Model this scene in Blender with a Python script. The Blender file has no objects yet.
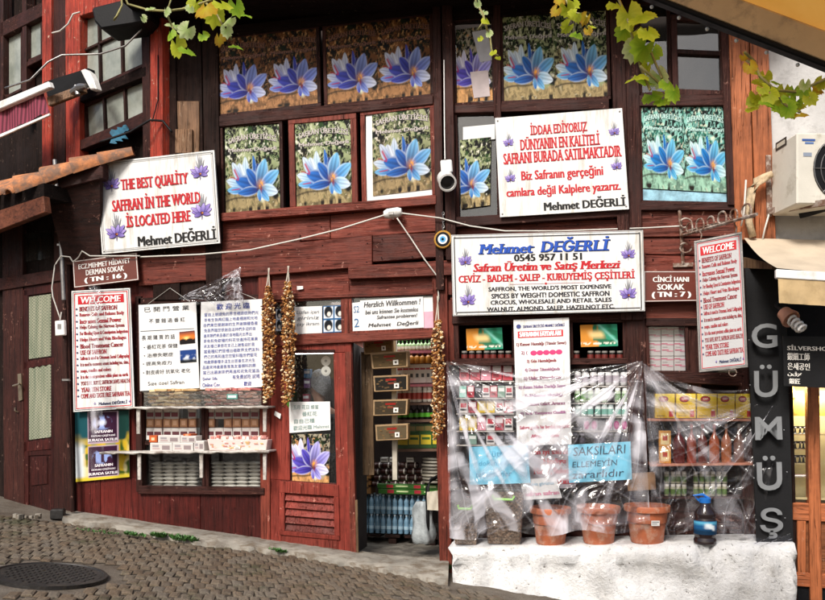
import bpy, math, random
import numpy as np
from mathutils import Vector, Matrix
random.seed(7); rng = np.random.default_rng(7)
SC = bpy.context.scene; COL = SC.collection
R = math.radians

# ------------------------------------------------------------------ camera, sky, sun, exposure
YAW = R(12.0); FPX = 800.0; PX0, PY0 = 412.5, 400.0
CAM = Vector((7.6*math.sin(YAW), -7.6*math.cos(YAW), 1.5))
cam_d = bpy.data.cameras.new('camera'); cam = bpy.data.objects.new('camera', cam_d); COL.objects.link(cam)
cam.location = CAM; cam.rotation_euler = (R(90), 0, YAW)
cam_d.sensor_width = 36.0; cam_d.lens = 36.0*FPX/825.0; cam_d.shift_y = 100.0/825.0
cam_d.clip_start = 0.05; cam_d.clip_end = 500
SC.camera = cam
SUN_EL, SUN_AZ = R(43), R(194)          # azimuth clockwise from +Y: the sun stands behind the camera
world = bpy.data.worlds.new('World'); SC.world = world; world.use_nodes = True
wn = world.node_tree; wn.nodes.clear()
sky = wn.nodes.new('ShaderNodeTexSky'); sky.sky_type = 'NISHITA'; sky.sun_disc = False
sky.sun_elevation = SUN_EL; sky.sun_rotation = SUN_AZ; sky.dust_density = 4.0; sky.ozone_density = 0.6; sky.air_density = 1.0
bg = wn.nodes.new('ShaderNodeBackground'); bg.inputs[1].default_value = 0.08
wo = wn.nodes.new('ShaderNodeOutputWorld')
wn.links.new(sky.outputs[0], bg.inputs[0]); wn.links.new(bg.outputs[0], wo.inputs[0])
sd = bpy.data.lights.new('sun', 'SUN'); sd.energy = 2.45; sd.angle = R(16); sd.color = (1.0, 0.96, 0.90)
sun = bpy.data.objects.new('sun', sd); COL.objects.link(sun)
sdir = Vector((math.sin(SUN_AZ)*math.cos(SUN_EL), math.cos(SUN_AZ)*math.cos(SUN_EL), math.sin(SUN_EL)))
sun.rotation_euler = sdir.to_track_quat('Z', 'Y').to_euler(); sun.location = (0, -10, 12)
vs = SC.view_settings; SC.display_settings.display_device = 'sRGB'
vs.view_transform = 'Standard'; vs.look = 'None'; vs.gamma = 1.0; vs.use_curve_mapping = False
vs.exposure = 0.66
SC.render.engine = 'CYCLES'
SC.cycles.max_bounces = 7; SC.cycles.transparent_max_bounces = 16; SC.cycles.caustics_reflective = False; SC.cycles.caustics_refractive = False
SC.cycles.use_denoising = True

# ------------------------------------------------------------------ places
FW = Vector((-math.sin(YAW), math.cos(YAW), 0)); RT = Vector((math.cos(YAW), math.sin(YAW), 0))
def ray(px, py): return FW*FPX + RT*(px-PX0) + Vector((0, 0, PY0-py))
class Plane:
    """a wall plane; at() finds the spot of the wall that was measured in the photograph"""
    def __init__(s, o, n): s.o = Vector(o); s.n = Vector(n).normalized()
    def at(s, px, py, d=0.0):
        r = ray(px, py); t = ((s.o + s.n*d) - CAM).dot(s.n)/r.dot(s.n)
        return CAM + r*t
FAC = Plane((0, 0, 0), (0, -1, 0)); W = FAC.at
A24 = R(24); NL = Vector((-math.sin(A24), -math.cos(A24), 0))
DOORP = Plane(W(66, 400), NL); WINGP = Plane(W(160, 100), NL)
GN = Vector((0.10, 0.044, 1.0))
def gz(x, y): return -0.067 - 0.10*x - 0.044*y
GROUND = Plane((0, 0, -0.067), GN)
def G(px, py, up=0.0): return GROUND.at(px, py, up)
def lin(h):
    if isinstance(h, str):
        h = h.lstrip('#'); c = [int(h[i:i+2], 16)/255 for i in (0, 2, 4)]
    else: c = h
    return tuple(x/12.92 if x <= .04045 else ((x+.055)/1.055)**2.4 for x in c)

# ------------------------------------------------------------------ materials
def newmat(name):
    m = bpy.data.materials.new(name); m.use_nodes = True; nt = m.node_tree; nt.nodes.clear()
    out = nt.nodes.new('ShaderNodeOutputMaterial'); return m, nt, out
def N(nt, t, **kw):
    n = nt.nodes.new('ShaderNode'+t)
    for k, v in kw.items():
        if k in n.inputs: n.inputs[k].default_value = v
        else: setattr(n, k, v)
    return n
def ramp(nt, fac, stops):
    r = nt.nodes.new('ShaderNodeValToRGB'); e = r.color_ramp.elements
    while len(e) < len(stops): e.new(0.5)
    for el, (p, c) in zip(e, stops): el.position = p; el.color = (*c[:3], 1)
    nt.links.new(fac, r.inputs[0]); return r.outputs[0]
def mixc(nt, fac, a, b, mode='MIX'):
    n = nt.nodes.new('ShaderNodeMix'); n.data_type = 'RGBA'; n.blend_type = mode
    for sock, v in ((n.inputs[0], fac), (n.inputs[6], a), (n.inputs[7], b)):
        if hasattr(v, 'links'): nt.links.new(v, sock)
        elif isinstance(v, tuple): sock.default_value = (*v[:3], 1)
        else: sock.default_value = v
    return n.outputs[2]
def princ(nt, out, **kw):
    b = nt.nodes.new('ShaderNodeBsdfPrincipled')
    for k, v in kw.items():
        if hasattr(v, 'links'): nt.links.new(v, b.inputs[k])
        else: b.inputs[k].default_value = (*v, 1) if isinstance(v, tuple) and len(v) == 3 else v
    nt.links.new(b.outputs[0], out.inputs[0]); return b
def bump(nt, h, strength=.4, dist=.01):
    b = N(nt, 'Bump'); b.inputs['Strength'].default_value = strength; b.inputs['Distance'].default_value = dist
    nt.links.new(h, b.inputs['Height']); return b.outputs[0]
def coords(nt, scale=(1, 1, 1), rnd=0.0):
    tc = N(nt, 'TexCoord'); mp = N(nt, 'Mapping'); mp.inputs['Scale'].default_value = scale
    nt.links.new(tc.outputs['Object'], mp.inputs[0])
    if rnd:
        g = N(nt, 'NewGeometry'); m = N(nt, 'Math', operation='MULTIPLY'); m.inputs[1].default_value = rnd
        nt.links.new(g.outputs['Random Per Island'], m.inputs[0]); nt.links.new(m.outputs[0], mp.inputs['Location'])
    return mp.outputs[0]
def noise(nt, co, scale, detail=4, rough=.6):
    n = N(nt, 'TexNoise'); n.inputs['Scale'].default_value = scale; n.inputs['Detail'].default_value = detail; n.inputs['Roughness'].default_value = rough
    nt.links.new(co, n.inputs['Vector']); return n.outputs['Fac']
def M(name, base, rough=.6, var=.18, scale=7, metal=0.0, bmp=.12, bscale=60, spec=.5, dirt=None, dirtamt=.45):
    m, nt, out = newmat(name); co = coords(nt, (1, 1, 1), 7.0)
    f = noise(nt, co, scale)
    lo = tuple(c*(1-var) for c in base); hi = tuple(min(1, c*(1+var)) for c in base)
    col = ramp(nt, f, [(.3, lo), (.7, hi)])
    if dirt:
        f2 = noise(nt, co, scale*.6+3.1, 6, .7); k = ramp(nt, f2, [(dirtamt, (0, 0, 0)), (dirtamt+.17, (1, 1, 1))])
        col = mixc(nt, k, dirt, col)
    h = noise(nt, co, bscale, 3)
    princ(nt, out, **{'Base Color': col, 'Roughness': rough, 'Metallic': metal, 'Specular IOR Level': spec, 'Normal': bump(nt, h, bmp, .01)})
    return m
def wood(name, base, worn, axis='X', wornamt=.60, rough=.5, crack=.35, stretch=16, spec=.22):
    """painted old timber: long grain, dark cracks, patches where the paint has worn to a paler tone"""
    m, nt, out = newmat(name)
    sc = {'X': (1, stretch, stretch), 'Z': (stretch, stretch, 1), 'Y': (stretch, 1, stretch)}[axis]
    co = coords(nt, sc, 23.0); co2 = coords(nt, (1, 1, 1), 11.0)
    g = noise(nt, co, 2.2, 7, .7); big = noise(nt, co2, 3.0, 6, .65); fine = noise(nt, co, 9.0, 5, .75)
    dark = tuple(c*.22 for c in base); lo = tuple(c*.7 for c in base); hi = tuple(c*1.3 for c in base)
    col = ramp(nt, g, [(.28, dark), (crack+.05, lo), (.62, hi)])
    k = ramp(nt, fine, [(wornamt, (0, 0, 0)), (wornamt+.10, (1, 1, 1))]); k2 = ramp(nt, big, [(.46, (0, 0, 0)), (.60, (1, 1, 1))])
    kk = mixc(nt, 1.0, k, k2, 'MULTIPLY')
    col = mixc(nt, kk, col, worn)
    gi = N(nt, 'NewGeometry'); v = ramp(nt, gi.outputs['Random Per Island'], [(0, (.56, .60, .60)), (.35, (.95, .92, .90)), (.6, (.78, .95, .95)), (1, (1.30, 1.28, 1.25))])
    col = mixc(nt, 1.0, col, v, 'MULTIPLY')
    st = noise(nt, co2, 1.4, 5, .7); sv = ramp(nt, st, [(.34, (.42, .40, .40)), (.56, (1, 1, 1))])
    col = mixc(nt, .8, col, sv, 'MULTIPLY')
    ck = noise(nt, coords(nt, tuple(x*2.2 if x > 1 else x*.9 for x in sc), 31.0), 1.1, 3, .5); cl = ramp(nt, ck, [(.484, (1, 1, 1)), (.498, (.12, .10, .09)), (.502, (.12, .10, .09)), (.516, (1, 1, 1))]); cl = mixc(nt, ramp(nt, big, [(.42, (0, 0, 0)), (.52, (.85,)*3)]), (1.0, 1.0, 1.0), cl); col = mixc(nt, .8, col, cl, 'MULTIPLY')
    pe = noise(nt, co2, 16, 5, .7); pk = ramp(nt, pe, [(.63, (0, 0, 0)), (.66, (1, 1, 1))]); pk = mixc(nt, 1.0, pk, k2, 'MULTIPLY'); col = mixc(nt, pk, col, tuple(min(1, c*1.15+.03) for c in worn))
    rr = ramp(nt, big, [(.3, (rough*.75,)*3), (.7, (min(1, rough*1.35),)*3)])
    hh = mixc(nt, .5, mixc(nt, .5, g, fine), cl)
    princ(nt, out, **{'Base Color': col, 'Roughness': rr, 'Normal': bump(nt, hh, .85, .014), 'Specular IOR Level': spec})
    return m
def vcol(name, rough=.5, spec=.4, bmp=0.0, transl=0.0):
    m, nt, out = newmat(name); a = N(nt, 'Attribute', attribute_name='Col')
    kw = {'Base Color': a.outputs['Color'], 'Roughness': rough, 'Specular IOR Level': spec}
    if bmp: kw['Normal'] = bump(nt, noise(nt, coords(nt), 55, 4), bmp, .01)
    b = princ(nt, out, **kw)
    if transl:
        t = N(nt, 'BsdfTranslucent'); nt.links.new(a.outputs['Color'], t.inputs[0])
        mx = N(nt, 'MixShader'); mx.inputs[0].default_value = transl
        nt.links.new(b.outputs[0], mx.inputs[1]); nt.links.new(t.outputs[0], mx.inputs[2]); nt.links.new(mx.outputs[0], out.inputs[0])
    return m
def glass(name, tint=(.9, .95, .95), refl=.10, rough=.03, dirt=.05, wav=.05, bs=3.0, fres=.8):
    """thin pane: see-through with a fresnel-like reflection, a little grime"""
    m, nt, out = newmat(name)
    t = N(nt, 'BsdfTransparent'); t.inputs[0].default_value = (*tint, 1)
    g = N(nt, 'BsdfGlossy'); g.inputs['Roughness'].default_value = rough; g.inputs[0].default_value = (1, 1, 1, 1)
    co = coords(nt); nb = bump(nt, noise(nt, co, bs, 2), wav, .05); nt.links.new(nb, g.inputs['Normal'])
    lw = N(nt, 'LayerWeight'); lw.inputs[0].default_value = .35; nt.links.new(nb, lw.inputs['Normal'])
    f = N(nt, 'Math', operation='MULTIPLY_ADD'); f.inputs[1].default_value = fres; f.inputs[2].default_value = refl
    f.use_clamp = True; nt.links.new(lw.outputs['Fresnel'], f.inputs[0])
    mx = N(nt, 'MixShader'); nt.links.new(f.outputs[0], mx.inputs[0]); nt.links.new(t.outputs[0], mx.inputs[1]); nt.links.new(g.outputs[0], mx.inputs[2])
    d = N(nt, 'BsdfDiffuse'); d.inputs[0].default_value = (.55, .55, .52, 1)
    k = ramp(nt, noise(nt, co, 6, 6, .7), [(.35, (dirt*.4,)*3), (.75, (dirt*1.8,)*3)])
    m2 = N(nt, 'MixShader'); nt.links.new(k, m2.inputs[0]); nt.links.new(mx.outputs[0], m2.inputs[1]); nt.links.new(d.outputs[0], m2.inputs[2])
    nt.links.new(m2.outputs[0], out.inputs[0]); return m

RED, WORN = (.172, .036, .023), (.42, .18, .13)
m_redX = wood('red_timber_along', RED, WORN, 'X', .58); m_redZ = wood('red_timber_upright', RED, WORN, 'Z', .58)
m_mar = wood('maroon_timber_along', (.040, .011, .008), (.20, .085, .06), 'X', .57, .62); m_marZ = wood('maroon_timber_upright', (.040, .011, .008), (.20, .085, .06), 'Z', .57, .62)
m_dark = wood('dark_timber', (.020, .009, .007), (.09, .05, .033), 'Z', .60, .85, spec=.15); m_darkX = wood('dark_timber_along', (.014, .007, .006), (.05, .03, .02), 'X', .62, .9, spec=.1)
m_dado = wood('deep_maroon_boards', (.095, .013, .010), (.22, .07, .05), 'Z', .60, .5)  # boards of a deeper maroon than the door
m_doorred = wood('painted_door_red', (.200, .032, .022), (.38, .14, .10), 'Z', .63, .5, .26)
m_olddoor = wood('old_maroon_door', (.050, .009, .007), (.16, .05, .035), 'Z', .60, .5)
m_wingred = wood('bright_red_timber', (.36, .045, .025), (.50, .36, .26), 'Z', .58)
m_orange = wood('orange_varnished_timber', (.34, .105, .042), (.40, .17, .09), 'Z', .66, .4, .3)
m_orangeX = wood('orange_timber_along', (.36, .11, .045), (.30, .16, .10), 'X', .66, .4, .3)
m_brownw = wood('brown_bare_timber', (.19, .10, .055), (.34, .24, .16), 'Z', .55)
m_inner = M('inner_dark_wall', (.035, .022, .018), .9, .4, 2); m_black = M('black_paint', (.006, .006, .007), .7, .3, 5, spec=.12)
m_floor = M('shop_floor', (.16, .145, .12), .85, .3, 5, dirt=(.06, .05, .04))
m_white, nt, out = newmat('white_board'); co = coords(nt, (7, 7, .8), 5.0); w1 = noise(nt, co, 2.0, 6, .7); w2 = noise(nt, coords(nt, (1, 1, 1), 3.0), 5, 6, .75)
c = ramp(nt, w1, [(.32, (.56, .53, .47)), (.47, (.77, .77, .76)), (.7, (.82, .82, .81))]); c = mixc(nt, ramp(nt, w2, [(.30, (.6,)*3), (.38, (0, 0, 0))]), c, (.50, .47, .42))
princ(nt, out, **{'Base Color': c, 'Roughness': .42, 'Specular IOR Level': .35, 'Normal': bump(nt, noise(nt, coords(nt), 2.2, 2), .25, .05)})
m_paper = M('white_paper', (.76, .76, .75), .8, .05, 5, bmp=.25, bscale=9); m_paperp = M('pale_note_paper', (.72, .70, .68), .8, .06, 5, bmp=.25, bscale=9)
m_blue = M('pale_blue_paper', (.20, .60, .80), .8, .08, 6, bmp=.3, bscale=10)
m_print = vcol('printed_colours', .5, .35); m_gloss = vcol('glossy_print', .55, .15, .03)
m_leaf = vcol('vine_leaf', .5, .25, .15, .58); m_pack = vcol('packaging', .42, .5, .06)
m_metal = M('grey_metal', (.33, .32, .31), .38, .25, 8, .85, .15); m_iron = M('rusty_white_iron', (.42, .36, .31), .6, .4, 18, .2, .3, dirt=(.16, .08, .05))
m_whitep = M('white_plastic', (.80, .79, .77), .35, .06, 5, bmp=.05, dirt=(.55, .53, .48), dirtamt=.28); m_cable = M('pale_cable', (.62, .60, .55), .5, .15, 9)
m_blackp = M('black_plastic', (.008, .008, .009), .55, .2, 6, spec=.2); m_terra = M('terracotta_plastic', (.44, .125, .052), .5, .22, 9, bmp=.2, dirt=(.50, .30, .21), dirtamt=.34)
m_tile = M('clay_roof_tile', (.50, .19, .07), .8, .35, 9, bmp=.5, bscale=30, dirt=(.20, .11, .07), dirtamt=.42)
m_steel = M('brushed_letters', (.22, .23, .24), .6, .15, 6, .2, .06)
m_pane = glass('window_glass', (.86, .89, .89), .045, .02, .02, .05, 3, .55); m_case = glass('display_glass', (.96, .97, .97), .02, .02, .006, .05, 3, .35)
m_tub = glass('clear_tub', (.90, .90, .89), .05, .12, .05, .2, 20, .6); m_bottle = glass('clear_bottle', (.80, .86, .88), .10, .06, .05, .2, 25)

# ------------------------------------------------------------------ mesh builder
class MB:
    def __init__(s): s.v = []; s.f = []; s.m = []; s.c = []; s.mi = 0; s.col = (1, 1, 1); s.usecol = False
    def colour(s, c): s.col = lin(c) if isinstance(c, str) else tuple(c[:3]); s.usecol = True; return s
    def add(s, vs, fs):
        b = len(s.v); s.v += [tuple(p) for p in vs]; s.c += [s.col]*len(vs)
        for f in fs: s.f.append(tuple(b+i for i in f)); s.m.append(s.mi)
    def prism(s, front, back):
        """front: polygon points, back: vector to the rear face"""
        n = len(front); back = Vector(back); fr = [Vector(p) for p in front]
        vs = fr + [p+back for p in fr]
        nrm = (fr[1]-fr[0]).cross(fr[2]-fr[0]); ccw = nrm.dot(back) < 0
        fs = [tuple(range(n)), tuple(reversed(range(n, 2*n)))] + [(i, i+n, (i+1) % n+n, (i+1) % n) for i in range(n)]
        if not ccw: fs = [tuple(reversed(f)) for f in fs]
        s.add(vs, fs)
    def box(s, c, sz, rot=None):
        x, y, z = sz[0]/2, sz[1]/2, sz[2]/2; c = Vector(c)
        vs = [Vector((a*x, b*y, d*z)) for d in (-1, 1) for b in (-1, 1) for a in (-1, 1)]
        if rot is not None: vs = [rot @ p for p in vs]
        s.add([p+c for p in vs], [(0, 2, 3, 1), (4, 5, 7, 6), (0, 1, 5, 4), (2, 6, 7, 3), (0, 4, 6, 2), (1, 3, 7, 5)])
    def lathe(s, prof, c=(0, 0, 0), n=14, sx=1.0, sy=1.0, rot=None, caps=True):
        c = Vector(c); vs = []
        for r, z in prof:
            for k in range(n):
                a = 2*math.pi*k/n; p = Vector((r*sx*math.cos(a), r*sy*math.sin(a), z)); vs.append((rot @ p if rot is not None else p)+c)
        fs = [(i*n+k, i*n+(k+1) % n, (i+1)*n+(k+1) % n, (i+1)*n+k) for i in range(len(prof)-1) for k in range(n)]
        if caps: fs += [tuple(reversed(range(n))), tuple(range((len(prof)-1)*n, len(prof)*n))]
        s.add(vs, fs)
    def tube(s, pts, r, n=6):
        pts = [Vector(p) for p in pts]; vs = []; fs = []; m = len(pts)
        for i, p in enumerate(pts):
            t = (pts[min(i+1, m-1)]-pts[max(i-1, 0)]).normalized()
            a = t.cross(Vector((0, 0, 1)) if abs(t.z) < .9 else Vector((1, 0, 0))).normalized(); b = t.cross(a)
            rr = r[i] if isinstance(r, (list, tuple)) else r
            for k in range(n): g = 2*math.pi*k/n; vs.append(p+(a*math.cos(g)+b*math.sin(g))*rr)
        for i in range(m-1):
            for k in range(n): fs.append((i*n+k, i*n+(k+1) % n, (i+1)*n+(k+1) % n, (i+1)*n+k))
        fs += [tuple(reversed(range(n))), tuple(range((m-1)*n, m*n))]
        s.add(vs, fs)
    def ball(s, c, r, n=8, sc=(1, 1, 1)):
        m = max(4, n//2+1); pr = [(max(1e-4, math.sin(math.pi*i/m))*r, -math.cos(math.pi*i/m)*r*sc[2]) for i in range(m+1)]
        s.lathe(pr, c, n, sc[0], sc[1], None, False)
    def H(s, x0, t0, b0, x1, t1, b1, d, th, P=FAC):
        s.prism([P.at(x0, t0, d), P.at(x1, t1, d), P.at(x1, b1, d), P.at(x0, b0, d)], P.n*-th)
    def V(s, y0, l0, r0, y1, l1, r1, d, th, P=FAC):
        s.prism([P.at(l0, y0, d), P.at(r0, y0, d), P.at(r1, y1, d), P.at(l1, y1, d)], P.n*-th)
    def build(s, name, mats, parent=None, smooth=False, bevel=0.0, loc=None):
        org = Vector(loc) if loc is not None else (ORG[parent.name] if parent else Vector((0, 0, 0)))
        me = bpy.data.meshes.new(name); me.from_pydata([tuple(Vector(p)-org) for p in s.v] if org.length else s.v, [], s.f)
        for m in (mats if isinstance(mats, (list, tuple)) else [mats]): me.materials.append(m)
        if any(s.m): me.polygons.foreach_set('material_index', s.m)
        if s.usecol:
            a = me.color_attributes.new('Col', 'FLOAT_COLOR', 'POINT'); arr = np.ones((len(s.v), 4), np.float32); arr[:, :3] = np.array(s.c, np.float32)
            a.data.foreach_set('color', arr.ravel())
        if smooth: me.polygons.foreach_set('use_smooth', [True]*len(me.polygons))
        me.update()
        o = bpy.data.objects.new(name, me); COL.objects.link(o)
        if parent: o.parent = parent
        else: o.location = org
        ORG[o.name] = org
        if smooth == 'angle':
            md = o.modifiers.new('split', 'EDGE_SPLIT'); md.split_angle = R(40)
        if bevel:
            b = o.modifiers.new('bevel', 'BEVEL'); b.width = bevel; b.segments = 1; b.limit_method = 'ANGLE'; b.angle_limit = R(50)
        return o
ORG = {}
def tag(o, label=None, cat=None, group=None, kind=None):
    for k, v in (('label', label), ('category', cat), ('group', group), ('kind', kind)):
        if v: o[k] = v
    return o
def thing(name, loc, label, cat, group=None):
    o = bpy.data.objects.new(name, None); COL.objects.link(o); o.location = loc; o.empty_display_size = .1
    ORG[o.name] = Vector(loc); return tag(o, label, cat, group)
def dup(root, loc, label=None, rz=0.0, sc=None):
    r = root.copy(); COL.objects.link(r); r.location = loc; r.rotation_euler = (root.rotation_euler[0], root.rotation_euler[1], root.rotation_euler[2]+rz)
    if sc: r.scale = sc
    if label: r['label'] = label
    ORG[r.name] = Vector(loc)
    for ch in list(root.children):
        c = ch.copy(); COL.objects.link(c); c.parent = r
        for g in list(ch.children):
            d = g.copy(); COL.objects.link(d); d.parent = c
    return r

# ------------------------------------------------------------------ lettering and printed sheets
_tc = {}
def text2d(t, bold=.0, shear=0.0, serif=False, res=2):
    key = (t, bold, shear, serif)
    if key in _tc: return _tc[key]
    c = bpy.data.curves.new('lettering', 'FONT'); c.body = t; c.resolution_u = res
    o = bpy.data.objects.new('lettering', c); me = o.to_mesh()
    vs = np.array([v.co[:2] for v in me.vertices], float).reshape(-1, 2); fs = [tuple(p.vertices) for p in me.polygons]
    if serif:
        cnt = {}
        for f in fs:
            for i in range(len(f)):
                e = tuple(sorted((f[i], f[(i+1) % len(f)]))); cnt[e] = cnt.get(e, 0)+1
        vl = vs.tolist()
        for (a, b), k in cnt.items():
            if k != 1: continue
            (x0, y0), (x1, y1) = vs[a], vs[b]
            if abs(y0-y1) > .004 or abs(x0-x1) < .04: continue
            L = abs(x1-x0); xa, xb = min(x0, x1), max(x0, x1); ext = .075 if L < .22 else .03
            if abs(y0) < .012: ya, yb = y0-.005, y0+.06
            elif abs(y0-.682) < .012 or (abs(y0-.449) < .012 and L < .22): ya, yb = y0-.06, y0+.005
            else: continue
            n = len(vl); vl += [[xa-ext, ya], [xb+ext, ya], [xb+ext, yb], [xa-ext, yb]]; fs.append((n, n+1, n+2, n+3))
        vs = np.array(vl)
    if shear: vs[:, 0] += vs[:, 1]*shear
    lay = np.zeros(len(vs))
    if bold and len(vs):
        n = len(vs); b = bold*1.6; vs = np.concatenate([vs-[b, 0], vs, vs+[b, 0]]); lay = np.repeat([0., 1., 2.], n); fs = [tuple(i+k*n for i in f) for k in range(3) for f in fs]
    o.to_mesh_clear(); bpy.data.objects.remove(o); bpy.data.curves.remove(c)
    if len(vs):
        mn, mx = vs.min(0), vs.max(0); vs = (vs-mn)/np.maximum(mx-mn, 1e-6)
    _tc[key] = (vs, fs, lay); return _tc[key]
class Sheet:
    """a flat board or paper given by its four corners TL TR BR BL; u runs right, v runs down"""
    def __init__(s, tl, tr, br, bl):
        s.c = [Vector(p) for p in (tl, tr, br, bl)]; a = (s.c[1]-s.c[0]); b = (s.c[3]-s.c[0]); s.n = b.cross(a).normalized()
    def at(s, u, v, l=0.0):
        a, b, c, d = s.c; return a*(1-u)*(1-v)+b*u*(1-v)+c*u*v+d*(1-u)*v+s.n*l
def sheet_px(pts, d, P=FAC, dd=(0, 0, 0, 0)): return Sheet(*[P.at(x, y, d+e) for (x, y), e in zip(pts, dd)])
class PB(MB):
    """print on a sheet: each line of lettering becomes a part of its own, drawn lines and marks stay together"""
    def __init__(s): MB.__init__(s); s.lines = []
    def build(s, name, mats, parent=None, **k):
        for m in s.lines: m.build(getattr(m, 'nm', name), mats, parent, **k)
        if s.v: MB.build(s, 'printed_marks', mats, parent, **k)
def put_text(mb, sh, t, u0, v0, u1, v1, col, bold=.0, shear=0, serif=False, l=.0035, arch=0.0):
    if hasattr(mb, 'lines'): q = MB(); mb.lines.append(q); mb = q
    vs, fs, lay = text2d(t, bold, shear, serif)
    if not len(vs): return
    mb.colour(col); pts = []
    for (x, y), k in zip(vs, lay):
        u = u0+(u1-u0)*x; v = v1-(v1-v0)*y
        if arch: v += arch*((x-.5)*2)**2
        pts.append(sh.at(u, v, l+k*.00012))
    mb.add(pts, fs)
def rect(mb, sh, u0, v0, u1, v1, col, l=.002):
    mb.colour(col); mb.add([sh.at(u0, v1, l), sh.at(u1, v1, l), sh.at(u1, v0, l), sh.at(u0, v0, l)], [(0, 1, 2, 3)])
def ring(mb, sh, m, w, col, l=.002, asp=1.0):
    """a printed border line m in from the edge, w wide (fractions of width; asp = width/height)"""
    mv, wv = m*asp, w*asp
    rect(mb, sh, m, mv, 1-m, mv+wv, col, l); rect(mb, sh, m, 1-mv-wv, 1-m, 1-mv, col, l)
    rect(mb, sh, m, mv+wv, m+w, 1-mv-wv, col, l); rect(mb, sh, 1-m-w, mv+wv, 1-m, 1-mv-wv, col, l)
def disc(mb, sh, u, v, ru, rv, col, l=.003, n=14):
    mb.colour(col); mb.add([sh.at(u+ru*math.cos(2*math.pi*k/n), v-rv*math.sin(2*math.pi*k/n), l) for k in range(n)], [tuple(range(n))])
def petal(mb, sh, u, v, ang, ln, wd, c0, c1, au, av, l):
    """one flat printed petal, its colour running from c0 at the base to c1 at the tip"""
    ca, sa = math.cos(ang), math.sin(ang); n = 6; L = []; cols = []
    for i in range(n+1):
        t = i/n; w = wd*math.sin(math.pi*min(.98, t*.86+.10))**.8
        for sgn in (-1, 1):
            x = ca*ln*t - sa*w*sgn; y = sa*ln*t + ca*w*sgn
            L.append(sh.at(u+x*au, v-y*av, l)); cols.append(tuple(a+(b-a)*t for a, b in zip(lin(c0), lin(c1))))
    b = len(mb.v); mb.colour((1, 1, 1)); mb.add(L, [(2*i, 2*i+2, 2*i+3, 2*i+1) for i in range(n)])
    for i, c in enumerate(cols): mb.c[b+i] = c
def crocus_icon(mb, sh, u, v, au, av, l=.003):
    if hasattr(mb, 'lines'): q = MB(); q.nm = 'crocus_emblem'; mb.lines.append(q); mb = q
    """small printed crocus with grey leaf spikes, as on the shop's boards"""
    for a, ln in ((82, 1.25), (94, 1.45), (72, 1.1), (104, 1.05), (88, 1.3)):
        petal(mb, sh, u, v, R(a), ln, .045, '#5f5c66', '#9a9ca2', au, av, l)
    for i, (a, ln, c0, c1) in enumerate(((170, .62, '#3b2a7a', '#9c84cf'), (150, .75, '#4a348f', '#b6a2e0'), (20, .62, '#5a41a0', '#b9a3e2'), (45, .72, '#43308a', '#a18cd6'), (120, .62, '#6a52b0', '#c6b4ea'), (75, .60, '#51409a', '#b3a2e0'), (200, .5, '#3b2a7a', '#8c78c4'), (345, .5, '#3d2c80', '#9a86ce'))):
        petal(mb, sh, u, v, R(a), ln*1.08, .155, '#2a1c5c', '#3c2c74', au, av, l+.0004*(i+1)-.0002); petal(mb, sh, u, v, R(a), ln*1.05, .125, c0, c1, au, av, l+.0004*(i+1))
    petal(mb, sh, u, v, R(265), .45, .04, '#5b4a7c', '#8f87a0', au, av, l)
    disc(mb, sh, u, v, au*.10, av*.10, '#5a1b2c', l+.005); disc(mb, sh, u+au*.05, v, au*.05, av*.05, '#c8842c', l+.006)
def board(sh, name, mat, th=.012, parent=None, loc=None, bevel=0.0):
    mb = MB(); mb.prism([sh.at(0, 0), sh.at(1, 0), sh.at(1, 1), sh.at(0, 1)], sh.n*-th)
    return mb.build(name, mat, parent, bevel=bevel, loc=loc)
def sign(name, sh, label, cat, mat, th=.012, group=None):
    t = thing(name, sh.at(.5, 1), label, cat, group); board(sh, 'panel', mat, th, t); return t

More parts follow.
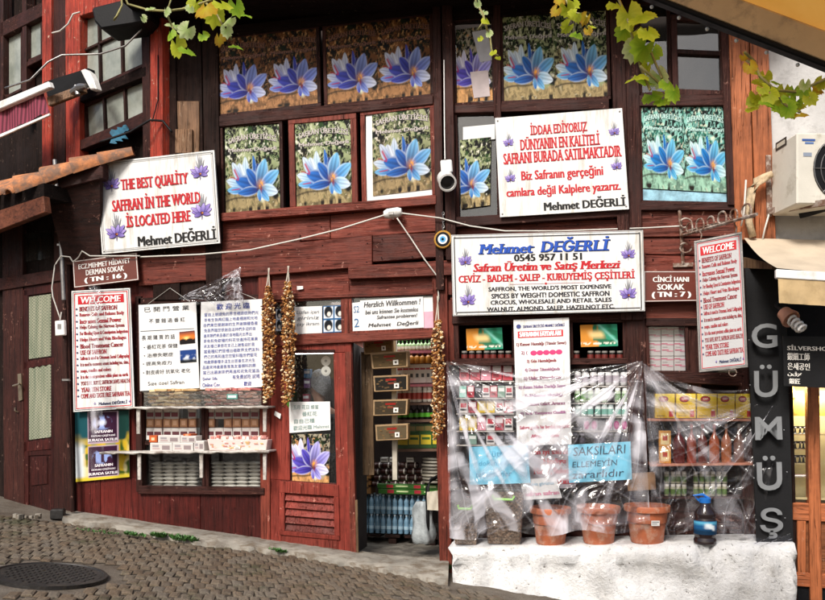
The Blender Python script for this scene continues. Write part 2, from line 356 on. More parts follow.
# painted pictures: a fine coloured grid laid on a sheet
def vnoise(u, v, f, seed):
    g = np.random.default_rng(seed).random((64, 64)); x = u*f; y = v*f
    xi = np.floor(x).astype(int); yi = np.floor(y).astype(int); fx = x-xi; fy = y-yi; fx = fx*fx*(3-2*fx); fy = fy*fy*(3-2*fy)
    a = g[yi % 64, xi % 64]; b = g[yi % 64, (xi+1) % 64]; c = g[(yi+1) % 64, xi % 64]; d = g[(yi+1) % 64, (xi+1) % 64]
    return (a*(1-fx)+b*fx)*(1-fy)+(c*(1-fx)+d*fx)*fy
def L3(h): return np.array(lin(h))
def blend(img, mask, col): img += (col-img)*mask[..., None]
def paint_crocus(u, v, style, seed=1, crop=None):
    """one crocus picture on the unit square (v down); style warm, cool, cyan, violet"""
    if crop: u = crop[0]+u*(crop[2]-crop[0]); v = crop[1]+v*(crop[3]-crop[1])
    warm = style in ('warm', 'violet')
    n1 = vnoise(u, v*.8, 13, seed); n2 = vnoise(u+.3*v, v, 27, seed+1); n3 = vnoise(u-.5*v, v*.7, 19, seed+2); n4 = vnoise(u+.11*n1, v+.13*n2, 33, seed+3)
    img = np.zeros(u.shape+(3,))
    top = {'warm': ('#070504', '#16200e', '#7a4a28'), 'violet': ('#08080a', '#1c3016', '#a9a08a'), 'cool': ('#030503', '#203c16', '#a0a87c'), 'cyan': ('#081a18', '#1f6658', '#98d0c8')}[style]
    img[:] = L3(top[0]); blend(img, np.clip((n1-.42)*5, 0, 1), L3(top[1])); blend(img, np.clip((n3-.55)*7, 0, 1)*.9, L3(top[2])); blend(img, np.clip((n4*n2-.42)*9, 0, 1)*.8, L3('#e8e4d0' if not warm else '#d9a06a'))
    blend(img, np.clip((.42-n2)*9, 0, 1), L3(top[0])*.5); n5 = vnoise(u*1.3+.25*n2, v*.5+.1*n1, 34, seed+6); blend(img, np.clip((n5-.62)*9, 0, 1)*.75*(v < .75), L3(top[2])); blend(img, np.exp(-(((u-.86)/.13)**2+((v-.60)/.13)**2))*.85+np.exp(-(((u-.60)/.10)**2+((v-.80)/.06)**2))*.7, L3(top[0])*.4)
    sand = np.clip((v-.80+.07*n1+.06*np.sin(u*5))*22, 0, 1)
    sc = {'warm': '#b07c52', 'violet': '#cf9a62', 'cool': '#a8946a', 'cyan': '#9cc4b0'}[style]
    sandc = L3(sc)*(.45+.85*n4[..., None])*(.8+.4*n1[..., None]); img += (sandc-img)*(sand*(.55+.45*(n3 > .38)))[..., None]
    side = np.clip((.42-u+.12*n1)*7, 0, 1)*np.clip((v-.34)*9, 0, 1)*(.35+.65*(n2 > .45)); blend(img, side*.5*(n4 > .42), L3(sc)*.8)
    line = np.exp(-((v-.86+.10*u+.015*np.sin(u*9))/.012)**2); blend(img, line*.85, L3('#2c2318'))
    blend(img, np.exp(-((u-.68)/.035)**2)*np.clip((v-.66)*8, 0, 1)*np.clip((.9-v)*20, 0, 1), L3('#dfe6cf'))
    blend(img, np.clip((n1-.62)*9, 0, 1)*np.clip((v-.9)*20, 0, 1), L3('#1c150f'))
    if style == 'warm': dk, md, lt, pl = '#18166a', '#4048b4', '#8c9ce0', '#cfcfe6'
    elif style == 'violet': dk, md, lt, pl = '#22187c', '#5c50c0', '#b4aeee', '#e6e4f8'
    elif style == 'cyan': dk, md, lt, pl = '#0a3f98', '#1c80d0', '#70c4ee', '#d8eef6'
    else: dk, md, lt, pl = '#122a78', '#2a6cc0', '#78bae6', '#d2e0ee'
    P = [  # base u,v  tip u,v  width  base colour, tip colour
        (.38, .66, .37, .36, .070, lt, pl), (.34, .66, .25, .43, .085, pl, pl), (.32, .66, .13, .42, .070, md, pl), (.30, .68, .02, .62, .055, lt, pl), (.32, .74, .04, .73, .050, md, lt),
        (.58, .70, .52, .35, .045, dk, md), (.62, .70, .60, .44, .065, md, dk), (.62, .72, .20, .62, .105, dk, md), (.60, .70, .40, .50, .085, dk, md), (.62, .71, .74, .40, .115, dk, lt),
        (.65, .71, .98, .54, .090, md, lt), (.62, .74, .24, .77, .060, dk, md), (.66, .72, .96, .78, .075, lt, pl), (.64, .73, .80, .87, .060, md, lt), (.62, .74, .64, .87, .045, lt, md)]
    for k, (bu, bv, tu, tv, w, c0, c1) in enumerate(P):
        du, dv = tu-bu, tv-bv; ln = math.hypot(du, dv); ex, ey = du/ln, dv/ln
        t = ((u-bu)*ex+(v-bv)*ey)/ln; s = (-(u-bu)*ey+(v-bv)*ex)/w
        prof = np.sin(np.pi*np.clip(t*.90+.06, 0, 1))**.75; m = np.clip((prof-np.abs(s))*9, 0, 1)*((t > 0) & (t < 1.02))
        c = L3(c0)+(L3(c1)-L3(c0))*np.clip(t*1.1, 0, 1)[..., None]
        vein = .88+.17*np.cos(s*11+3*t)-.34*np.exp(-(s/.12)**2)*np.clip(1.1-t, 0, 1); c = c*np.clip(vein, .55, 1.1)[..., None]
        rim = np.clip((np.abs(s)-.62*prof)*5, 0, 1); c = c+(L3(pl)-c)*(rim*.45)[..., None]
        edge = np.clip(1-np.abs(prof-np.abs(s))*16, 0, 1)*m; img += (c-img)*m[..., None]; blend(img, edge*.55, L3(dk)*.35)
    for (a, b, c, d, w) in ((.17, .50, .24, .60, .013), (.10, .58, .24, .62, .006), (.12, .73, .26, .72, .006)):
        t = np.clip(((u-a)*(c-a)+(v-b)*(d-b))/((c-a)**2+(d-b)**2), 0, 1); q = np.hypot(u-a-t*(c-a), v-b-t*(d-b)); blend(img, np.exp(-(q/w)**2), L3('#b0163a'))
    blend(img, np.exp(-(((u-.66)/.055)**2+((v-.68)/.045)**2))*(.4+.6*(n4 > .4)), L3('#f0a428'))
    blend(img, .7*np.exp(-(((u-.65)/.09)**2+((v-.73)/.035)**2))*(n2 < .5), L3('#2a0c38'))
    blend(img, np.exp(-(((u-.66)/.018)**2+((v-.735)/.04)**2)), L3('#7a1c22'))
    return img
def picture(sh, name, fn, parent, nu=110, nv=110, mat=None, l=.0015):
    u, v = np.meshgrid(np.linspace(0, 1, nu+1), np.linspace(0, 1, nv+1)); img = np.clip(fn(u, v), 0, 1)
    a, b, c, d = [np.array(p) for p in sh.c]; U = u[..., None]; V = v[..., None]
    P = a*(1-U)*(1-V)+b*U*(1-V)+c*U*V+d*(1-U)*V+np.array(sh.n)*l - np.array(ORG[parent.name])
    ii = np.arange((nu+1)*(nv+1)).reshape(nv+1, nu+1)
    F = np.stack([ii[1:, :-1], ii[1:, 1:], ii[:-1, 1:], ii[:-1, :-1]], -1).reshape(-1, 4)
    me = bpy.data.meshes.new(name); me.from_pydata(P.reshape(-1, 3).tolist(), [], F.tolist())
    at = me.color_attributes.new('Col', 'FLOAT_COLOR', 'POINT'); arr = np.ones((P.shape[0]*P.shape[1], 4), np.float32); arr[:, :3] = img.reshape(-1, 3)
    at.data.foreach_set('color', arr.ravel()); me.materials.append(mat or m_gloss)
    o = bpy.data.objects.new(name, me); COL.objects.link(o); o.parent = parent; ORG[o.name] = ORG[parent.name]; return o

# ================================================================== the street
m_sett, nt, out = newmat('worn_brown_setts')
co = coords(nt); gi = N(nt, 'NewGeometry')
c = ramp(nt, gi.outputs['Random Per Island'], [(0, (.10, .068, .042)), (.4, (.15, .104, .064)), (.75, (.185, .135, .088)), (1, (.145, .122, .094))])
n1 = noise(nt, co, 3.2, 7, .75); c = mixc(nt, ramp(nt, n1, [(.44, (0, 0, 0)), (.60, (.85,)*3)]), c, (.175, .145, .108))
n2 = noise(nt, co, 2.3, 6, .72); c = mixc(nt, ramp(nt, n2, [(.53, (0, 0, 0)), (.64, (.75,)*3)]), c, (.045, .052, .018))
n3 = noise(nt, co, 70, 3, .7); c = mixc(nt, ramp(nt, n3, [(.34, (.75,)*3), (.5, (0, 0, 0))]), c, (.03, .022, .016))
princ(nt, out, **{'Base Color': c, 'Roughness': .72, 'Normal': bump(nt, noise(nt, co, 38, 6, .75), .9, .012)})
m_street, nt, out = newmat('grit_and_old_asphalt')
co = coords(nt); n1 = noise(nt, co, 2.2, 6, .7); n2 = noise(nt, co, 90, 4, .7)
c = ramp(nt, n1, [(.35, (.075, .052, .034)), (.6, (.16, .135, .105))]); c = mixc(nt, 1.0, c, ramp(nt, n2, [(.3, (.45,)*3), (.65, (1.35,)*3)]), 'MULTIPLY')
princ(nt, out, **{'Base Color': c, 'Roughness': .85, 'Normal': bump(nt, n2, .8, .012)})
m_kerb = M('pale_kerb_concrete', (.25, .23, .195), .85, .28, 6, bmp=.6, bscale=45, dirt=(.13, .10, .07), dirtamt=.36)

mb = MB(); g = [-40, -12, -6, -4, -3, -2, -1, 0, 1, 2, 3, 4, 6, 12, 40]; hh = [-40, -14, -8, -6, -4, -3, -2, -1, 0, 1, 2.2]
vs = [(x, y, gz(x, y)-.014) for y in hh for x in g]; n = len(g)
mb.add(vs, [(j*n+i, j*n+i+1, (j+1)*n+i+1, (j+1)*n+i) for j in range(len(hh)-1) for i in range(n-1)])
street = tag(mb.build('street', m_street), kind='structure')

# manhole first measured, so that the setts leave its concrete surround free
mh = G(50, 575.5); MHR = .385
# setts: long stones side by side in rows, laid askew to the wall
mb = MB(); ax = Vector((.42, -.91, 0)).normalized(); bx = Vector((.91, .42, 0)); bx.normalize()
LA, LB = .165, .078
edge = [G(x, y) for x, y in ((-60, 505), (60, 521), (120, 528), (180, 541), (245, 549), (300, 557), (380, 570), (448, 584), (620, 622), (830, 640))]
def edge_y(x):
    for a, b in zip(edge, edge[1:]):
        if a.x <= x <= b.x: return a.y+(b.y-a.y)*(x-a.x)/(b.x-a.x)
    return edge[0].y if x < edge[0].x else edge[-1].y
for i in range(-48, 50):
    for j in range(-98, 104):
        p = Vector((-.2, -3.0, 0))+ax*(i*LA+(j % 2)*0.04+.02*math.sin(j*1.7))+bx*(j*LB+(i % 2)*LB*.5)
        if not (-7 < p.x < 5.0 and -6.3 < p.y) or p.y > edge_y(p.x)-.05: continue
        q = p-Vector((mh.x, mh.y, 0)); q.z = 0
        rad = MHR+.05+.16*max(0, .5+.5*math.sin(p.x*3.1+p.y*2.2)*math.cos(p.y*4.3-p.x))
        if q.length < rad: continue
        if p.x < -1.75 and p.y < -3.0+.25*math.sin(p.x*5) and random.random() < .75: continue      # patched with asphalt here
        if random.random() < .012: continue
        up = .003+random.uniform(-.004, .004); la, lb = LA*random.uniform(.40, .495), LB*random.uniform(.40, .485); tilt = [random.uniform(-.003, .003) for _ in range(4)]
        ro_ = Matrix.Rotation(random.uniform(-.10, .10), 3, 'Z'); ax0, bx0 = ax, bx; ax1, bx1 = ro_ @ ax, ro_ @ bx
        vs = []
        for s, z in ((1.0, -.03), (1.0, up-.006), (.72, up)):
            for k, (a, b) in enumerate(((-1, -1), (1, -1), (1, 1), (-1, 1))):
                w = p+ax1*(a*(la-(1-s)*.05))+bx1*(b*(lb-(1-s)*.05)); vs.append((w.x, w.y, gz(w.x, w.y)+z+(tilt[k] if z > 0 else 0)))
        f = [(8, 9, 10, 11)]
        for r0 in (0, 4): f += [(r0+k, r0+(k+1) % 4, r0+4+(k+1) % 4, r0+4+k) for k in range(4)]
        mb.add(vs, f)
        mb.mi = 1; e_ = []
        for a, b in ((-1, -1), (1, -1), (1, 1), (-1, 1)): w = p+ax*(a*LA*.52)+bx*(b*LB*.52); e_.append((w.x, w.y, gz(w.x, w.y)-.011+.0004*((i*3+j) % 5)))
        mb.add(e_, [(0, 1, 2, 3)]); mb.mi = 0
m_bed = M('dark_joint_dirt', (.050, .038, .026), .95, .5, 12)
tag(mb.build('sett_paving', [m_sett, m_bed]), kind='structure')
# pale concrete strip along the foot of the house
mb = MB(); inner = [(-60, 498), (60, 510), (100, 513), (155, 519), (262, 541), (357, 554), (449, 560)]; outer = [(-60, 505), (60, 523), (120, 530), (180, 543), (245, 550), (300, 558), (380, 572), (449, 585)]
def lerp_line(pts, x):
    for (a, b), (c, d) in zip(pts, pts[1:]):
        if a <= x <= c: return b+(d-b)*(x-a)/(c-a)
    return pts[-1][1]
xs = [62+i*(448-62)/60 for i in range(61)]; vs = []
for x in xs:
    o = G(x, lerp_line(outer, x)+random.uniform(-1.2, 1.2)); i = FAC.at(x, lerp_line(inner, x), 0); i.y = .06; i.z = gz(i.x, .06)+.05; i.z = max(i.z, -.0) if x > 330 else i.z
    vs += [(o.x, o.y, o.z-.05), (o.x, o.y, o.z+.030+random.uniform(-.006, .006)), (o.x*.4+i.x*.6, o.y*.4+i.y*.6, (o.z+.035)*.4+i.z*.6+random.uniform(-.006, .006)), tuple(i)]
mb.add(vs, [(4*k+j, 4*k+4+j, 4*k+5+j, 4*k+1+j) for k in range(60) for j in range(3)])
tag(mb.build('pavement', m_kerb, smooth=True), kind='structure')
# manhole
t = thing('manhole_cover', mh, 'dark oval looking iron cover set in the street at bottom left', 'manhole cover')
up = GN.normalized(); rot = Vector((0, 0, 1)).rotation_difference(up).to_matrix()
m_castiron = M('wet_cast_iron', (.018, .016, .015), .5, .35, 9, .2, .5, 40, dirt=(.05, .04, .03), dirtamt=.30)
mb = MB(); mb.lathe([(MHR*1.0, -.02), (MHR*1.0, .014), (MHR*.93, .018), (MHR*.92, .010)], mh, 40, rot=rot); mb.build('frame_ring', m_castiron, t, smooth='angle')
mb = MB(); mb.lathe([(MHR*.90, -.01), (MHR*.90, .013), (.001, .014)], mh, 40, rot=rot)
for i in range(-6, 7):
    for j in range(-6, 7):
        if i*i+j*j < 38: mb.box(mh+rot @ Vector((i*.05, j*.05, .015)), (.024, .024, .006), rot)
mb.build('lid', m_castiron, t, smooth='angle')
m_weed = M('weed_green', (.045, .13, .022), .6, .5, 30)
def weed(name, px, py, n, h, spread, label):
    b = G(px, py, .01); mb = MB(); rr = random.Random(int(px*7+py))
    for k in range(n):
        a = rr.uniform(0, 6.28); r = spread*rr.random()**.6; p = b+Vector((math.cos(a)*r, math.sin(a)*r*.35, 0)); p.z = gz(p.x, p.y)+.02
        for q in range(rr.randint(3, 6)):
            e = rr.uniform(0, 6.28); L = h*rr.uniform(.4, 1); d = Vector((math.cos(e)*.7, math.sin(e)*.5, rr.uniform(.5, 1.3))).normalized(); s = d.cross(Vector((0, 0, 1))).normalized()*L*.20
            m_ = p+d*L*.5; tip = p+d*L-Vector((0, 0, L*.12)); mb.add([p, m_-s, tip, m_+s], [(0, 1, 2, 3)])
    o = mb.build(name, m_weed, loc=b); tag(o, label, 'weed', 'weeds along the kerb'); return o
weed('weed', 135, 537, 42, .055, .12, 'small green weed tuft in the setts left of the bigger tufts')
weed('weed', 180, 541, 75, .075, .17, 'broad green weed clump below the left window display')
weed('weed', 157, 538, 40, .07, .07, 'rounded green weed beside the broad clump by the kerb')
weed('weed', 278, 553, 40, .05, .09, 'low green weed at the kerb under the louvred door panel')
weed('weed', 448, 570, 40, .08, .04, 'green weed at the corner of the white stone plinth')
weed('weed', 97, 533, 60, .030, .22, 'flat mossy weed patch between setts near the door pipe')
tag(weed('weed', 318, 556, 25, .03, .06, 'thin weed sprouts at the kerb before the doorway'), None)
# rubble at the foot of the old door
mb = MB(); b = G(58, 519, 0); mb.box(b+Vector((0, 0, .05)), (.13, .10, .10), Matrix.Rotation(.4, 3, 'Z')); tag(mb.build('stone_lump', m_castiron, loc=b, bevel=.01), 'dark squarish lump lying by the old door foot', 'rubble')
mb = MB(); b = G(26, 519, 0)
for k in range(9): mb.box(b+Vector((random.uniform(-.12, .2), random.uniform(-.08, .04), .03)), (random.uniform(.02, .05),)*3, Matrix.Rotation(random.random()*3, 3, 'Z'))
tag(mb.build('rubble', m_kerb, loc=b), 'pale crumbs of rubble on the setts left of the pipe', 'rubble', kind='stuff')

# ================================================================== the wooden shop house
house = thing('wooden_shop_house', (W(250, 540).x, 0, -.05), 'old two-storey dark red timber house with saffron shop on its ground floor', 'house')
B = lambda name, mb, m, bev=.004, par=None: mb.build(name, m, par or house, bevel=bev)
# room behind the wall: floor, back wall, ceilings
def zbox(mb, x0, x1, y0, y1, z0, z1): mb.box(((x0+x1)/2, (y0+y1)/2, (z0+z1)/2), (x1-x0, y1-y0, z1-z0))
XL, XR = W(74, 500).x, W(741, 500).x
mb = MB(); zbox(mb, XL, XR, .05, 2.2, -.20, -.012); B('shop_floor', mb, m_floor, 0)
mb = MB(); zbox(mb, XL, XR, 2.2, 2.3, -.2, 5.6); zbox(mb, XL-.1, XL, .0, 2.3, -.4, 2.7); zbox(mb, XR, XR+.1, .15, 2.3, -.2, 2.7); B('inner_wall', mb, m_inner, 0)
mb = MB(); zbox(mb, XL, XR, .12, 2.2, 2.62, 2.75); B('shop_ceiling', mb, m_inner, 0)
zt = W(320, 8).z
mb = MB(); a, b_ = W(148, 36, 0), W(770, 2, 0)
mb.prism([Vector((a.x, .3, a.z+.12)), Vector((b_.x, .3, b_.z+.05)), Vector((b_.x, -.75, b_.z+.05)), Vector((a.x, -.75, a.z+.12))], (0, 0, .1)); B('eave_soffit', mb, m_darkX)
# dark boarding upstairs behind windows (floor line between storeys)
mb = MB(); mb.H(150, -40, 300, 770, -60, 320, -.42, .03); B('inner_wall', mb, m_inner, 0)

# posts
def post(y0, l0, r0, y1, l1, r1, d, th, m): mb = MB(); mb.V(y0, l0, r0, y1, l1, r1, d, th); return B('post', mb, m)
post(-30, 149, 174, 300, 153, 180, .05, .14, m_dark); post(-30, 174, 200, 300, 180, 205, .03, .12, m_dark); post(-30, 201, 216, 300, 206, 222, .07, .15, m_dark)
post(-30, 432, 440, 290, 436, 444, .09, .16, m_marZ); post(-30, 441, 451, 260, 446, 456, .11, .16, m_marZ)
post(-30, 493, 500, 118, 494, 501, .07, .1, m_marZ); post(-30, 608, 623, 320, 621, 632, .08, .16, m_marZ); post(-30, 623, 638, 320, 632, 643, .06, .14, m_marZ)
post(-30, 718, 727, 205, 728, 736, .08, .14, m_marZ)
mb = MB(); mb.V(101, 177, 199, 153, 178, 199, .045, .02); B('worn_patch', mb, m_brownw)
mb = MB(); mb.V(129, 175, 192, 153, 175, 192, .075, .03); B('wooden_block', mb, m_brownw)
# rails and boards between the storeys
def rail(x0, t0, b0, x1, t1, b1, d, th, m=m_redX, nm='rail'): mb = MB(); mb.H(x0, t0, b0, x1, t1, b1, d, th); return B(nm, mb, m)
rail(216, 116, 127, 433, 95, 104, .06, .12, m_mar); rail(452, 105, 113, 609, 98, 109, .06, .12, m_mar); rail(638, 95, 106, 728, 93, 105, .06, .12, m_mar)
rail(217, 27, 38, 433, 3, 13, .05, .1, m_darkX); rail(452, 8, 20, 610, -4, 9, .05, .1, m_darkX)
rail(221, 213, 221, 436, 195, 204, .10, .14, m_redX, 'sill'); rail(455, 217, 227, 625, 208, 216, .08, .12, m_mar, 'sill'); rail(640, 202, 210, 738, 203, 210, .06, .12, m_mar, 'sill')
boards = MB()
boards.H(180, 226, 248, 330, 215, 239, .02, .06); boards.H(330.6, 215, 239, 437, 205, 231, .02, .06)
boards.H(74, 262, 280, 138, 256, 275, .03, .08)
boards.H(138.5, 258, 286, 372, 235, 266, .06, .1); boards.H(372.6, 235, 262, 450, 232, 256, .045, .08)
boards.H(180, 244, 262, 300, 234, 250, .04, .04); boards.H(100, 215, 275, 200, 205, 270, -.05, .04)
boards.H(348, 266, 279, 452, 260, 275, .085, .12); boards.H(270, 273, 297, 349, 268, 296, .0, .06); boards.H(349, 279, 296, 452, 275, 295, .015, .06)
boards.H(452, 225, 240, 645, 218, 232, .0, .05); boards.H(450, 238, 262, 646, 232, 256, -.01, .05); boards.H(450, 262, 318, 646, 256, 314, -.015, .05)
boards.H(640, 211, 237, 738, 210, 236, .015, .06); boards.H(640, 238, 254, 738, 237, 256, -.005, .06); boards.H(640, 255, 276, 742, 257, 276, .02, .06); boards.H(640, 277, 322, 742, 277, 322, .0, .06)
B('wall_boards', boards, m_redX, .005)
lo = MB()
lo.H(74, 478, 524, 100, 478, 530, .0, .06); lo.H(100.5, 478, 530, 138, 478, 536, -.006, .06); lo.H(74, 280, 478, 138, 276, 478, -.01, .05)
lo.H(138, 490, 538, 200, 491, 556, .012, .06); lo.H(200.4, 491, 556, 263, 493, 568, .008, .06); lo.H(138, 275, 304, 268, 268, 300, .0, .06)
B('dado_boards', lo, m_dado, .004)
post(205, 60, 69, 530, 64, 73, .06, .12, m_marZ); post(296, 135, 141, 492, 136, 142, .03, .1, m_marZ); post(268, 258, 270, 566, 261, 270, .035, .12, m_redZ); post(285, 343, 349, 335, 344, 350, .03, .1, m_redZ)
post(275, 432, 447, 580, 440, 452, .05, .16, m_redZ); post(300, 446, 453, 365, 447, 455, .02, .1, m_redZ); post(308, 626, 645, 560, 630, 650, .03, .12, m_marZ)
post(318, 686, 700, 410, 688, 702, .0, .08, m_marZ); post(300, 735, 746, 560, 745, 760, .01, .1, m_marZ)
rail(268, 293, 300, 440, 289, 294, .05, .12); rail(268, 336, 347, 442, 330, 337, .05, .12); rail(452, 314, 324, 646, 311, 319, .04, .1, m_mar); rail(646, 318, 326, 742, 318, 326, .04, .1, m_mar)
rail(138, 298, 304, 265, 294, 300, .03, .08, m_mar); rail(138, 486, 494, 264, 488, 495, .05, .1, m_mar, 'sill')
rail(452, 360, 366, 630, 358, 364, .03, .1, m_mar); rail(646, 371, 381, 742, 374, 386, .03, .1, m_mar)
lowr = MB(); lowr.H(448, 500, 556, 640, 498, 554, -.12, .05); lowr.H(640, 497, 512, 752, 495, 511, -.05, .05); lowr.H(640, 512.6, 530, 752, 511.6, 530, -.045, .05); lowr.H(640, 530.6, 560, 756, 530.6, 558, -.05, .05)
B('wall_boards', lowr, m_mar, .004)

def window(cs, fw, d, mull=(), parent=house, m=m_marZ, pane=m_pane, name='window', P=FAC, th=.06):
    """a frame of four bars round the opening cs (TL TR BR BL), with a pane as its part"""
    sh = sheet_px(cs, d, P); w = (sh.c[1]-sh.c[0]).length; h = (sh.c[3]-sh.c[0]).length; a, b = fw/w, fw/h; mb = MB()
    def bar(u0, v0, u1, v1): mb.prism([sh.at(u0, v0), sh.at(u1, v0), sh.at(u1, v1), sh.at(u0, v1)], sh.n*-th)
    bar(0, 0, 1, b); bar(0, 1-b, 1, 1); bar(0, b, a, 1-b); bar(1-a, b, 1, 1-b)
    for k, p, s0, s1 in mull:
        if k == 'v': bar(p-a*.4, b if s0 == 0 else s0, p+a*.4, 1-b if s1 == 1 else s1)
        else: bar(a if s0 == 0 else s0, p-b*.4, 1-a if s1 == 1 else s1, p+b*.4)
    f = mb.build(name, m, parent, bevel=.003)
    if pane is None: return f
    mb = MB(); mb.prism([sh.at(a*.8, b*.8, -th*.6), sh.at(1-a*.8, b*.8, -th*.6), sh.at(1-a*.8, 1-b*.8, -th*.6), sh.at(a*.8, 1-b*.8, -th*.6)], sh.n*-.004)
    mb.build('pane', pane, f); return f
window([(215, 36), (319, 24), (321, 106), (216, 118)], .035, .04); window([(322, 24), (433, 11), (434, 97), (324, 108)], .035, .04)
window([(451, 20), (494, 13), (496, 104), (453, 106)], .03, .04); window([(499, 12), (609, 6), (611, 99), (501, 104)], .03, .04)
window([(219, 124), (282, 119), (284, 214), (221, 217)], .035, .045, m=m_marZ); window([(288, 118), (356, 112), (358, 208), (290, 213)], .06, .05, m=m_redZ)
window([(360, 111), (434, 102), (437, 199), (362, 207)], .045, .045, m=m_redZ); window([(453, 111), (499, 109), (501, 218), (456, 221)], .035, .04)
window([(637, 103), (730, 102), (732, 206), (639, 204)], .035, .045)
window([(671, 14), (725, 17), (727, 96), (673, 94)], .05, .06, [('h', .46, 0, 1)]); window([(637, 0), (670, 0), (672, 94), (639, 96)], .03, .0)
window([(270, 298), (345, 294), (346, 337), (270, 340)], .045, .03, m=m_redZ); window([(347, 292), (439, 289), (440, 332), (348, 336)], .045, .03, m=m_redZ)
window([(453, 320), (517, 319), (518, 363), (454, 364)], .05, .02, pane=None); window([(568, 318), (627, 318), (628, 362), (569, 363)], .04, .02, pane=None)
window([(645, 322), (688, 322), (690, 374), (647, 374)], .03, .02, pane=m_case); window([(699, 322), (742, 322), (744, 376), (700, 376)], .03, .02, pane=m_case)
window([(140, 300), (203, 298), (205, 490), (141, 489)], .035, .0, pane=m_case); window([(203.5, 298), (263, 296), (264, 491), (205.5, 490)], .035, .0, pane=m_case)

nails = MB()
for x0, y0, x1, y1 in ((190, 222, 430, 196+12), (150, 262, 365, 242), (150, 280, 365, 262), (190, 240, 320, 226), (380, 240, 440, 236), (380, 258, 440, 253), (355, 270, 445, 264), (650, 215, 732, 214), (650, 242, 732, 241), (650, 260, 734, 261), (455, 228, 620, 222)):
    n_ = max(2, int((x1-x0)/38))
    for k in range(n_+1): nails.ball(W(x0+(x1-x0)*k/n_+random.uniform(-3, 3), y0+(y1-y0)*k/n_+random.uniform(-1.5, 1.5), .068 if y0 < 240 and x0 < 300 else .03+.03*(x0 < 440)), .007, 6)
B('nail', nails, m_black, 0)
# the red door leaf with glass, lettered paper and louvred foot
S = sheet_px([(267, 344), (351, 343), (357, 558), (268, 549)], .02)
def bars(mb, rects, th, l=0): [mb.prism([S.at(u0, v0, l), S.at(u1, v0, l), S.at(u1, v1, l), S.at(u0, v1, l)], S.n*-th) for u0, v0, u1, v1 in rects]
door = MB(); bars(door, [(0, 0, 1, .045), (0, .045, .26, .66), (.79, .045, 1, 1), (0, .66, .16, 1), (.16, .66, .79, .715), (.16, .90, .79, 1)], .05)
door = B('door', door, m_doorred, .006)
mb = MB(); bars(mb, [(.14, .665, .82, .72), (.14, .72, .20, .905), (.76, .72, .82, .905), (.14, .905, .82, .925)], .03, .014); mb.build('louvre_frame', m_doorred, door, bevel=.004)
mb = MB()
for k in range(5):
    v0 = .722+k*.0365; mb.prism([S.at(.2, v0, -.028), S.at(.76, v0, -.028), S.at(.76, v0+.034, .004), S.at(.2, v0+.034, .004)], S.n*-.012)
mb.build('louvre', m_doorred, door, bevel=.002)
mb = MB(); bars(mb, [(.24, .03, .81, .04), (.24, .67, .81, .685)], .02, .012); mb.build('glazing_bead', m_mar, door)
mb = MB(); bars(mb, [(.25, .04, .80, .665)], .004, -.025); mb.build('pane', m_case, door)
mb = MB(); mb.V(500, 354, 357.5, 560, 356, 358.5, .03, .02); mb.build('worn_edge', m_brownw, door)
mb = MB(); bars(mb, [(.93, .04, 1.0, .98)], .02, .012); mb.build('door_stop', m_redZ, door, bevel=.003)
# side wall lining of the doorway
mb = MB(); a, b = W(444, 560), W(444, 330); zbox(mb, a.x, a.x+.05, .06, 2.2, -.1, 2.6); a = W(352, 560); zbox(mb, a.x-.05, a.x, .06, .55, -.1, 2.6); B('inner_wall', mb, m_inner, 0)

# ================================================================== old door under the tiled porch, left
D = DOORP.at
old = thing('old_door_wall', (D(20, 505).x, D(20, 505).y, gz(D(20, 505).x, D(20, 505).y)), 'dark maroon wall with old glazed door under a tiled porch at far left', 'wall')
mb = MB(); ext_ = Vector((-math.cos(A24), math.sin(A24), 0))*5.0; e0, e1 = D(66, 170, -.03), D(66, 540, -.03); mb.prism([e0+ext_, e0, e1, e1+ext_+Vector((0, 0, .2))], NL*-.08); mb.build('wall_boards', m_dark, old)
mb = MB(); mb.V(200, 2, 22, 540, 4, 24, .02, .05, DOORP); mb.V(200, 54, 64, 540, 54, 64, .02, .05, DOORP); mb.V(200, -30, -12, 540, -30, -12, .02, .05, DOORP); mb.build('post', m_marZ, old, bevel=.004)
mb = MB(); mb.H(-60, 288, 300, 64, 268, 280, .04, .06, DOORP); mb.build('lintel', m_mar, old, bevel=.004)
odoor = MB(); odoor.V(294, 22, 54, 540, 22, 54, -.005, .03, DOORP); odoor = odoor.build('door', m_olddoor, old)
mb = MB(); mb.H(24, 362, 369, 54, 357, 364, .012, .03, DOORP); mb.H(24, 442, 452, 54, 439, 449, .012, .03, DOORP); mb.H(24, 287, 296, 54, 283, 292, .012, .03, DOORP); mb.V(290, 22, 28, 540, 22, 28, .012, .03, DOORP); mb.V(290, 51, 55, 540, 51, 55, .012, .03, DOORP); mb.H(28, 450, 456, 51, 450, 455, .006, .02, DOORP); mb.H(31, 457, 486, 47, 456, 484, .006, .02, DOORP); mb.build('door_frame', m_olddoor, odoor, bevel=.004)
m_lace, nt, out = newmat('lace_curtain'); co = coords(nt, (1, 1, 1)); wv = N(nt, 'TexChecker'); wv.inputs['Scale'].default_value = 60; nt.links.new(co, wv.inputs[0])
nn = noise(nt, coords(nt, (9, 9, .7)), 2.2, 3); cl = mixc(nt, wv.outputs['Fac'], (.17, .18, .14), (.36, .35, .28)); cl = mixc(nt, 1.0, cl, ramp(nt, nn, [(.3, (.5, .6, .5)), (.7, (1.1, 1.1, 1.0))]), 'MULTIPLY'); princ(nt, out, **{'Base Color': cl, 'Roughness': .9})
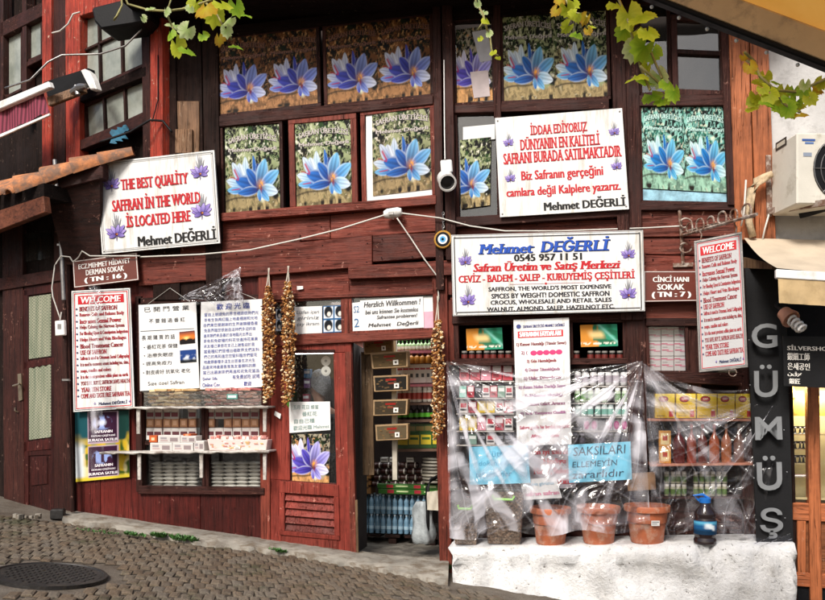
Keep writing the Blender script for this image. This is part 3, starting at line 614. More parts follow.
for y0, y1, lab in ((297, 359, 0), (367, 440, 1)):
    mb = MB(); nx = 16; vs = []
    for k in range(nx+1):
        x = 29+k*(51-29)/nx
        for y in (y0, y1): vs.append(D(x, y-(x-29)*.14, .004+.008*math.sin(k*1.4)))
    mb.add(vs, [(2*k, 2*k+2, 2*k+3, 2*k+1) for k in range(nx)]); mb.build('curtain', m_lace, odoor, smooth=True)
m_brass = M('tarnished_handle', (.42, .34, .24), .35, .2, 9, .8)
mb = MB(); s = sheet_px([(17.5, 374), (21, 373.5), (22, 400), (18.5, 401)], .035, DOORP); mb.prism([s.at(0, 0), s.at(1, 0), s.at(1, 1), s.at(0, 1)], s.n*-.01); mb.tube([D(19.5, 384, .04), D(19.5, 384, .08), D(13, 386, .085)], .011); mb.tube([D(15, 408, .03), D(15, 411, .06), D(18, 412, .03)], .008); mb.build('handle', m_brass, odoor)
mb = MB(); mb.H(24, 234, 262, 36, 232, 260, .0, .02, DOORP); mb.H(38, 232, 260, 50, 230, 257, .0, .02, DOORP); mb.build('fanlight', m_pane, old)
# porch roof: timber fascia and clay tiles stepping down to the left
porch = thing('tiled_porch', D(40, 200), 'small lean-to porch of orange clay tiles on a brown beam, upper left', 'porch')
P_ = lambda x, y, d: D(x, y, d)
mb = MB(); mb.prism([P_(-70, 233, .50), P_(43, 196, .50), P_(45, 212, .50), P_(-70, 257, .50)], NL*-.07); mb.build('fascia_beam', wood('brown_fascia', (.13, .040, .020), (.22, .10, .06), 'X', .6), porch, bevel=.005)
mb = MB(); mb.prism([P_(-70, 216, .46), P_(44, 183, .46), P_(44, 197, .46), P_(-70, 234, .46)], NL*-.45); mb.build('rafter', m_darkX, porch)
mb = MB(); mb.prism([W(57, 172, .42), W(103, 162, .36), W(103, 178, .36), W(58, 189, .42)], (0, .10, 0)); mb.build('purlin', m_mar, porch, bevel=.005)
mb = MB(); mb.prism([W(44, 190, .40), W(100, 178, .34), W(100, 262, .10), W(66, 265, .12)], (0, .05, 0)); mb.build('side_boards', m_mar, porch)
def tilerow(mb, p0, p1, n, down, r, ln):
    """half-round tiles laid side by side from p0 to p1, each running along 'down'"""
    p0, p1, dn = Vector(p0), Vector(p1), Vector(down).normalized(); al = (p1-p0).normalized(); up = al.cross(dn).normalized()
    if up.z < 0: up = -up
    for k in range(n):
        c = p0.lerp(p1, (k+.5)/n)+up*random.uniform(-.008, .01); j = Vector((random.uniform(-.01, .01),)*3); vs = []; m = 9
        for e, rr in ((0, r*.86), (ln, r)):
            for i in range(m):
                a = math.pi*i/(m-1)
                for th in (0, .016): vs.append(c+j+dn*(e-ln*.5)+al*(math.cos(a)*(rr-th))+up*(math.sin(a)*(rr-th)*.75))
        f = []
        for i in range(m-1):
            o0, o1, q0, q1 = 2*i, 2*i+2, 2*m+2*i, 2*m+2*i+2; f += [(o0, o1, q1, q0), (o0+1, q0+1, q1+1, o1+1), (q0, q1, q1+1, q0+1), (o0, o0+1, o1+1, o1)]
        mb.add(vs, f)
mb = MB()
dn = (W(44, 186, .40)-W(60, 160, .0)).normalized()
# ridge-like verge tiles seen broadside, climbing to the right
vp = [W(24, 189, .46), W(50, 180, .42), W(78, 170, .36), W(104, 162, .28), W(134, 153.5, .18)]
for a, b, r in zip(vp, vp[1:], (.155, .15, .14, .11)):
    al = (b-a).normalized(); up = Vector((0, -.25, 1)); up = (up-al*up.dot(al)).normalized(); sd_ = al.cross(up); vs = []; m = 11; a2 = a-al*.03
    for p, rr in ((a2, r*1.05), (b, r*.68)):
        for i in range(m):
            g_ = math.pi*(i/(m-1)*1.16-.08)
            for th in (0, .018): vs.append(p+sd_*(math.cos(g_)*(rr-th))+up*(math.sin(g_)*(rr-th)*.9))
    f = []
    for i in range(m-1):
        o0, o1, q0, q1 = 2*i, 2*i+2, 2*m+2*i, 2*m+2*i+2; f += [(o0, o1, q1, q0), (o0+1, q0+1, q1+1, o1+1), (q0, q1, q1+1, q0+1), (o0, o0+1, o1+1, o1)]
    mb.add(vs, f)
dnl = (NL*.85+Vector((0, 0, -.5))).normalized()
tilerow(mb, D(-90, 214, .42), D(25, 188, .45), 13, dnl, .075, .30)
mb.prism([D(-90, 216, .42), D(40, 184, .44), D(40, 172, .05), D(-90, 200, .05)], (0, 0, -.02))
mb.build('clay_tiles', m_tile, porch, smooth='angle')
# grey conduit pipe
mb = MB(); pp = [W(55, 160, .15), W(57, 187, .15), W(61, 235, .14), W(64, 300, .13), W(68, 420, .13), W(73, 512, .13)]
o = mb; o.tube(pp[:4], .024, 10); pipe = thing('conduit_pipe', W(75, 515, .13), 'thin grey conduit pipe running down the wall corner beside the old door', 'pipe'); o.build('upper_pipe', m_metal, pipe, smooth='angle')
mb = MB(); mb.tube(pp[3:], .024, 10); mb.build('painted_pipe', m_marZ, pipe, smooth='angle')
mb = MB()
for x, y in ((61.5, 245), (66.5, 380)): mb.box(W(x, y, .13), (.07, .05, .02))
mb.build('clip', m_metal, pipe)

# ================================================================== the bright red upper wing, far left
Q = WINGP.at
wing = thing('red_upper_wing', Q(80, 150), 'weathered bright red upper storey wing with small-paned windows, top left', 'building')
mb = MB(); e0, e1 = Q(150, -260, -.10), Q(150, 172, -.10); mb.prism([e0+ext_, e0, e1, e1+ext_], NL*-.06); mb.build('wall_boards', m_dark, wing)
for y0, l0, r0, y1, l1, r1, d, m in ((-30, 42, 51, 190, 42, 51, .05, m_wingred), (-30, 51, 65, 190, 51, 65, .02, m_marZ), (-30, 65, 80, 190, 66, 79, .06, m_wingred), (-30, 141, 149, 190, 143, 150, .05, m_marZ), (-30, 150, 162, 190, 150, 162, .08, m_wingred), (-30, 0, 3, 120, 0, 3, .04, m_marZ), (-30, 22, 26, 120, 22, 26, .03, m_marZ)):
    mb = MB(); mb.V(y0, l0, r0, y1, l1, r1, d, .12, WINGP); mb.build('post', m, wing, bevel=.005)
def wrail(x0, t0, b0, x1, t1, b1, d, m, th=.1): mb = MB(); mb.H(x0, t0, b0, x1, t1, b1, d, th, WINGP); mb.build('rail', m, wing, bevel=.005)
wrail(-40, 42, 58, 42, 2, 16, .04, m_mar); wrail(79, -2, 16, 150, -26, -6, .07, m_wingred); wrail(78, 93, 103, 146, 66, 76, .05, m_darkX); wrail(26, 62, 67, 42, 54, 59, .02, m_mar); wrail(80, 140, 150, 145, 112, 124, .05, m_mar)
m_greyglass, nt, out = newmat('dusty_grey_glass'); co = coords(nt); nn = noise(nt, co, 3.5, 5, .65); princ(nt, out, **{'Base Color': ramp(nt, nn, [(.3, (.20, .22, .19)), (.7, (.40, .42, .37))]), 'Roughness': .22, 'Specular IOR Level': .6})
def wwin(cs, mull, d=.0): window(cs, .035, d, mull, wing, m_marZ, m_greyglass, P=WINGP)
wwin([(80, 18), (142, -12), (144, 66), (82, 94)], [('v', .30, 0, 1), ('v', .66, 0, 1), ('h', .44, 0, 1)]); wwin([(83, 104), (144, 76), (145, 114), (85, 142)], [('v', .34, 0, 1), ('v', .68, 0, 1)])
wwin([(25, 18), (42, 10), (42, 56), (26, 63)], []); wwin([(2, 32), (22, 22), (22, 90), (2, 100)], [])
m_tarp = M('blue_tarpaulin', (.03, .15, .24), .5, .3, 8)
mb = MB(); s = Sheet(Q(112, 131, .08), Q(127, 125, .08), Q(126, 138, .09), Q(112, 144, .10)); n_ = 8
vs = [s.at(i/n_, j/n_, .03*math.sin(i*1.9+j)) for j in range(n_+1) for i in range(n_+1)]; mb.add(vs, [(j*9+i, j*9+i+1, j*9+i+10, j*9+i+9) for j in range(n_) for i in range(n_)])
tag(mb.build('tarpaulin', m_tarp, loc=Q(120, 147, .08), smooth=True), 'scrap of blue tarpaulin stuffed under the small-paned window', 'tarpaulin')
# the black canopy box jutting under the eave at the top
mb = MB(); mb.prism([W(91, 7, .3), W(150, -8, .3), W(150, 17, .3), W(140, 23, .3), W(101, 29, .3), W(94, 21, .3)], (0, .3, 0)); tag(mb.build('canopy_box', m_blackp, loc=W(130, 29, .3), bevel=.02), 'black plastic awning box fixed high above the small-paned windows', 'awning box')
# rolled striped awning
aw = thing('rolled_awning', Q(20, 130, .5), 'folded crimson striped awning with white metal arm at upper left', 'awning')
m_stripe, nt, out = newmat('crimson_striped_cloth'); wv = N(nt, 'TexWave', wave_type='BANDS'); wv.inputs['Scale'].default_value = 5.5; nt.links.new(coords(nt), wv.inputs[0])
princ(nt, out, **{'Base Color': ramp(nt, wv.outputs['Fac'], [(.35, (.09, .007, .020)), (.6, (.24, .035, .065))]), 'Roughness': .8})
mb = MB(); n_ = 14; s = Sheet(Q(-40, 126, .55), Q(42, 92, .45), Q(48, 112, .45), Q(-40, 154, .55)); vs = [s.at(i/n_, j, .02*math.sin(i*2.1)) for j in (0, .5, 1) for i in range(n_+1)]; mb.add(vs, [(j*15+i, j*15+i+1, j*15+i+16, j*15+i+15) for j in range(2) for i in range(n_)]); mb.build('cloth', m_stripe, aw, smooth=True)
mb = MB(); mb.prism([Q(-40, 117, .60), Q(48, 81, .50), Q(50, 87, .50), Q(-40, 126, .60)], NL*-.06); mb.build('front_bar', m_whitep, aw, bevel=.008)
mb = MB(); mb.prism([Q(-40, 151, .60), Q(49, 113, .50), Q(49, 115.5, .50), Q(-40, 155, .60)], NL*-.02); mb.build('hem_bar', m_whitep, aw, bevel=.004)
mb = MB(); mb.prism([Q(44, 82, .38), Q(88, 68, .15), Q(90, 82, .15), Q(48, 98, .38)], NL*-.08); mb.build('cassette', m_black, aw)
mb = MB(); mb.prism([Q(46, 97, .42), Q(82, 84, .22), Q(84, 92, .22), Q(48, 106, .42)], NL*-.05); mb.build('arm', m_brownw, aw, bevel=.008)
mb = MB(); pts = [Q(80, 70, .3), Q(84, 68.5, .3), Q(89, 72, .3), (Q(93, 80, .3)), Q(96, 89, .3), Q(90, 89.5, .3), Q(86, 82, .3)]; mb.prism(pts, NL*-.08); mb.build('end_bracket', m_whitep, aw, bevel=.01)
mb = MB(); mb.tube([Q(72, 92, .28), Q(80, 87, .28), Q(86, 86, .3)], [.03, .04, .025], 8); mb.tube([Q(76, 86, .28), Q(78, 95, .28)], .025, 8); mb.build('knuckle', m_metal, aw)

# ================================================================== crocus posters stuck in the windows
def crocus_poster(cs, n, style, seed, label, d=.03, crop=None, words=True, group='crocus posters in the upper windows', nu=None):
    seed += int(cs[0][0])%7; fr_ = random.Random(int(cs[0][0])); f0 = fr_.uniform(.82, 1.06); fade = np.array([f0*fr_.uniform(.94, 1.05), f0, f0*fr_.uniform(.94, 1.04)])
    sh = sheet_px(cs, d); t = thing('crocus_poster', sh.at(.5, 1), label, 'poster', group); board(sh, 'sheet', m_paper, .003, t)
    sw = {'warm': '#7d4e3a', 'violet': '#b9b2b0', 'cool': '#bdb4b0', 'cyan': '#b9dcd6'}[style]; dk = {'warm': '#150d0a', 'violet': '#1a1a1a', 'cool': '#2a2420', 'cyan': '#2a5850'}[style]
    if crop:
        picture(sh, 'crocus_picture', lambda u, v: paint_crocus(u, v, style, seed, crop), t, 90, 110)
    else:
        asp = (.0 if n == 1 else .0)
        def fn(u, v):
            x = u*n; k = np.minimum(np.floor(x), n-1); return paint_crocus(x-k, v, style, seed)*fade
        picture(sh, 'crocus_picture', fn, t, 95*n if n > 1 else 105, 120)
        if words:
            mb = MB()
            for k in range(n):
                a, b = (k+.06)/n, (k+.95)/n
                for l, c, e in ((.0020, dk, .008), (.0026, sw, 0)):
                    put_text(mb, sh, 'SAFRAN ÜRETİCİSİ', a+e, .075+e, b+e, .155+e, c, .02, 0, True, l, .045); put_text(mb, sh, 'Mehmet Değerli', a+e, .245+e, b+e, .305+e, c, .02, 0, False, l)
            mb.build('lettering', m_print, t)
    return t
crocus_poster([(218, 38), (318, 27), (320, 104), (217, 116)], 2, 'warm', 3, 'wide poster of two violet crocuses on brown earth, nearest the upper left corner post')
crocus_poster([(325, 26), (432, 13), (433, 95), (326, 107)], 2, 'warm', 3, 'wide poster of two violet crocuses on brown earth, left of the paired central posts')
crocus_poster([(501, 14), (608, 9), (610, 97), (502, 102)], 2, 'cool', 5, 'wide poster of two blue crocuses above the white sign with red Turkish lettering')
crocus_poster([(641, 105), (727, 107), (729, 193), (643, 188)], 2, 'cyan', 9, 'poster of two bright cyan crocuses in the window above the iron bracket')
crocus_poster([(225, 127), (279, 124), (280, 211), (226, 214)], 1, 'cool', 5, 'single blue crocus poster in the narrow pane beside the white English sign')
crocus_poster([(295, 122), (351, 118), (353, 203), (297, 208)], 1, 'cool', 5, 'single blue crocus poster in the middle pane of the lower window row', .038)
crocus_poster([(372, 109), (431, 104), (432, 189), (373, 196)], 1, 'cool', 5, 'single blue crocus poster with white paper margin left of the security camera', .036)
crocus_poster([(460, 140), (491, 137), (490, 205), (461, 209)], 1, 'cool', 7, 'narrow crocus poster behind dirty glass between security camera and white Turkish sign', .03, (.42, .1, 1, 1))
crocus_poster([(456, 30), (491, 25), (493, 100), (457, 103)], 1, 'violet', 11, 'faded pale crocus poster in the narrow pane right of the paired posts', .004, (.2, .1, 1, 1))
crocus_poster([(291.5, 434), (330, 434), (329, 489), (292.5, 490)], 1, 'violet', 5, 'tall violet crocus poster low in the red door above the louvres', .005, (.18, .30, .98, 1), group='posters on the door')
def plain_paper(name, cs, d, label, cat='paper', m=None, group=None): sh = sheet_px(cs, d); o = board(sh, name, m or m_paper, .002, None, sh.at(.5, 1)); return tag(o, label, cat, group), sh
plain_paper('white_backing_paper', [(366, 112), (432, 105), (434, 196), (366, 204)], .031, 'white margin paper behind the crocus poster left of the security camera')
plain_paper('blank_paper', [(463, 127), (495, 124), (495, 139), (463, 142)], .027, 'blank grey white paper taped above the narrow crocus poster')
m_faint = M('pale_reflection', (.50, .50, .54), .6, .2, 6)  # pale sheets imitate the reflection in the narrow pane's glass
plain_paper('reflection_sheet', [(472, 32), (492, 28), (493, 60), (480, 62)], .008, 'pale grey sheet imitating a glass reflection over the faded crocus poster', m=m_faint)
plain_paper('reflection_sheet', [(470, 72), (488, 70), (490, 96), (474, 98)], .010, 'pinkish sheet imitating a glass reflection low on the faded crocus poster', m=M('pinkish_reflection', (.50, .42, .42), .6, .2, 6))
m_bluegrey = M('crumpled_blue_cloth', (.25, .45, .55), .8, .5, 12)
plain_paper('sun_shade', [(642, 189), (729, 194), (730, 203), (642, 200)], .022, 'strip of crumpled blue and white sheeting under the cyan crocus poster', 'sheet', m_bluegrey)

# ================================================================== painted boards
RD, NB = '#c01824', '#141414'
def grommets(sh, t, us=((.02, .03), (.98, .03), (.02, .97), (.98, .97))):
    mb = MB()
    for u, v in us: mb.ball(sh.at(u, v, .004), .008, 8, (1, .5, 1))
    mb.build('screw', m_metal, t)
# 1 the English one
s = sheet_px([(96, 163), (214, 150), (220, 243), (102, 254)], .16, dd=(.07, .03, 0, .02)); t = sign('shop_sign', s, 'large white board saying the best quality saffran in the world is located here', 'sign', m_white, .02)
mb = PB(); ring(mb, s, .012, .006, '#8a8a88', .002, 1.28); ring(mb, s, .026, .003, '#a5a5a2', .002, 1.28)
put_text(mb, s, 'THE BEST QUALİTY', .20, .17, .775, .345, RD, .034, 0, True); put_text(mb, s, 'SAFFRAN İN THE WORLD', .115, .385, .865, .55, RD, .034, 0, True); put_text(mb, s, 'İS LOCATED HERE', .225, .575, .775, .735, RD, .034, 0, True)
put_text(mb, s, 'Mehmet DEĞERLİ', .315, .81, .975, .955, NB, .034)
for u, v, a in ((.125, .27, .11), (.875, .24, .115), (.14, .80, .13), (.87, .66, .13)): crocus_icon(mb, s, u, v, a, a*1.28)
mb.build('lettering', m_print, t); grommets(s, t)
# 2 the Turkish one
s = sheet_px([(495, 118), (622, 108), (629, 209), (500, 217)], .12, dd=(.02, .02, 0, 0)); t = sign('shop_sign', s, 'white board in red Turkish lettering over the upper windows beside the security camera', 'sign', m_white, .02)
mb = PB()
put_text(mb, s, 'İDDAA EDİYORUZ', .275, .075, .725, .20, RD, .032, 0, True); put_text(mb, s, 'DÜNYANIN EN KALİTELİ', .19, .20, .815, .345, RD, .032, 0, True); put_text(mb, s, 'SAFRANI BURADA SATILMAKTADIR', .05, .365, .975, .475, RD, .032, 0, True)
put_text(mb, s, 'Biz Safranın gerçeğini', .185, .545, .825, .675, RD, .028); put_text(mb, s, 'camlara değil Kalplere yazarız.', .06, .71, .95, .83, RD, .028); put_text(mb, s, 'Mehmet DEĞERLİ', .35, .855, .98, .965, NB, .034)
for u, v, a in ((.10, .27, .065), (.93, .24, .065), (.10, .63, .065), (.93, .58, .065)): crocus_icon(mb, s, u, v, a, a*1.28)
mb.build('lettering', m_print, t); grommets(s, t)
# 3 the main one
s = sheet_px([(451, 235), (643, 230), (645, 311), (453, 316)], .16, dd=(.03, .03, 0, 0)); t = sign('shop_sign', s, 'widest white board with blue name, phone number and list of nuts over the display', 'sign', m_white, .03)
mb = PB(); ring(mb, s, .014, .006, '#4a4a4c', .002, 2.37); ring(mb, s, .002, .003, '#9a9a9a', .002, 2.37)
for l, c, e in ((.003, '#0b1020', .003), (.0042, '#1d4fb4', 0)):
    put_text(mb, s, 'Mehmet', .145+e, .125+e*2, .445+e, .245+e*2, c, .026, .18, True, l); put_text(mb, s, 'DEĞERLİ', .475+e, .06+e*2, .835+e, .24+e*2, c, .026, .18, True, l)
put_text(mb, s, '0545 957 11 51', .335, .26, .69, .345, NB, .03)
put_text(mb, s, 'Safran Üretim ve Satış Merkezi', .115, .34, .885, .49, RD, .034, .18, True); put_text(mb, s, 'CEVİZ - BADEM - SALEP - KURUYEMİŞ ÇEŞİTLERİ', .035, .475, .955, .615, RD, .032, .0, True)
rect(mb, s, .31, .625, .70, .632, '#b08a90'); disc(mb, s, .50, .628, .006, .014, RD)
for i, (q, a, b) in enumerate((("SAFFRON, THE WORLD'S MOST EXPENSIVE", .195, .835), ('SPICES BY WEIGHT! DOMESTIC SAFFRON', .21, .825), ('CROCUS, WHOLESALE AND RETAIL SALES', .205, .835), ('WALNUT, ALMOND, SALEP, HAZELNOT ETC.', .185, .85))): put_text(mb, s, q, a, .655+i*.083, b, .715+i*.083, '#1e1e28', .026)
for u, v, a in ((.075, .34, .055), (.925, .31, .055), (.085, .83, .065), (.92, .80, .065)): crocus_icon(mb, s, u, v, a, a*2.37)
mb.build('lettering', m_print, t); grommets(s, t)
# brown street plates
m_plate = M('brown_enamel', (.13, .028, .018), .3, .12, 6)
s = sheet_px([(72.5, 261), (137, 252.5), (139, 280), (74, 288)], .13); t = sign('street_sign', s, 'brown street plate with TN 16 above the left welcome board', 'sign', m_plate, .008, 'brown street plates')
mb = PB(); ring(mb, s, .008, .012, '#d9d2cc', .002, 2.2); put_text(mb, s, 'ECZ.MEHMET HİDAYET', .09, .10, .89, .34, '#e8e4e0', .02); put_text(mb, s, 'DERMAN SOKAK', .20, .40, .79, .60, '#e8e4e0', .02); put_text(mb, s, '( TN : 16 )', .17, .68, .83, .90, '#f0ece8', .04); mb.build('lettering', m_print, t)
s = sheet_px([(644, 271), (699, 271), (699, 301), (644, 302)], .10); t = sign('street_sign', s, 'brown street plate with TN 7 partly behind the hanging welcome sign', 'sign', m_plate, .008, 'brown street plates')
mb = PB(); ring(mb, s, .008, .012, '#d9d2cc', .002, 1.8); put_text(mb, s, 'CİNCİ HANI', .16, .14, .82, .36, '#e8e4e0', .03); put_text(mb, s, 'SOKAK', .24, .43, .74, .62, '#e8e4e0', .03); put_text(mb, s, '( TN : 7 )', .14, .68, .86, .90, '#f0ece8', .04); mb.build('lettering', m_print, t)
BEN = ['BENEFITS OF SAFFRON', 'Renews Cells and Relaxes Body', 'Increases Sexual Power', 'Helps Calming the Nervous System', 'For Bleeding Upset & Constipation Indigestion', 'Helps Heart and Vein Blockages', 'Blood Treatment Cancer', 'USE OF SAFFRON', 'Saffron is used in Ottoman Serial Calligraphy', 'It is used in cosmetics scents including tea, skins,', 'soaps, candles and colors', 'It is the most precious edible plant on earth', 'YOU SAVE, BUY IT, SAFFRON SAVES HEALTH', 'YEAR TEN STORE', 'COME AND TASTE FREE SAFFRAN TEA']
WID = [.72, .83, .78, .83, .88, .85, .80, .52, .90, .88, .58, .86, .88, .58, .88]
def welcome(s, t, asp):
    mb = PB(); ring(mb, s, .02, .012, '#6a6a6e', .002, asp); ring(mb, s, .045, .014, RD, .002, asp)
    rect(mb, s, .11, .045, .89, .115, RD, .0026); ring(mb, s, .10, .01, '#e8e4e0', .002, asp) if False else None
    put_text(mb, s, 'WELCOME', .15, .055, .85, .106, '#f4f2f0', .02, .12, True, .0045)
    for i, (q, w) in enumerate(zip(BEN, WID)):
        v = .135+i*.0515; put_text(mb, s, q, .13, v, min(.95, .06+w), v+.037, '#a01c2a' if i % 3 else '#8a1420', .03, .1 if i in (0, 7) else 0, True)
        mb.colour('#3d3a55'); disc(mb, s, .085, v+.018, .018, .008, '#4a4664')
    for u in (.36, .93): crocus_icon(mb, s, u, .945, .03, .014)
    put_text(mb, s, 'Mehmet DEĞERLİ', .42, .925, .89, .958, '#1d2450', .03, .1); mb.build('lettering', m_print, t)
s = sheet_px([(71.5, 291), (130, 288), (134.5, 408), (73.5, 412)], .10, dd=(.02, .02, 0, 0)); t = sign('welcome_board', s, 'tall white welcome board flat on the wall, listing saffron benefits in red', 'sign', m_white, .01, 'welcome boards'); welcome(s, t, .50)
# its twin hangs from the iron bracket
s = sheet_px([(695, 242), (741, 233), (747, 366), (700, 371)], .62, dd=(-.02, .05, .05, -.02)); t = sign('hanging_sign', s, 'tall grey framed welcome sign hanging free from the wrought iron bracket', 'sign', M('grey_sign_face', (.50, .50, .51), .4, .05, 4), .012, 'welcome boards'); welcome(s, t, .35)
mb = MB()
for u0, v0, u1, v1 in ((-.02, -.008, 1.02, .008), (-.02, .992, 1.02, 1.01), (-.02, .008, .02, .992), (.98, .008, 1.02, .992)): mb.prism([s.at(u0, v0, .006), s.at(u1, v0, .006), s.at(u1, v1, .006), s.at(u0, v1, .006)], s.n*-.024)
mb.build('frame', m_metal, t, bevel=.002)
mb = MB()
for u in (.12, .88):
    p = s.at(u, 0, 0); mb.tube([p, p+Vector((.01, 0, .05)), p+Vector((-.01, 0, .09))], .006)
p = s.at(.7, 1.01); mb.tube([p+Vector((.03*math.cos(a), 0, -.03+.03*math.sin(a))) for a in [k*.7 for k in range(10)]], .004); mb.build('hook', m_iron, t)
# bracket
t = thing('iron_bracket', W(682, 262, .03), 'scrolled pale wrought iron bracket on the wall holding the hanging welcome sign', 'bracket')
mb = MB(); mb.tube([W(679, 206, .04), W(681, 230, .05), W(683, 264, .04)], .015, 6); mb.box(W(679, 205, .035), (.17, .02, .035)); mb.box(W(683, 265, .035), (.17, .02, .035)); mb.build('wall_bar', m_iron, t)
pa, pb = W(681, 236, .06), W(757, 214, 1.0); mb = MB(); mb.tube([pa, pb], .013, 6); mb.tube([W(683, 232, .06), W(720, 222.5, .5), W(755, 216.5, .95)], .008, 6); mb.build('arm', m_iron, t)
mb = MB()
for k in range(6):
    c = pa.lerp(pb, .12+k*.15)+Vector((0, 0, .045)); dr = (pb-pa).normalized(); r0 = .055+.012*(k % 2)
    mb.tube([c+(dr*math.cos(a)+Vector((0, 0, 1))*math.sin(a))*r0*(1-.10*a) for a in [-.9+j*.42 for j in range(15)]], .008, 5)
for sgn in (-1, 1):
    c = pa+Vector((.03, -.02, sgn*.10)); mb.tube([c+Vector((math.cos(a)*.06*(1-.1*a), -.0, sgn*math.sin(a)*.06*(1-.1*a))) for a in [j*.4 for j in range(15)]], .008, 5)
mb.build('scroll', m_iron, t)

# ================================================================== handwritten sheets and notes
INK, INK2 = '#26262c', '#2b3f94'
s = sheet_px([(138.5, 305), (196, 302), (199.5, 388), (140, 391)], .055, dd=(0, 0, .03, .03)); t = sign('handwritten_sheet', s, 'white handwritten sheet with two small photos, hung in the left display window', 'notice', m_paper, .003, 'handwritten sheets in the window')
mb = PB()
for i, (q, a, b, v, h) in enumerate((('已 開 門 營 業', .10, .88, .03, .07), ('不 要 錯 過 番 紅', .18, .80, .17, .06), ('長 期 購 買 的 話', .05, .62, .36, .065), ('• 番紅花茶 保健', .08, .66, .47, .06), ('• 治療失眠症', .08, .58, .57, .055), ('• 提高免疫力', .06, .55, .665, .055), ('• 對皮膚好 抗氧化 老化', .06, .86, .765, .06), ('Sıze özel Safran', .14, .75, .90, .05))): put_text(mb, s, q, a, v, b, v+h*.85, INK, .0)
rect(mb, s, .03, .305, .95, .312, '#38383c'); mb.build('writing', m_print, t)
def sunset(u, v):
    img = np.zeros(u.shape+(3,)); img[:] = L3('#4a2c3a'); blend(img, np.clip(v*2.2, 0, 1), L3('#e0762a')); blend(img, np.exp(-(((u-.45)/.2)**2+((v-.55)/.12)**2)), L3('#ffe08a')); blend(img, np.clip((v-.66+.12*np.abs(np.sin(u*7)))*14, 0, 1), L3('#140d0c')); return img
ph = Sheet(s.at(.70, .34, .004), s.at(.96, .33, .004), s.at(.96, .475, .004), s.at(.70, .485, .004))
picture(ph, 'photo', sunset, t, 16, 12, m_gloss)
ph = Sheet(s.at(.70, .555, .004), s.at(.97, .55, .004), s.at(.97, .695, .004), s.at(.70, .70, .004))
def bluephoto(u, v):
    img = np.zeros(u.shape+(3,)); img[:] = L3('#1c3c7c'); blend(img, np.clip((v-.72)*9, 0, 1), L3('#141a22')); blend(img, np.clip((vnoise(u, v, 8, 3)-.5)*6, 0, 1)*np.clip(1-np.abs(v-.6)*4, 0, 1), L3('#e8eef4')); return img
picture(ph, 'photo', bluephoto, t, 16, 12, m_gloss)
s = sheet_px([(201, 302), (262, 299), (263, 387), (200, 389.5)], .055, dd=(0, 0, .03, .03)); t = sign('handwritten_sheet', s, 'white sheet filled with blue Chinese handwriting in the left display window', 'notice', m_paper, .003, 'handwritten sheets in the window')
mb = PB(); ro = random.Random(4); TXT = '這裡出售世界上最好的番紅花產於當地我們自己種植生產請進來品嘗免費的茶有很多種類堅果和香料歡迎朋友們再次光臨謝謝您的支持'
put_text(mb, s, '歡 迎 光 臨', .26, .03, .80, .10, INK2, .01)
for i in range(12):
    q = ''.join(ro.choice(TXT) for _ in range(15)); put_text(mb, s, q, .04+.02*ro.random(), .13+i*.06, .95-.12*ro.random(), .172+i*.06, '#3a4c98', .0)
put_text(mb, s, 'Şehir Sifa', .04, .865, .28, .905, INK2, .01); put_text(mb, s, '有免費試吃 試喝', .52, .85, .95, .90, INK2, .0); put_text(mb, s, 'Online Cev.', .04, .93, .33, .975, INK2, .01); put_text(mb, s, '歡迎', .70, .93, .82, .98, INK2, .01); mb.build('writing', m_print, t)
t = thing('hanging_string', W(168, 290, .06), 'thin strings holding the handwritten sheets in a peak', 'string'); mb = MB()
mb.tube([W(148, 304, .06), W(170, 288, .06), W(190, 302, .06)], .0025, 4); mb.tube([W(207, 301, .06), W(232, 289, .06), W(256, 299, .06)], .0025, 4); mb.build('cord', m_cable, t)
s = sheet_px([(289, 402), (330, 401.5), (330.5, 430), (289.5, 433)], .03); t = sign('handwritten_sheet', s, 'small white note with faint green writing on the red door above the violet crocus', 'notice', m_paper, .003)
mb = PB()
for q, a, b, v in (('五月 花日 蜂蜜', .10, .72, .10), ('番紅花', .32, .68, .33), ('自自己種', .12, .62, .56), ('歡迎光臨 Mehmet', .10, .97, .78)): put_text(mb, s, q, a, v, b, v+.15, '#7d9a94', .0)
mb.build('writing', m_print, t)
s = sheet_px([(360, 300.5), (423, 296.5), (424, 327.5), (361, 331)], .028); t = sign('handwritten_sheet', s, 'white German note reading Herzlich Willkommen over the open doorway', 'notice', m_paper, .003)
mb = PB()
for q, a, b, v0, v1 in (('Herzlich Willkommen !', .06, .96, .06, .24), ('bei uns können Sie kostenlos', .08, .92, .33, .47), ('Safrantee probieren!', .26, .90, .53, .68), ('Mehmet   Değerli', .12, .92, .76, .93)): put_text(mb, s, q, a, v0, b, v1, INK, .012, .2)
mb.build('writing', m_print, t)
s = sheet_px([(352, 303), (361, 302), (361, 331), (352, 332)], .02); t = sign('handwritten_sheet', s, 'narrow note with blue scribbles at the left edge over the doorway', 'notice', m_paper, .003); mb = PB(); put_text(mb, s, 'S2', .2, .12, .8, .35, '#3a6a9a', .0); put_text(mb, s, '2', .25, .55, .8, .85, '#3a6a9a', .0); mb.build('writing', m_print, t)
plain_paper('pink_note', [(423, 312), (434, 311), (434, 328), (423, 329)], .020, 'small blank pink note beside the German welcome note', m=M('pink_paper', (.75, .42, .52), .8))
plain_paper('white_note', [(414, 298), (433, 297), (434, 311), (423, 312)], .018, 'blank white note corner behind the German welcome note')
s = sheet_px([(294.5, 307), (322, 306), (322, 333), (295, 334)], .02); t = sign('handwritten_sheet', s, 'white note with grey writing in the small pane above the red door', 'notice', m_paper, .003); mb = PB()
for i, q in enumerate(('Lütfen içeri', 'giriniz', 'çay ikram')): put_text(mb, s, q, .08, .14+i*.22, .9, .30+i*.22, '#6a7078', .0, .15)
mb.build('writing', m_print, t)
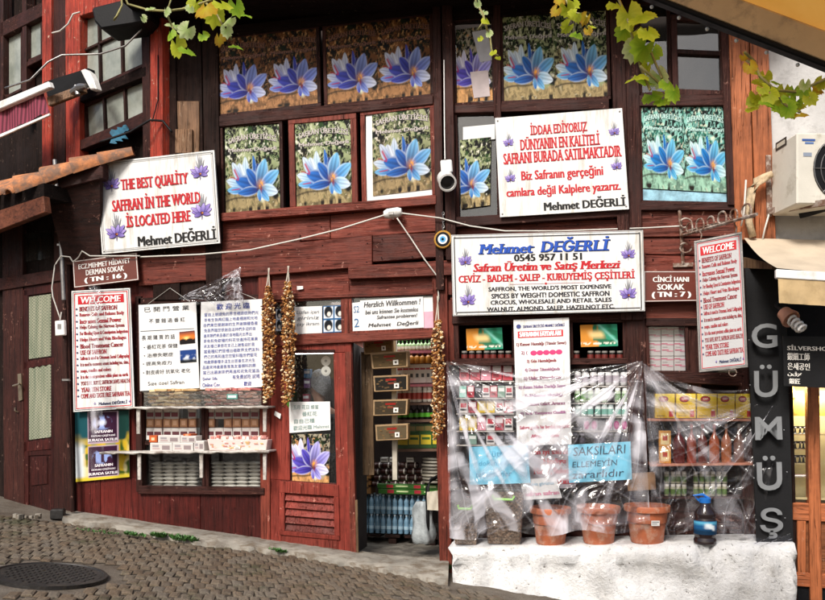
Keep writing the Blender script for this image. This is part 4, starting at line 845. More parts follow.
def portrait(u, v):
    x = (u*2) % 1; y = (v*2) % 1; img = np.zeros(u.shape+(3,)); img[:] = L3('#d8e0e8'); blend(img, np.clip((.42-np.hypot(x-.5, (y-.45)*.9))*14, 0, 1), L3('#11151c')); blend(img, np.clip((.20-np.hypot(x-.55, (y-.62)))*18, 0, 1), L3('#e4dcd2'))
    blend(img, ((x < .06) | (x > .94) | (y < .06) | (y > .94))*1.0, L3('#2f5d8a')); return img
s = sheet_px([(323, 306), (345, 305), (345, 332), (323, 333)], .02); t = sign('photo_sheet', s, 'sheet of four small dark portraits beside the note above the red door', 'picture', m_paper, .003); picture(s, 'portraits', portrait, t, 44, 44)
s = sheet_px([(276, 309), (281, 309), (281, 331), (276, 331)], .02); t = sign('photo_sheet', s, 'sliver of a picture sheet glimpsed between the two nut strings', 'picture', m_paper, .003); picture(s, 'portraits', lambda u, v: portrait(u*.4, v), t, 10, 30)
# long banner in the middle of the right display
s = sheet_px([(513.5, 320), (569, 317.5), (571.5, 444), (517, 446)], .10, dd=(0, 0, .12, .12)); t = sign('banner', s, 'tall white banner headed Safranın Faydaları hanging over the right display', 'banner', m_white, .004)
mb = PB(); put_text(mb, s, 'SAFRAN ÜRETİCİSİ MEHMET DEĞERLİ', .17, .040, .92, .068, '#2a2a6c', .04, 0, True); rect(mb, s, .07, .095, .89, .148, '#c4202e'); put_text(mb, s, 'SAFRANIN FAYDALARI', .10, .102, .86, .140, '#ffffff', .05, 0, True, .004)
disc(mb, s, .09, .055, .045, .018, '#2d3a78')
for i, (q, a, b, c) in enumerate((('1) Kanser Hastalığı (Tümör Savar)', .04, .94, '#7c1a26'), ('2) (', .12, .24, '#9a5a70'), ('3) Göz Hastalığında', .22, .76, '#8a1c2c'), ('4) Damar Tıkanıklığında', .18, .82, '#a06a86'), ('5) Uyku Düzenleyici', .16, .84, '#a05a80'), ('6) Astım Nefes Darlığı Savar', .06, .92, '#a06c96'), ('7) Alzheimer Hastalığı', .16, .86, '#884a78'), ('8) Cinsel Gücü Artırıcı', .12, .90, '#8a3a66'), ('9) Sinir Yatıştırıcı Özellik', .08, .92, '#a05c8a'), ('Safranı günde bir bardak çay içiniz', .06, .98, '#b03a5a'), ('Afiyet şifa olsun', .26, .78, '#c04a6a'))):
    v = .185+i*.0685+(.045 if i > 8 else 0); put_text(mb, s, q, a, v, b, v+.033, c, .03, 0, True)
for k in range(5): disc(mb, s, .35+k*.115, .272, .06, .020, '#cc2f6e')
mb.build('lettering', m_print, t)
def bandnote(cs, d, label, lines, dd=(0, 0, 0, 0)):
    s = sheet_px(cs, d, dd=dd); t = sign('blue_note', s, label, 'notice', m_blue, .003); mb = PB()
    for q, u0, v0, u1, v1, c in lines: put_text(mb, s, q, u0, v0, u1, v1, c, .0, .1)
    mb.build('writing', m_print, t)
bandnote([(469, 447), (527.5, 445), (530.5, 483), (470, 485)], .30, 'pale blue paper note with faded writing, left one behind the plastic', (('Lütfen', .30, .12, .72, .28, '#4aa0c4'), ('dokunmayınız', .16, .38, .86, .54, '#4aa0c4'), ('teşekkürler', .10, .66, .70, .84, '#4a98bc')))
bandnote([(568, 445), (630.5, 441.5), (632, 479.5), (569, 483)], .30, 'pale blue paper note lettered Saksıları, right one behind the plastic', (('SAKSILARI', .08, .07, .92, .30, '#27465c'), ('ELLEMEYİN', .06, .40, .78, .60, '#2a4c64'), ('zararlıdır', .05, .70, .88, .90, '#2a4c64')))
s = sheet_px([(528, 446), (575, 445), (576, 488), (531, 489)], .16); t = sign('grey_notice', s, 'grey notice with red words between the two blue notes', 'notice', M('grey_notice_card', (.30, .27, .29), .5, .2, 6), .003); mb = PB()
for q, u0, v0, u1, v1 in (('en iyi safran', .1, .08, .9, .24), ('Hediye', .3, .30, .8, .46), ('Nadir , Bulunur', .08, .52, .98, .68), ('derim.', .45, .74, .95, .90)): put_text(mb, s, q, u0, v0, u1, v1, '#a01828', .03, 0, True)
mb.build('lettering', m_print, t)
s = sheet_px([(520, 480), (556, 477), (562, 498), (524, 500)], .27); t = sign('white_notice', s, 'small white notice with pink line below the grey notice', 'notice', m_paper, .003); mb = PB(); put_text(mb, s, 'Çekiniz görünüz', .1, .18, .9, .38, '#8ab4cc', .01); put_text(mb, s, 'safran safran', .05, .62, .97, .82, '#d890a8', .03); mb.build('lettering', m_print, t)
# colourful poster low on the left, behind the shelf end
def collage(u, v):
    img = np.zeros(u.shape+(3,)); img[:] = L3('#123a34'); n1 = vnoise(u, v, 6, 21); n2 = vnoise(u, v, 14, 22)
    blend(img, np.clip((v-.42)*6, 0, 1), L3('#d8cf9a')); blend(img, np.clip((n1-.5)*8, 0, 1)*np.clip((v-.3)*8, 0, 1), L3('#c8a828')); blend(img, np.clip((n2-.55)*8, 0, 1)*np.clip((v-.35)*6, 0, 1), L3('#3f5a1c'))
    blend(img, np.clip((.2-u)*12, 0, 1)*np.clip((v-.4)*8, 0, 1), L3('#dfe6ea')); blend(img, np.clip((.35-np.hypot(u-.12, v-.2))*6, 0, 1)*.5, L3('#1c5a6a')); blend(img, np.clip((v-.93)*30, 0, 1), L3('#d8c23a'))
    for a, b in ((0, .47), (.5, .96)):
        m = ((u > .24) & (u < .80) & (v > a) & (v < b))*1.0; blend(img, m, L3('#35132f')); e = m*((u < .255) | (u > .785) | (v < a+.015) | (v > b-.015)); blend(img, e, L3('#b8a0b0'))
        k = np.hypot((u-.5)/.2, (v-a-.17)/.12); blend(img, np.clip((1-k)*3, 0, 1)*(n2 > .42), L3('#8fa2d8')); blend(img, np.clip((.5-k)*3, 0, 1)*(n1 > .5), L3('#d8dcf0'))
    return img
s = sheet_px([(75, 412), (129, 410), (129.5, 477), (76, 482)], .025); t = sign('poster', s, 'yellow and purple two-panel poster under the left welcome board', 'poster', m_paper, .003); picture(s, 'collage', collage, t, 70, 90)
mb = PB()
for a in (0, .49):
    for i, q in enumerate(('SAFRANIN', 'FAYDALI ÇEŞİTLERİ', 'BURADA SATILIR')): put_text(mb, s, q, .36-.06*i, a+.28+i*.06, .70+.05*i, a+.32+i*.06, '#e6e0e6', .03)
mb.build('lettering', m_print, t)

# ================================================================== cables, camera, amulet, small boxes
def cable(pts, r, label, m=m_cable, n=5, sag=0.0, nm='cable'):
    ps = [W(*p) for p in pts]; out_ = []
    for a, b in zip(ps, ps[1:]):
        for k in range(6): q = a.lerp(b, k/6); q.z -= sag*math.sin(math.pi*k/6); out_.append(q)
    out_.append(ps[-1]); mb = MB(); mb.tube(out_, r, n); return tag(mb.build(nm, m, loc=ps[0], smooth=True), label, 'cable')
cable([(140, 257, .14), (200, 254.5, .12), (250, 250, .12), (300, 239, .14), (340, 229, .14), (388, 214, .13)], .008, 'white cable sagging along the beam from the English board to the junction box')
cable([(400, 213, .13), (440, 218, .13), (470, 226, .13), (505, 231, .12), (560, 231, .09), (646, 228, .06), (682, 226, .06)], .007, 'white cable running right from the junction box above the widest board')
cable([(397, 218, .13), (412, 240, .10), (425, 260, .12), (437, 276, .08), (439, 300, .06)], .007, 'thin white cable dropping from the junction box towards the nut string by the doorway')
cable([(60, 318, .15), (53, 297, .16), (52, 288, .16), (55, 265, .17), (61, 256, .18), (70, 257, .18), (73, 262, .17), (78, 258, .18), (82, 251, .2), (90, 256, .18), (140, 256, .16)], .007, 'looped white cable around the conduit pipe by the TN 16 plate')
cable([(5, 88, .3), (30, 80, .35), (48, 62, .3), (62, 55, .25), (100, 54, .2), (125, 46, .2), (142, 29, .2)], .010, 'brownish cable draped across the red upper wing', m_metal)
cable([(52, 33, .2), (60, 31, .2), (68, 24, .2), (73, 14, .2), (80, 12, .2)], .008, 'short pale wire looped on the bright red posts', m_cable)
cable([(100, 142, .25), (130, 132, .2), (150, 120, .2), (163, 121, .15), (172, 132, .15)], .012, 'black cable curling over the wooden block by the English board', m_blackp)
cable([(158, 55, .12), (158, 100, .12), (152, 122, .12)], .006, 'thin dark wire down the dark post at upper left', m_blackp)
t = thing('junction_box', W(393, 218, .12), 'small rounded white junction box on the red beam', 'junction box'); mb = MB(); mb.lathe([(.001, -.09), (.032, -.085), (.048, -.05), (.048, .05), (.032, .085), (.001, .09)], W(393, 213, .115), 12, rot=Matrix.Rotation(R(84), 3, 'Y'), caps=False); mb.build('box_body', m_whitep, t, smooth='angle'); mb = MB(); mb.box(W(391, 213, .165), (.05, .006, .03)); mb.build('face_plate', m_metal, t)
mb = MB(); mb.tube([W(393, 219, .11), W(393, 213, .08)], .01); mb.build('stub', m_cable, t)
m_lens = M('dark_lens', (.008, .008, .01), .1, .1, 4)
t = thing('security_camera', W(445, 192, .2), 'white bullet security camera mounted on the central post', 'security camera')
mb = MB(); p = sheet_px([(440, 160), (451.5, 159), (452.5, 172), (441, 173)], .14); mb.prism([p.at(0, 0), p.at(1, 0), p.at(1, 1), p.at(0, 1)], p.n*-.05); mb.build('mount', m_whitep, t, bevel=.01)
ax_ = (W(449, 185, .42)-W(444, 176, .16)).normalized(); rt_ = Vector((0, 0, 1)).rotation_difference(ax_).to_matrix(); c0 = W(445, 178, .17)
mb = MB(); mb.lathe([(.03, -.05), (.06, -.03), (.075, .0), (.078, .16), (.082, .17), (.066, .172), (.064, .15)], c0, 18, rot=rt_); mb.build('housing', m_whitep, t, smooth='angle')
mb = MB(); mb.lathe([(.064, .15), (.05, .155), (.03, .162), (.001, .165)], c0, 18, rot=rt_); mb.build('lens', m_lens, t, smooth=True)
mb = MB(); mb.tube([W(446, 173, .12), W(446, 177, .15)], .02, 8); mb.tube([W(445, 159, .14), W(444.5, 130, .13), W(444, 60, .12)], .006, 5); mb.build('cable', m_whitep, t)
t = thing('evil_eye_amulet', W(443, 248, .11), 'round blue evil eye amulet on a chain beside the widest board', 'amulet')
am = W(443, 239.5, .115); ry = Matrix.Rotation(R(90), 3, 'X')
for nm, pr, cl in (('rim', [(.078, -.02), (.086, 0), (.078, .012), (.06, .012)], '#b98a3c'), ('dark_disc', [(.070, -.01), (.068, .014), (.001, .016)], '#0b0d16'), ('white_ring', [(.046, .012), (.045, .0185), (.001, .019)], '#e8e8ea'), ('blue_iris', [(.029, .015), (.028, .0215), (.001, .022)], '#5aa6d8'), ('pupil', [(.013, .02), (.012, .0245), (.001, .025)], '#0a0a12')):
    mb = MB().colour(cl); mb.lathe(pr, am, 22, rot=ry); mb.build(nm, m_gloss, t)
mb = MB()
for k in range(6): p = am+Vector((.002, 0, .09+k*.03)); mb.tube([p+Vector((math.cos(a)*.009*(1 if k % 2 else .3), math.cos(a)*.009*(.3 if k % 2 else 1), math.sin(a)*.02)) for a in [j*math.pi/4 for j in range(9)]], .0035, 5)
mb.build('chain', m_metal, t)
t = thing('meter_box', W(60, 336, .14), 'small white box hung on the conduit pipe by the old door', 'box'); mb = MB(); s = sheet_px([(54.5, 321), (64, 320), (64.5, 335), (55, 336)], .20); mb.prism([s.at(0, 0), s.at(1, 0), s.at(1, 1), s.at(0, 1)], s.n*-.04); mb.build('case', m_whitep, t, bevel=.006); mb = MB(); mb.tube([W(60, 320, .18), W(61.5, 312, .17)], .006); mb.build('wire', m_cable, t); mb = MB(); mb.box(s.at(.5, .4, .002), (.04, .003, .05)); mb.build('label_plate', m_metal, t)
# a white sticker and scrap on the red wood
plain_paper('white_scrap', [(297, 286), (303, 286), (303, 289), (297, 290)], .022, 'tiny white scrap of paper on red lintel above the nut strings')
plain_paper('white_scrap', [(275, 411), (281, 414), (280, 419), (274, 415)], .05, 'white scrap stuck on the red post left of the door')

# ================================================================== white plinth under the right display
PL = .47
m_lime, nt, out = newmat('flaking_whitewash'); co = coords(nt); a1 = noise(nt, co, 4, 7, .7); a2 = noise(nt, co, 22, 6, .75); a3 = noise(nt, coords(nt, (3, 3, 9)), 3, 7, .75)
c = ramp(nt, a1, [(.3, (.70, .69, .67)), (.55, (.86, .86, .86))]); c = mixc(nt, ramp(nt, a2, [(.33, (1, 1, 1)), (.40, (0, 0, 0))]), c, (.13, .11, .09)); c = mixc(nt, ramp(nt, a3, [(.32, (.95,)*3), (.39, (0, 0, 0))]), c, (.22, .19, .16))
hb = mixc(nt, .5, a1, a2); princ(nt, out, **{'Base Color': c, 'Roughness': .9, 'Normal': bump(nt, hb, 1.0, .05)})
PT = lambda x: 549.5+(x-450)*(-4.5/340)
mb = MB(); nx, nz = 60, 12; z0 = -1.0; vs = []
for j in range(nz+1):
    for i in range(nx+1):
        x = 447+(796-447)*i/nx; p = W(x, PT(x), PL); zz = p.z+(z0-p.z)*(j/nz)**1.2; w = vnoise(np.array(i*.13), np.array(j*.35), 2.6, 5)-.5; w2 = vnoise(np.array(i*.31), np.array(j*.7), 3, 8)-.5
        e = .03*math.cos(j*.9) if j < 2 else 0
        q = Vector((p.x+(.04 if i == 0 and j > 0 else 0), p.y-.05*j/nz-float(w)*.14-float(w2)*.09*(j > 0)+(.045 if j == 0 else 0), zz+(.006 if j == 0 else 0)))
        if i == 0: q.y += .05
        vs.append(q)
fs = [(j*(nx+1)+i, (j+1)*(nx+1)+i, (j+1)*(nx+1)+i+1, j*(nx+1)+i+1) for j in range(nz) for i in range(nx)]
b0 = len(vs)
for i in range(nx+1): p = vs[i]; vs.append(Vector((p.x, .02, p.z+.008)))
fs += [(i, i+1, b0+i+1, b0+i) for i in range(nx)]
l0 = len(vs)
for j in range(nz+1): p = vs[j*(nx+1)]; vs.append(Vector((p.x+.01, .05, p.z)))
fs += [(j*(nx+1), l0+j, l0+j+1, (j+1)*(nx+1)) for j in range(nz)]
r0 = len(vs)
for j in range(nz+1): p = vs[j*(nx+1)+nx]; vs.append(Vector((p.x+.01, .05, p.z)))
fs += [(j*(nx+1)+nx, (j+1)*(nx+1)+nx, r0+j+1, r0+j) for j in range(nz)]
mb.add(vs, fs); tag(mb.build('stone_plinth', m_lime, smooth=True, loc=W(600, 600, PL)), 'thick flaking whitewashed stone plinth under the right display', 'plinth')
def PTz(px, d): return W(px, PT(px), PL).z+.006
def plinth_at(px, d): p = W(px, 540, d); p.z = PTz(px, d); return p

# ================================================================== helpers for goods
def row(build, x0, x1, n, yb, d, label, group, x_end_y=None, skip=()):
    """n copies of one article side by side along a shelf, from px x0 to x1 with their feet at yb"""
    root = None; yb1 = yb if x_end_y is None else x_end_y; out_ = []
    for i in range(n):
        if i in skip or (n > 5 and 0 < i < n-1 and random.random() < .05): continue
        f = (i+.5)/n; p = W(x0+(x1-x0)*f, yb+(yb1-yb)*f, d)
        if root is None: root = build(p); tag(root, label, None, group); out_.append(root)
        else: out_.append(dup(root, p+Vector((random.uniform(-.004, .004), random.uniform(-.012, .006), 0)), rz=random.uniform(-.16, .16)))
    return out_
def pxw(x0, x1, y, d): return (W(x1, y, d)-W(x0, y, d)).length
def pxh(y0, y1, x, d): return W(x, y0, d).z-W(x, y1, d).z
def box_geo(mb, p, w, dp, h, c, face=None, top=None):
    """a carton standing on p; optional printed face patches (u0,v0,u1,v1,colour)"""
    mb.colour(c); mb.box(p+Vector((0, dp/2, h/2)), (w, dp, h))
    if face:
        s = Sheet(p+Vector((-w/2, 0, h)), p+Vector((w/2, 0, h)), p+Vector((w/2, 0, 0)), p+Vector((-w/2, 0, 0)))
        for k, f in enumerate(face): rect(mb, s, *f, l=.0015+k*.0007)
def carton(w, dp, h, c, face, cat='box', name='carton', label='carton'):
    def b(p):
        mb = MB(); box_geo(mb, p, w, dp, h, c, face); o = mb.build(name, m_pack, loc=p, bevel=min(.003, w*.03)); return tag(o, label, cat)
    return b
def jar(w, h, body, lid, band=None, name='jar', cat='jar', lidh=.2):
    def b(p):
        t = thing(name, p, name, cat); r = w*.46
        mb = MB().colour(body); mb.lathe([(r*.8, 0), (r, h*.05), (r, h*(.92-lidh)), (r*.8, h*(1-lidh))], p, 10); mb.build('jar_body', m_pack, t, smooth='angle')
        mb = MB().colour(lid); mb.lathe([(r*.9, h*(1-lidh)), (r*.92, h*.98), (r*.85, h)], p, 10); mb.build('lid', m_pack, t, smooth='angle')
        if band: mb = MB().colour(band); mb.lathe([(r*1.02, h*.18), (r*1.02, h*(.80-lidh))], p, 10, caps=False); mb.build('paper_label', m_pack, t, smooth=True)
        return t
    return b
def flask(w, h, body, cap, band=None, name='bottle', m=None, neck=.25):
    def b(p):
        t = thing(name, p, name, 'bottle'); r = w*.45
        mb = MB().colour(body); mb.lathe([(r*.9, 0), (r, h*.04), (r, h*.52), (r*.85, h*.62), (r*neck*1.4, h*.74), (r*neck, h*.80), (r*neck, h*.90)], p, 12); mb.build('bottle_body', m or m_pack, t, smooth='angle')
        mb = MB().colour(cap); mb.lathe([(r*neck*1.25, h*.89), (r*neck*1.3, h*.99), (r*neck, h)], p, 10); mb.build('cap', m_pack, t, smooth='angle')
        if band: mb = MB().colour(band); mb.lathe([(r*1.02, h*.14), (r*1.02, h*.42)], p, 12, caps=False); mb.build('paper_label', m_pack, t, smooth=True)
        return t
    return b
def plank(name, x0, x1, y0, y1, d0, d1, th, m, label, cat='shelf', yy=None):
    y1b = y0 if yy is None else yy
    mb = MB(); a, b = W(x0, y0, d1), W(x1, y1b, d1); e = Vector((0, d1-d0, 0)); a2, b2 = a+e, b+e
    mb.prism([a2, b2, b, a], (0, 0, -th)); return tag(mb.build(name, m, loc=a, bevel=.003), label, cat)

# ================================================================== left display: two shelves with sweets
m_shelfw = M('worn_white_shelf', (.52, .49, .45), .6, .25, 9, bmp=.3, dirt=(.26, .22, .19), dirtamt=.38)
for yy0, yy1, xa, xb, lab, drop in ((407, 406, 117, 268, 'upper worn white shelf under the handwritten sheets', ((138, 434), (264.5, 432))), (452, 450.5, 100, 269, 'lower worn white shelf above the stacked grey packets', ((139, 480), (201, 478), (264.5, 480)))):
    t = thing('display_shelf', W((xa+xb)/2, yy0, .1), lab, 'shelf', 'white shelves of the left display'); mb = MB(); a, b = W(xa, yy0, .21), W(xb, yy1, .21); n_ = 24; k = []
    mb.prism([a+Vector((0, .21, 0)), b+Vector((0, .21, 0)), b, a], (0, 0, -.018)); mb.build('shelf_board', m_shelfw, t, bevel=.004)
    mb = MB(); pts = [a.lerp(b, i/n_)+Vector((0, -.004, -.012+.005*math.sin(i*2.3))) for i in range(n_+1)]; mb.tube(pts, [.013+.005*math.sin(i*1.7) for i in range(n_+1)], 6); mb.build('nylon_edge', m_shelfw, t, smooth=True)
    for x, yb in drop: mb = MB(); mb.V(yy0+2, x-1.8, x+1.8, yb, x-1.6, x+1.6, .185, .02); mb.build('bracket', m_shelfw, t, bevel=.003)
gl = 'sweets and packets in the left display'
# slabs of biscuit in a tub, pink sweets in a tub
def slabs(x0, x1, y0, y1, d, cols, nlayer, label, lid):
    b = W((x0+x1)/2, y1, d); w = pxw(x0, x1, y1, d); h = pxh(y0, y1, x0, d); t = thing('sweet_tub', b, label, 'tub', gl); mb = MB(); rr = random.Random(int(x0))
    for k in range(nlayer):
        nn_ = 26; hh_ = h*.95/nlayer
        for i in range(nn_):
            mb.colour(rr.choice(cols)); mb.box(b+Vector((-w/2+.03+(w-.06)*rr.random(), rr.uniform(.03, .08), hh_*(k+.5)+rr.uniform(-.004, .006))), (rr.uniform(.03, .12), .15, hh_*rr.uniform(.35, .8)), Matrix.Rotation(rr.uniform(-.16, .16), 3, 'Y'))
    mb.build('sweets', m_pack, t, bevel=.003)
    mb = MB(); h2 = h*.78
    for c, sz in (((0, -.045, h2/2), (w*1.03, .003, h2)), ((-w*.515, .06, h2/2), (.003, .21, h2)), ((w*.515, .06, h2/2), (.003, .21, h2)), ((0, -.05, h2), (w*1.06, .012, .008))): mb.box(b+Vector(c), sz)
    mb.build('clear_tub', m_tub, t)
    if lid: mb = MB(); s = Sheet(b+Vector((-.04, -.05, h*.62)), b+Vector((.07, -.05, h*.62)), b+Vector((.07, -.05, h*.36)), b+Vector((-.04, -.05, h*.36))); rect(mb, s, 0, 0, 1, 1, '#5f9a90'); rect(mb, s, .1, .25, .9, .75, '#d8e6e0', .004); mb.build('price_tag', m_print, t)
slabs(147, 202, 388, 406.5, .13, ['#c8a472', '#b08a58', '#d9bd8c', '#a87c50', '#e2cda4'], 5, 'clear tub of tan layered biscuits on the upper white shelf', False)
slabs(204, 262, 387, 406, .13, ['#b86a66', '#c98880', '#9a4a4c', '#d8aaa2', '#c08a78'], 5, 'clear tub of pink sweets with green tag on the upper white shelf', True)
# rows in the glazed bays
for bay, (xa, xb) in enumerate(((146, 196), (206, 259))):
    w_ = ('left', 'right')[bay]; w = pxw(xa, xb, 430, -.02)/6
    row(carton(w*.97, .08, pxh(409, 420, 170, -.02), '#a8a6a2', [(.0, .0, 1, .30, '#d8d6d2'), (.1, .42, .9, .8, '#6a2430'), (.2, .15, .8, .35, '#d8d6d2')], label='small pack'), xa, xb, 6, 419, -.02, f'small grey and maroon pack in the top row of the {w_} glazed bay', gl)
    row(carton(w*.97, .08, pxh(419, 428, 170, -.02), '#8a5f46', [(.08, .1, .92, .9, '#b88860'), (.25, .25, .75, .75, '#d8b090')], label='amber pack'), xa, xb, 6, 427.5, -.02, f'amber brown pack in the middle row of the {w_} glazed bay', gl)
    row(carton(w*.97, .08, pxh(428, 440, 170, -.02), '#d8d6d2', [(.1, .30, .9, .62, '#5a2730'), (.15, .05, .85, .2, '#e0dedb')], label='pale pack'), xa, xb, 6, 440, -.02, f'pale pack with maroon stripe in the low row of the {w_} glazed bay', gl)
    mb = MB(); mb.prism([W(xa-3, 441, -.015), W(xb+2, 440, -.015), W(xb+2, 444, -.015), W(xa-3, 445, -.015)], (0, .25, 0)); tag(mb.build('inner_shelf', m_mar, loc=W(xa, 444, -.01)), f'narrow dark shelf inside the {w_} glazed bay', 'shelf')
    # stacked grey packets low down
    n_ = 4; wP = pxw(xa+4, xb, 470, -.05)/n_; hP = pxh(461, 487, 170, -.05)/7; root = None; m_pk = M('grey_wrapped_packet_%s' % w_, (.78, .75, .69), .45, .15, 14, bmp=.4, bscale=30)
    for i in range(n_):
        for k in range(7):
            x = xa+4+(xb-xa-4)*(i+.5)/n_; p = W(x, 488, -.05)+Vector((random.uniform(-.005, .005), 0, k*hP))
            if root is None:
                mb = MB(); vs = []; f_ = 8; g_ = 5
                for s_ in (-1, 1):
                    for j in range(g_):
                        for q in range(f_):
                            u, v = q/(f_-1)*2-1, j/(g_-1)*2-1; vs.append(p+Vector((u*wP*.5, .06+v*.06, hP*.45+s_*hP*.46*(1-abs(u)**3)**.6*(1-abs(v)**3)**.5)))
                fs = []
                for b_ in (0, 1):
                    o_ = b_*f_*g_
                    for j in range(g_-1):
                        for q in range(f_-1):
                            fc = (o_+j*f_+q, o_+j*f_+q+1, o_+(j+1)*f_+q+1, o_+(j+1)*f_+q); fs.append(fc if b_ else fc[::-1])
                mb.add(vs, fs); root = tag(mb.build('wrapped_packet', m_pk, loc=p, smooth=True), f'grey wrapped packet stacked behind glass at the foot of the {w_} bay', 'packet', gl)
            else: dup(root, p, rz=random.uniform(-.06, .06))
# white cartons and the pink tray on the lower shelf
rc = random.Random(3)
for i, (x0, x1, y0, y1, orange) in enumerate(((150, 172, 443, 451.5, 0), (172.5, 193, 443, 451.3, 0), (158, 180, 435.5, 443, 0), (180.5, 196, 436, 443, 0), (194, 204, 441, 451, 2), (149, 157, 435.5, 442.5, 1), (183, 191, 434, 436, 1))):
    w = pxw(x0, x1, y1, .15); h = pxh(y0, y1, x0, .15); p = W((x0+x1)/2, y1, .15)
    face = [(.05, .1, .95, .9, '#c9c4c0'), (.55, .3, .9, .8, '#8d7f80'), (.12, .25, .4, .5, '#9a9296'), (.12, .6, .45, .75, '#b8a0a0')] if orange != 1 else [(.1, .15, .9, .85, '#c8602a'), (.3, .3, .7, .7, '#f0c8a0')]
    o = carton(w, .13, h, '#dad6d2' if orange != 1 else '#b85426', face)(p)
    tag(o, ['white printed carton at bottom left of the pile on the lower shelf', 'white printed carton at bottom middle of the pile on the lower shelf', 'white carton at top middle of the pile on the lower shelf', 'white carton at top right of the pile on the lower shelf', 'upright white carton at the right end of the carton pile', 'small orange carton at the top left of the carton pile', 'thin orange carton lid lying on the carton pile'][i], 'box', gl)
b = W(237, 450.8, .14); w = pxw(208, 267, 450, .15); t = thing('sweet_tray', b, 'tray of pink and white powdered sweets at the right end of the lower shelf', 'tray', gl)
mb = MB().colour('#dcc8c2'); mb.prism([b+Vector((-w/2*.95, 0, 0)), b+Vector((w/2*.97, 0, 0)), b+Vector((w/2*1.03, 0, .11)), b+Vector((-w/2*1.02, 0, .11))], (0, .14, 0)); s = Sheet(b+Vector((-w/2, 0, .11)), b+Vector((w/2, 0, .11)), b+Vector((w/2, 0, 0)), b+Vector((-w/2, 0, 0)))
for k in range(36): u, v = rc.random()*.9+.03, rc.random()*.7+.1; rect(mb, s, u, v, u+.06*rc.random()+.02, v+.10, rc.choice(['#d8a090', '#e6d2b8', '#c98a80', '#efe6e0', '#d9b070']), .0015+.0002*k)
rect(mb, s, .46, .62, .56, .82, '#f0f0ec', .011); rect(mb, s, .48, .7, .54, .76, '#5a6a4a', .012); mb.build('tray_box', m_pack, t, bevel=.004)
mb = MB()
for k in range(40): mb.colour(rc.choice(['#d89a92', '#e8c0b4', '#f0e2dc', '#c9766c'])); mb.box(b+Vector((rc.uniform(-w*.47, w*.47), rc.uniform(.02, .12), .115+rc.uniform(0, .02))), (.045, .035, .03), Matrix.Rotation(rc.random()*3, 3, 'Z'))
mb.build('sweets', m_pack, t, bevel=.003)

# ================================================================== strings of dried nuts
m_nut = vcol('dried_nut', .75, .15)
m_cordw = M('pale_cord', (.55, .50, .42), .9)
def nut_string(px, y0, y1, wpx, d, label, second=None, seed=1, yt=None):
    top = W(px, y0, d); bot = W(px+1, y1, d); rw = pxw(px, px+wpx, y0, d)*.5; rr = random.Random(seed); H_ = top.z-bot.z
    t = thing('nut_string', W(px, yt or y0-20, d), label, 'nut string', 'strings of threaded nuts'); mb = MB(); cols = ['#8e5c34', '#b4834e', '#74482a', '#d9b98c', '#a8743f', '#583420', '#ead6b4', '#9a6638']
    lines = ((-.70, 0, 1.0), (-.30, -.45, .985), (.10, -.55, .97), (.45, -.40, .95), (.74, .05, .90), (-.2, .5, .96), (.4, .5, .93)) 
    for ox, oy, ln in lines:
        z = 0
        while z < H_*ln:
            tp = min(1, .25+z/H_*6); cc = top+Vector(((ox*rw)*tp+rr.uniform(-.012, .012)+math.sin(z*9+ox*5)*.006, oy*rw*tp*.9+rr.uniform(-.012, .012), -z)); cc.x += (bot.x-top.x)*z/H_
            mb.colour(rr.choice(cols)); r = rr.uniform(.009, .0145)
            mb.ball(cc, r, 6, (rr.uniform(.8, 1.3), rr.uniform(.8, 1.2), rr.uniform(.7, 1.1))); 
            a_ = rr.uniform(0, 6.28); mb.ball(cc+Vector((math.cos(a_)*r*1.1, -abs(math.sin(a_))*r, rr.uniform(-.01, .01))), r*.75, 5); z += r*rr.uniform(1.25, 1.7)
    o = mb.build('threaded_nuts', m_nut, t, smooth=True); o['kind'] = 'stuff'
    mb = MB(); tt = W(px, yt or y0-20, d); mb.tube([tt, top+Vector((.01, 0, .02)), top+Vector((-.02, 0, -.10))], .006, 5); mb.tube([tt+Vector((.01, 0, 0)), top+Vector((-.015, -.01, 0))], .006, 5); mb.build('cord', m_cordw, t)
nut_string(268.5, 287, 402, 13.5, .16, 'long string of brown threaded nuts, leftmost of the pair by the door', seed=3, yt=268)
nut_string(288, 283, 406, 14, .17, 'long string of brown threaded nuts against the red door glass', seed=5, yt=266)
nut_string(437.5, 321, 440, 13, .18, 'string of threaded nuts hanging at the right side of the open doorway', seed=9, yt=296)
mb = MB(); s = sheet_px([(284.5, 390), (289.5, 392), (289, 408), (286, 404)], .10); mb.prism([s.at(0, 0), s.at(1, 0), s.at(1, 1), s.at(0, 1)], s.n*-.004); tag(mb.build('green_tag', M('bright_green_card', (.15, .42, .03), .6), loc=s.at(.5, 1)), 'small bright green tag hanging under the nut string at the door', 'tag')

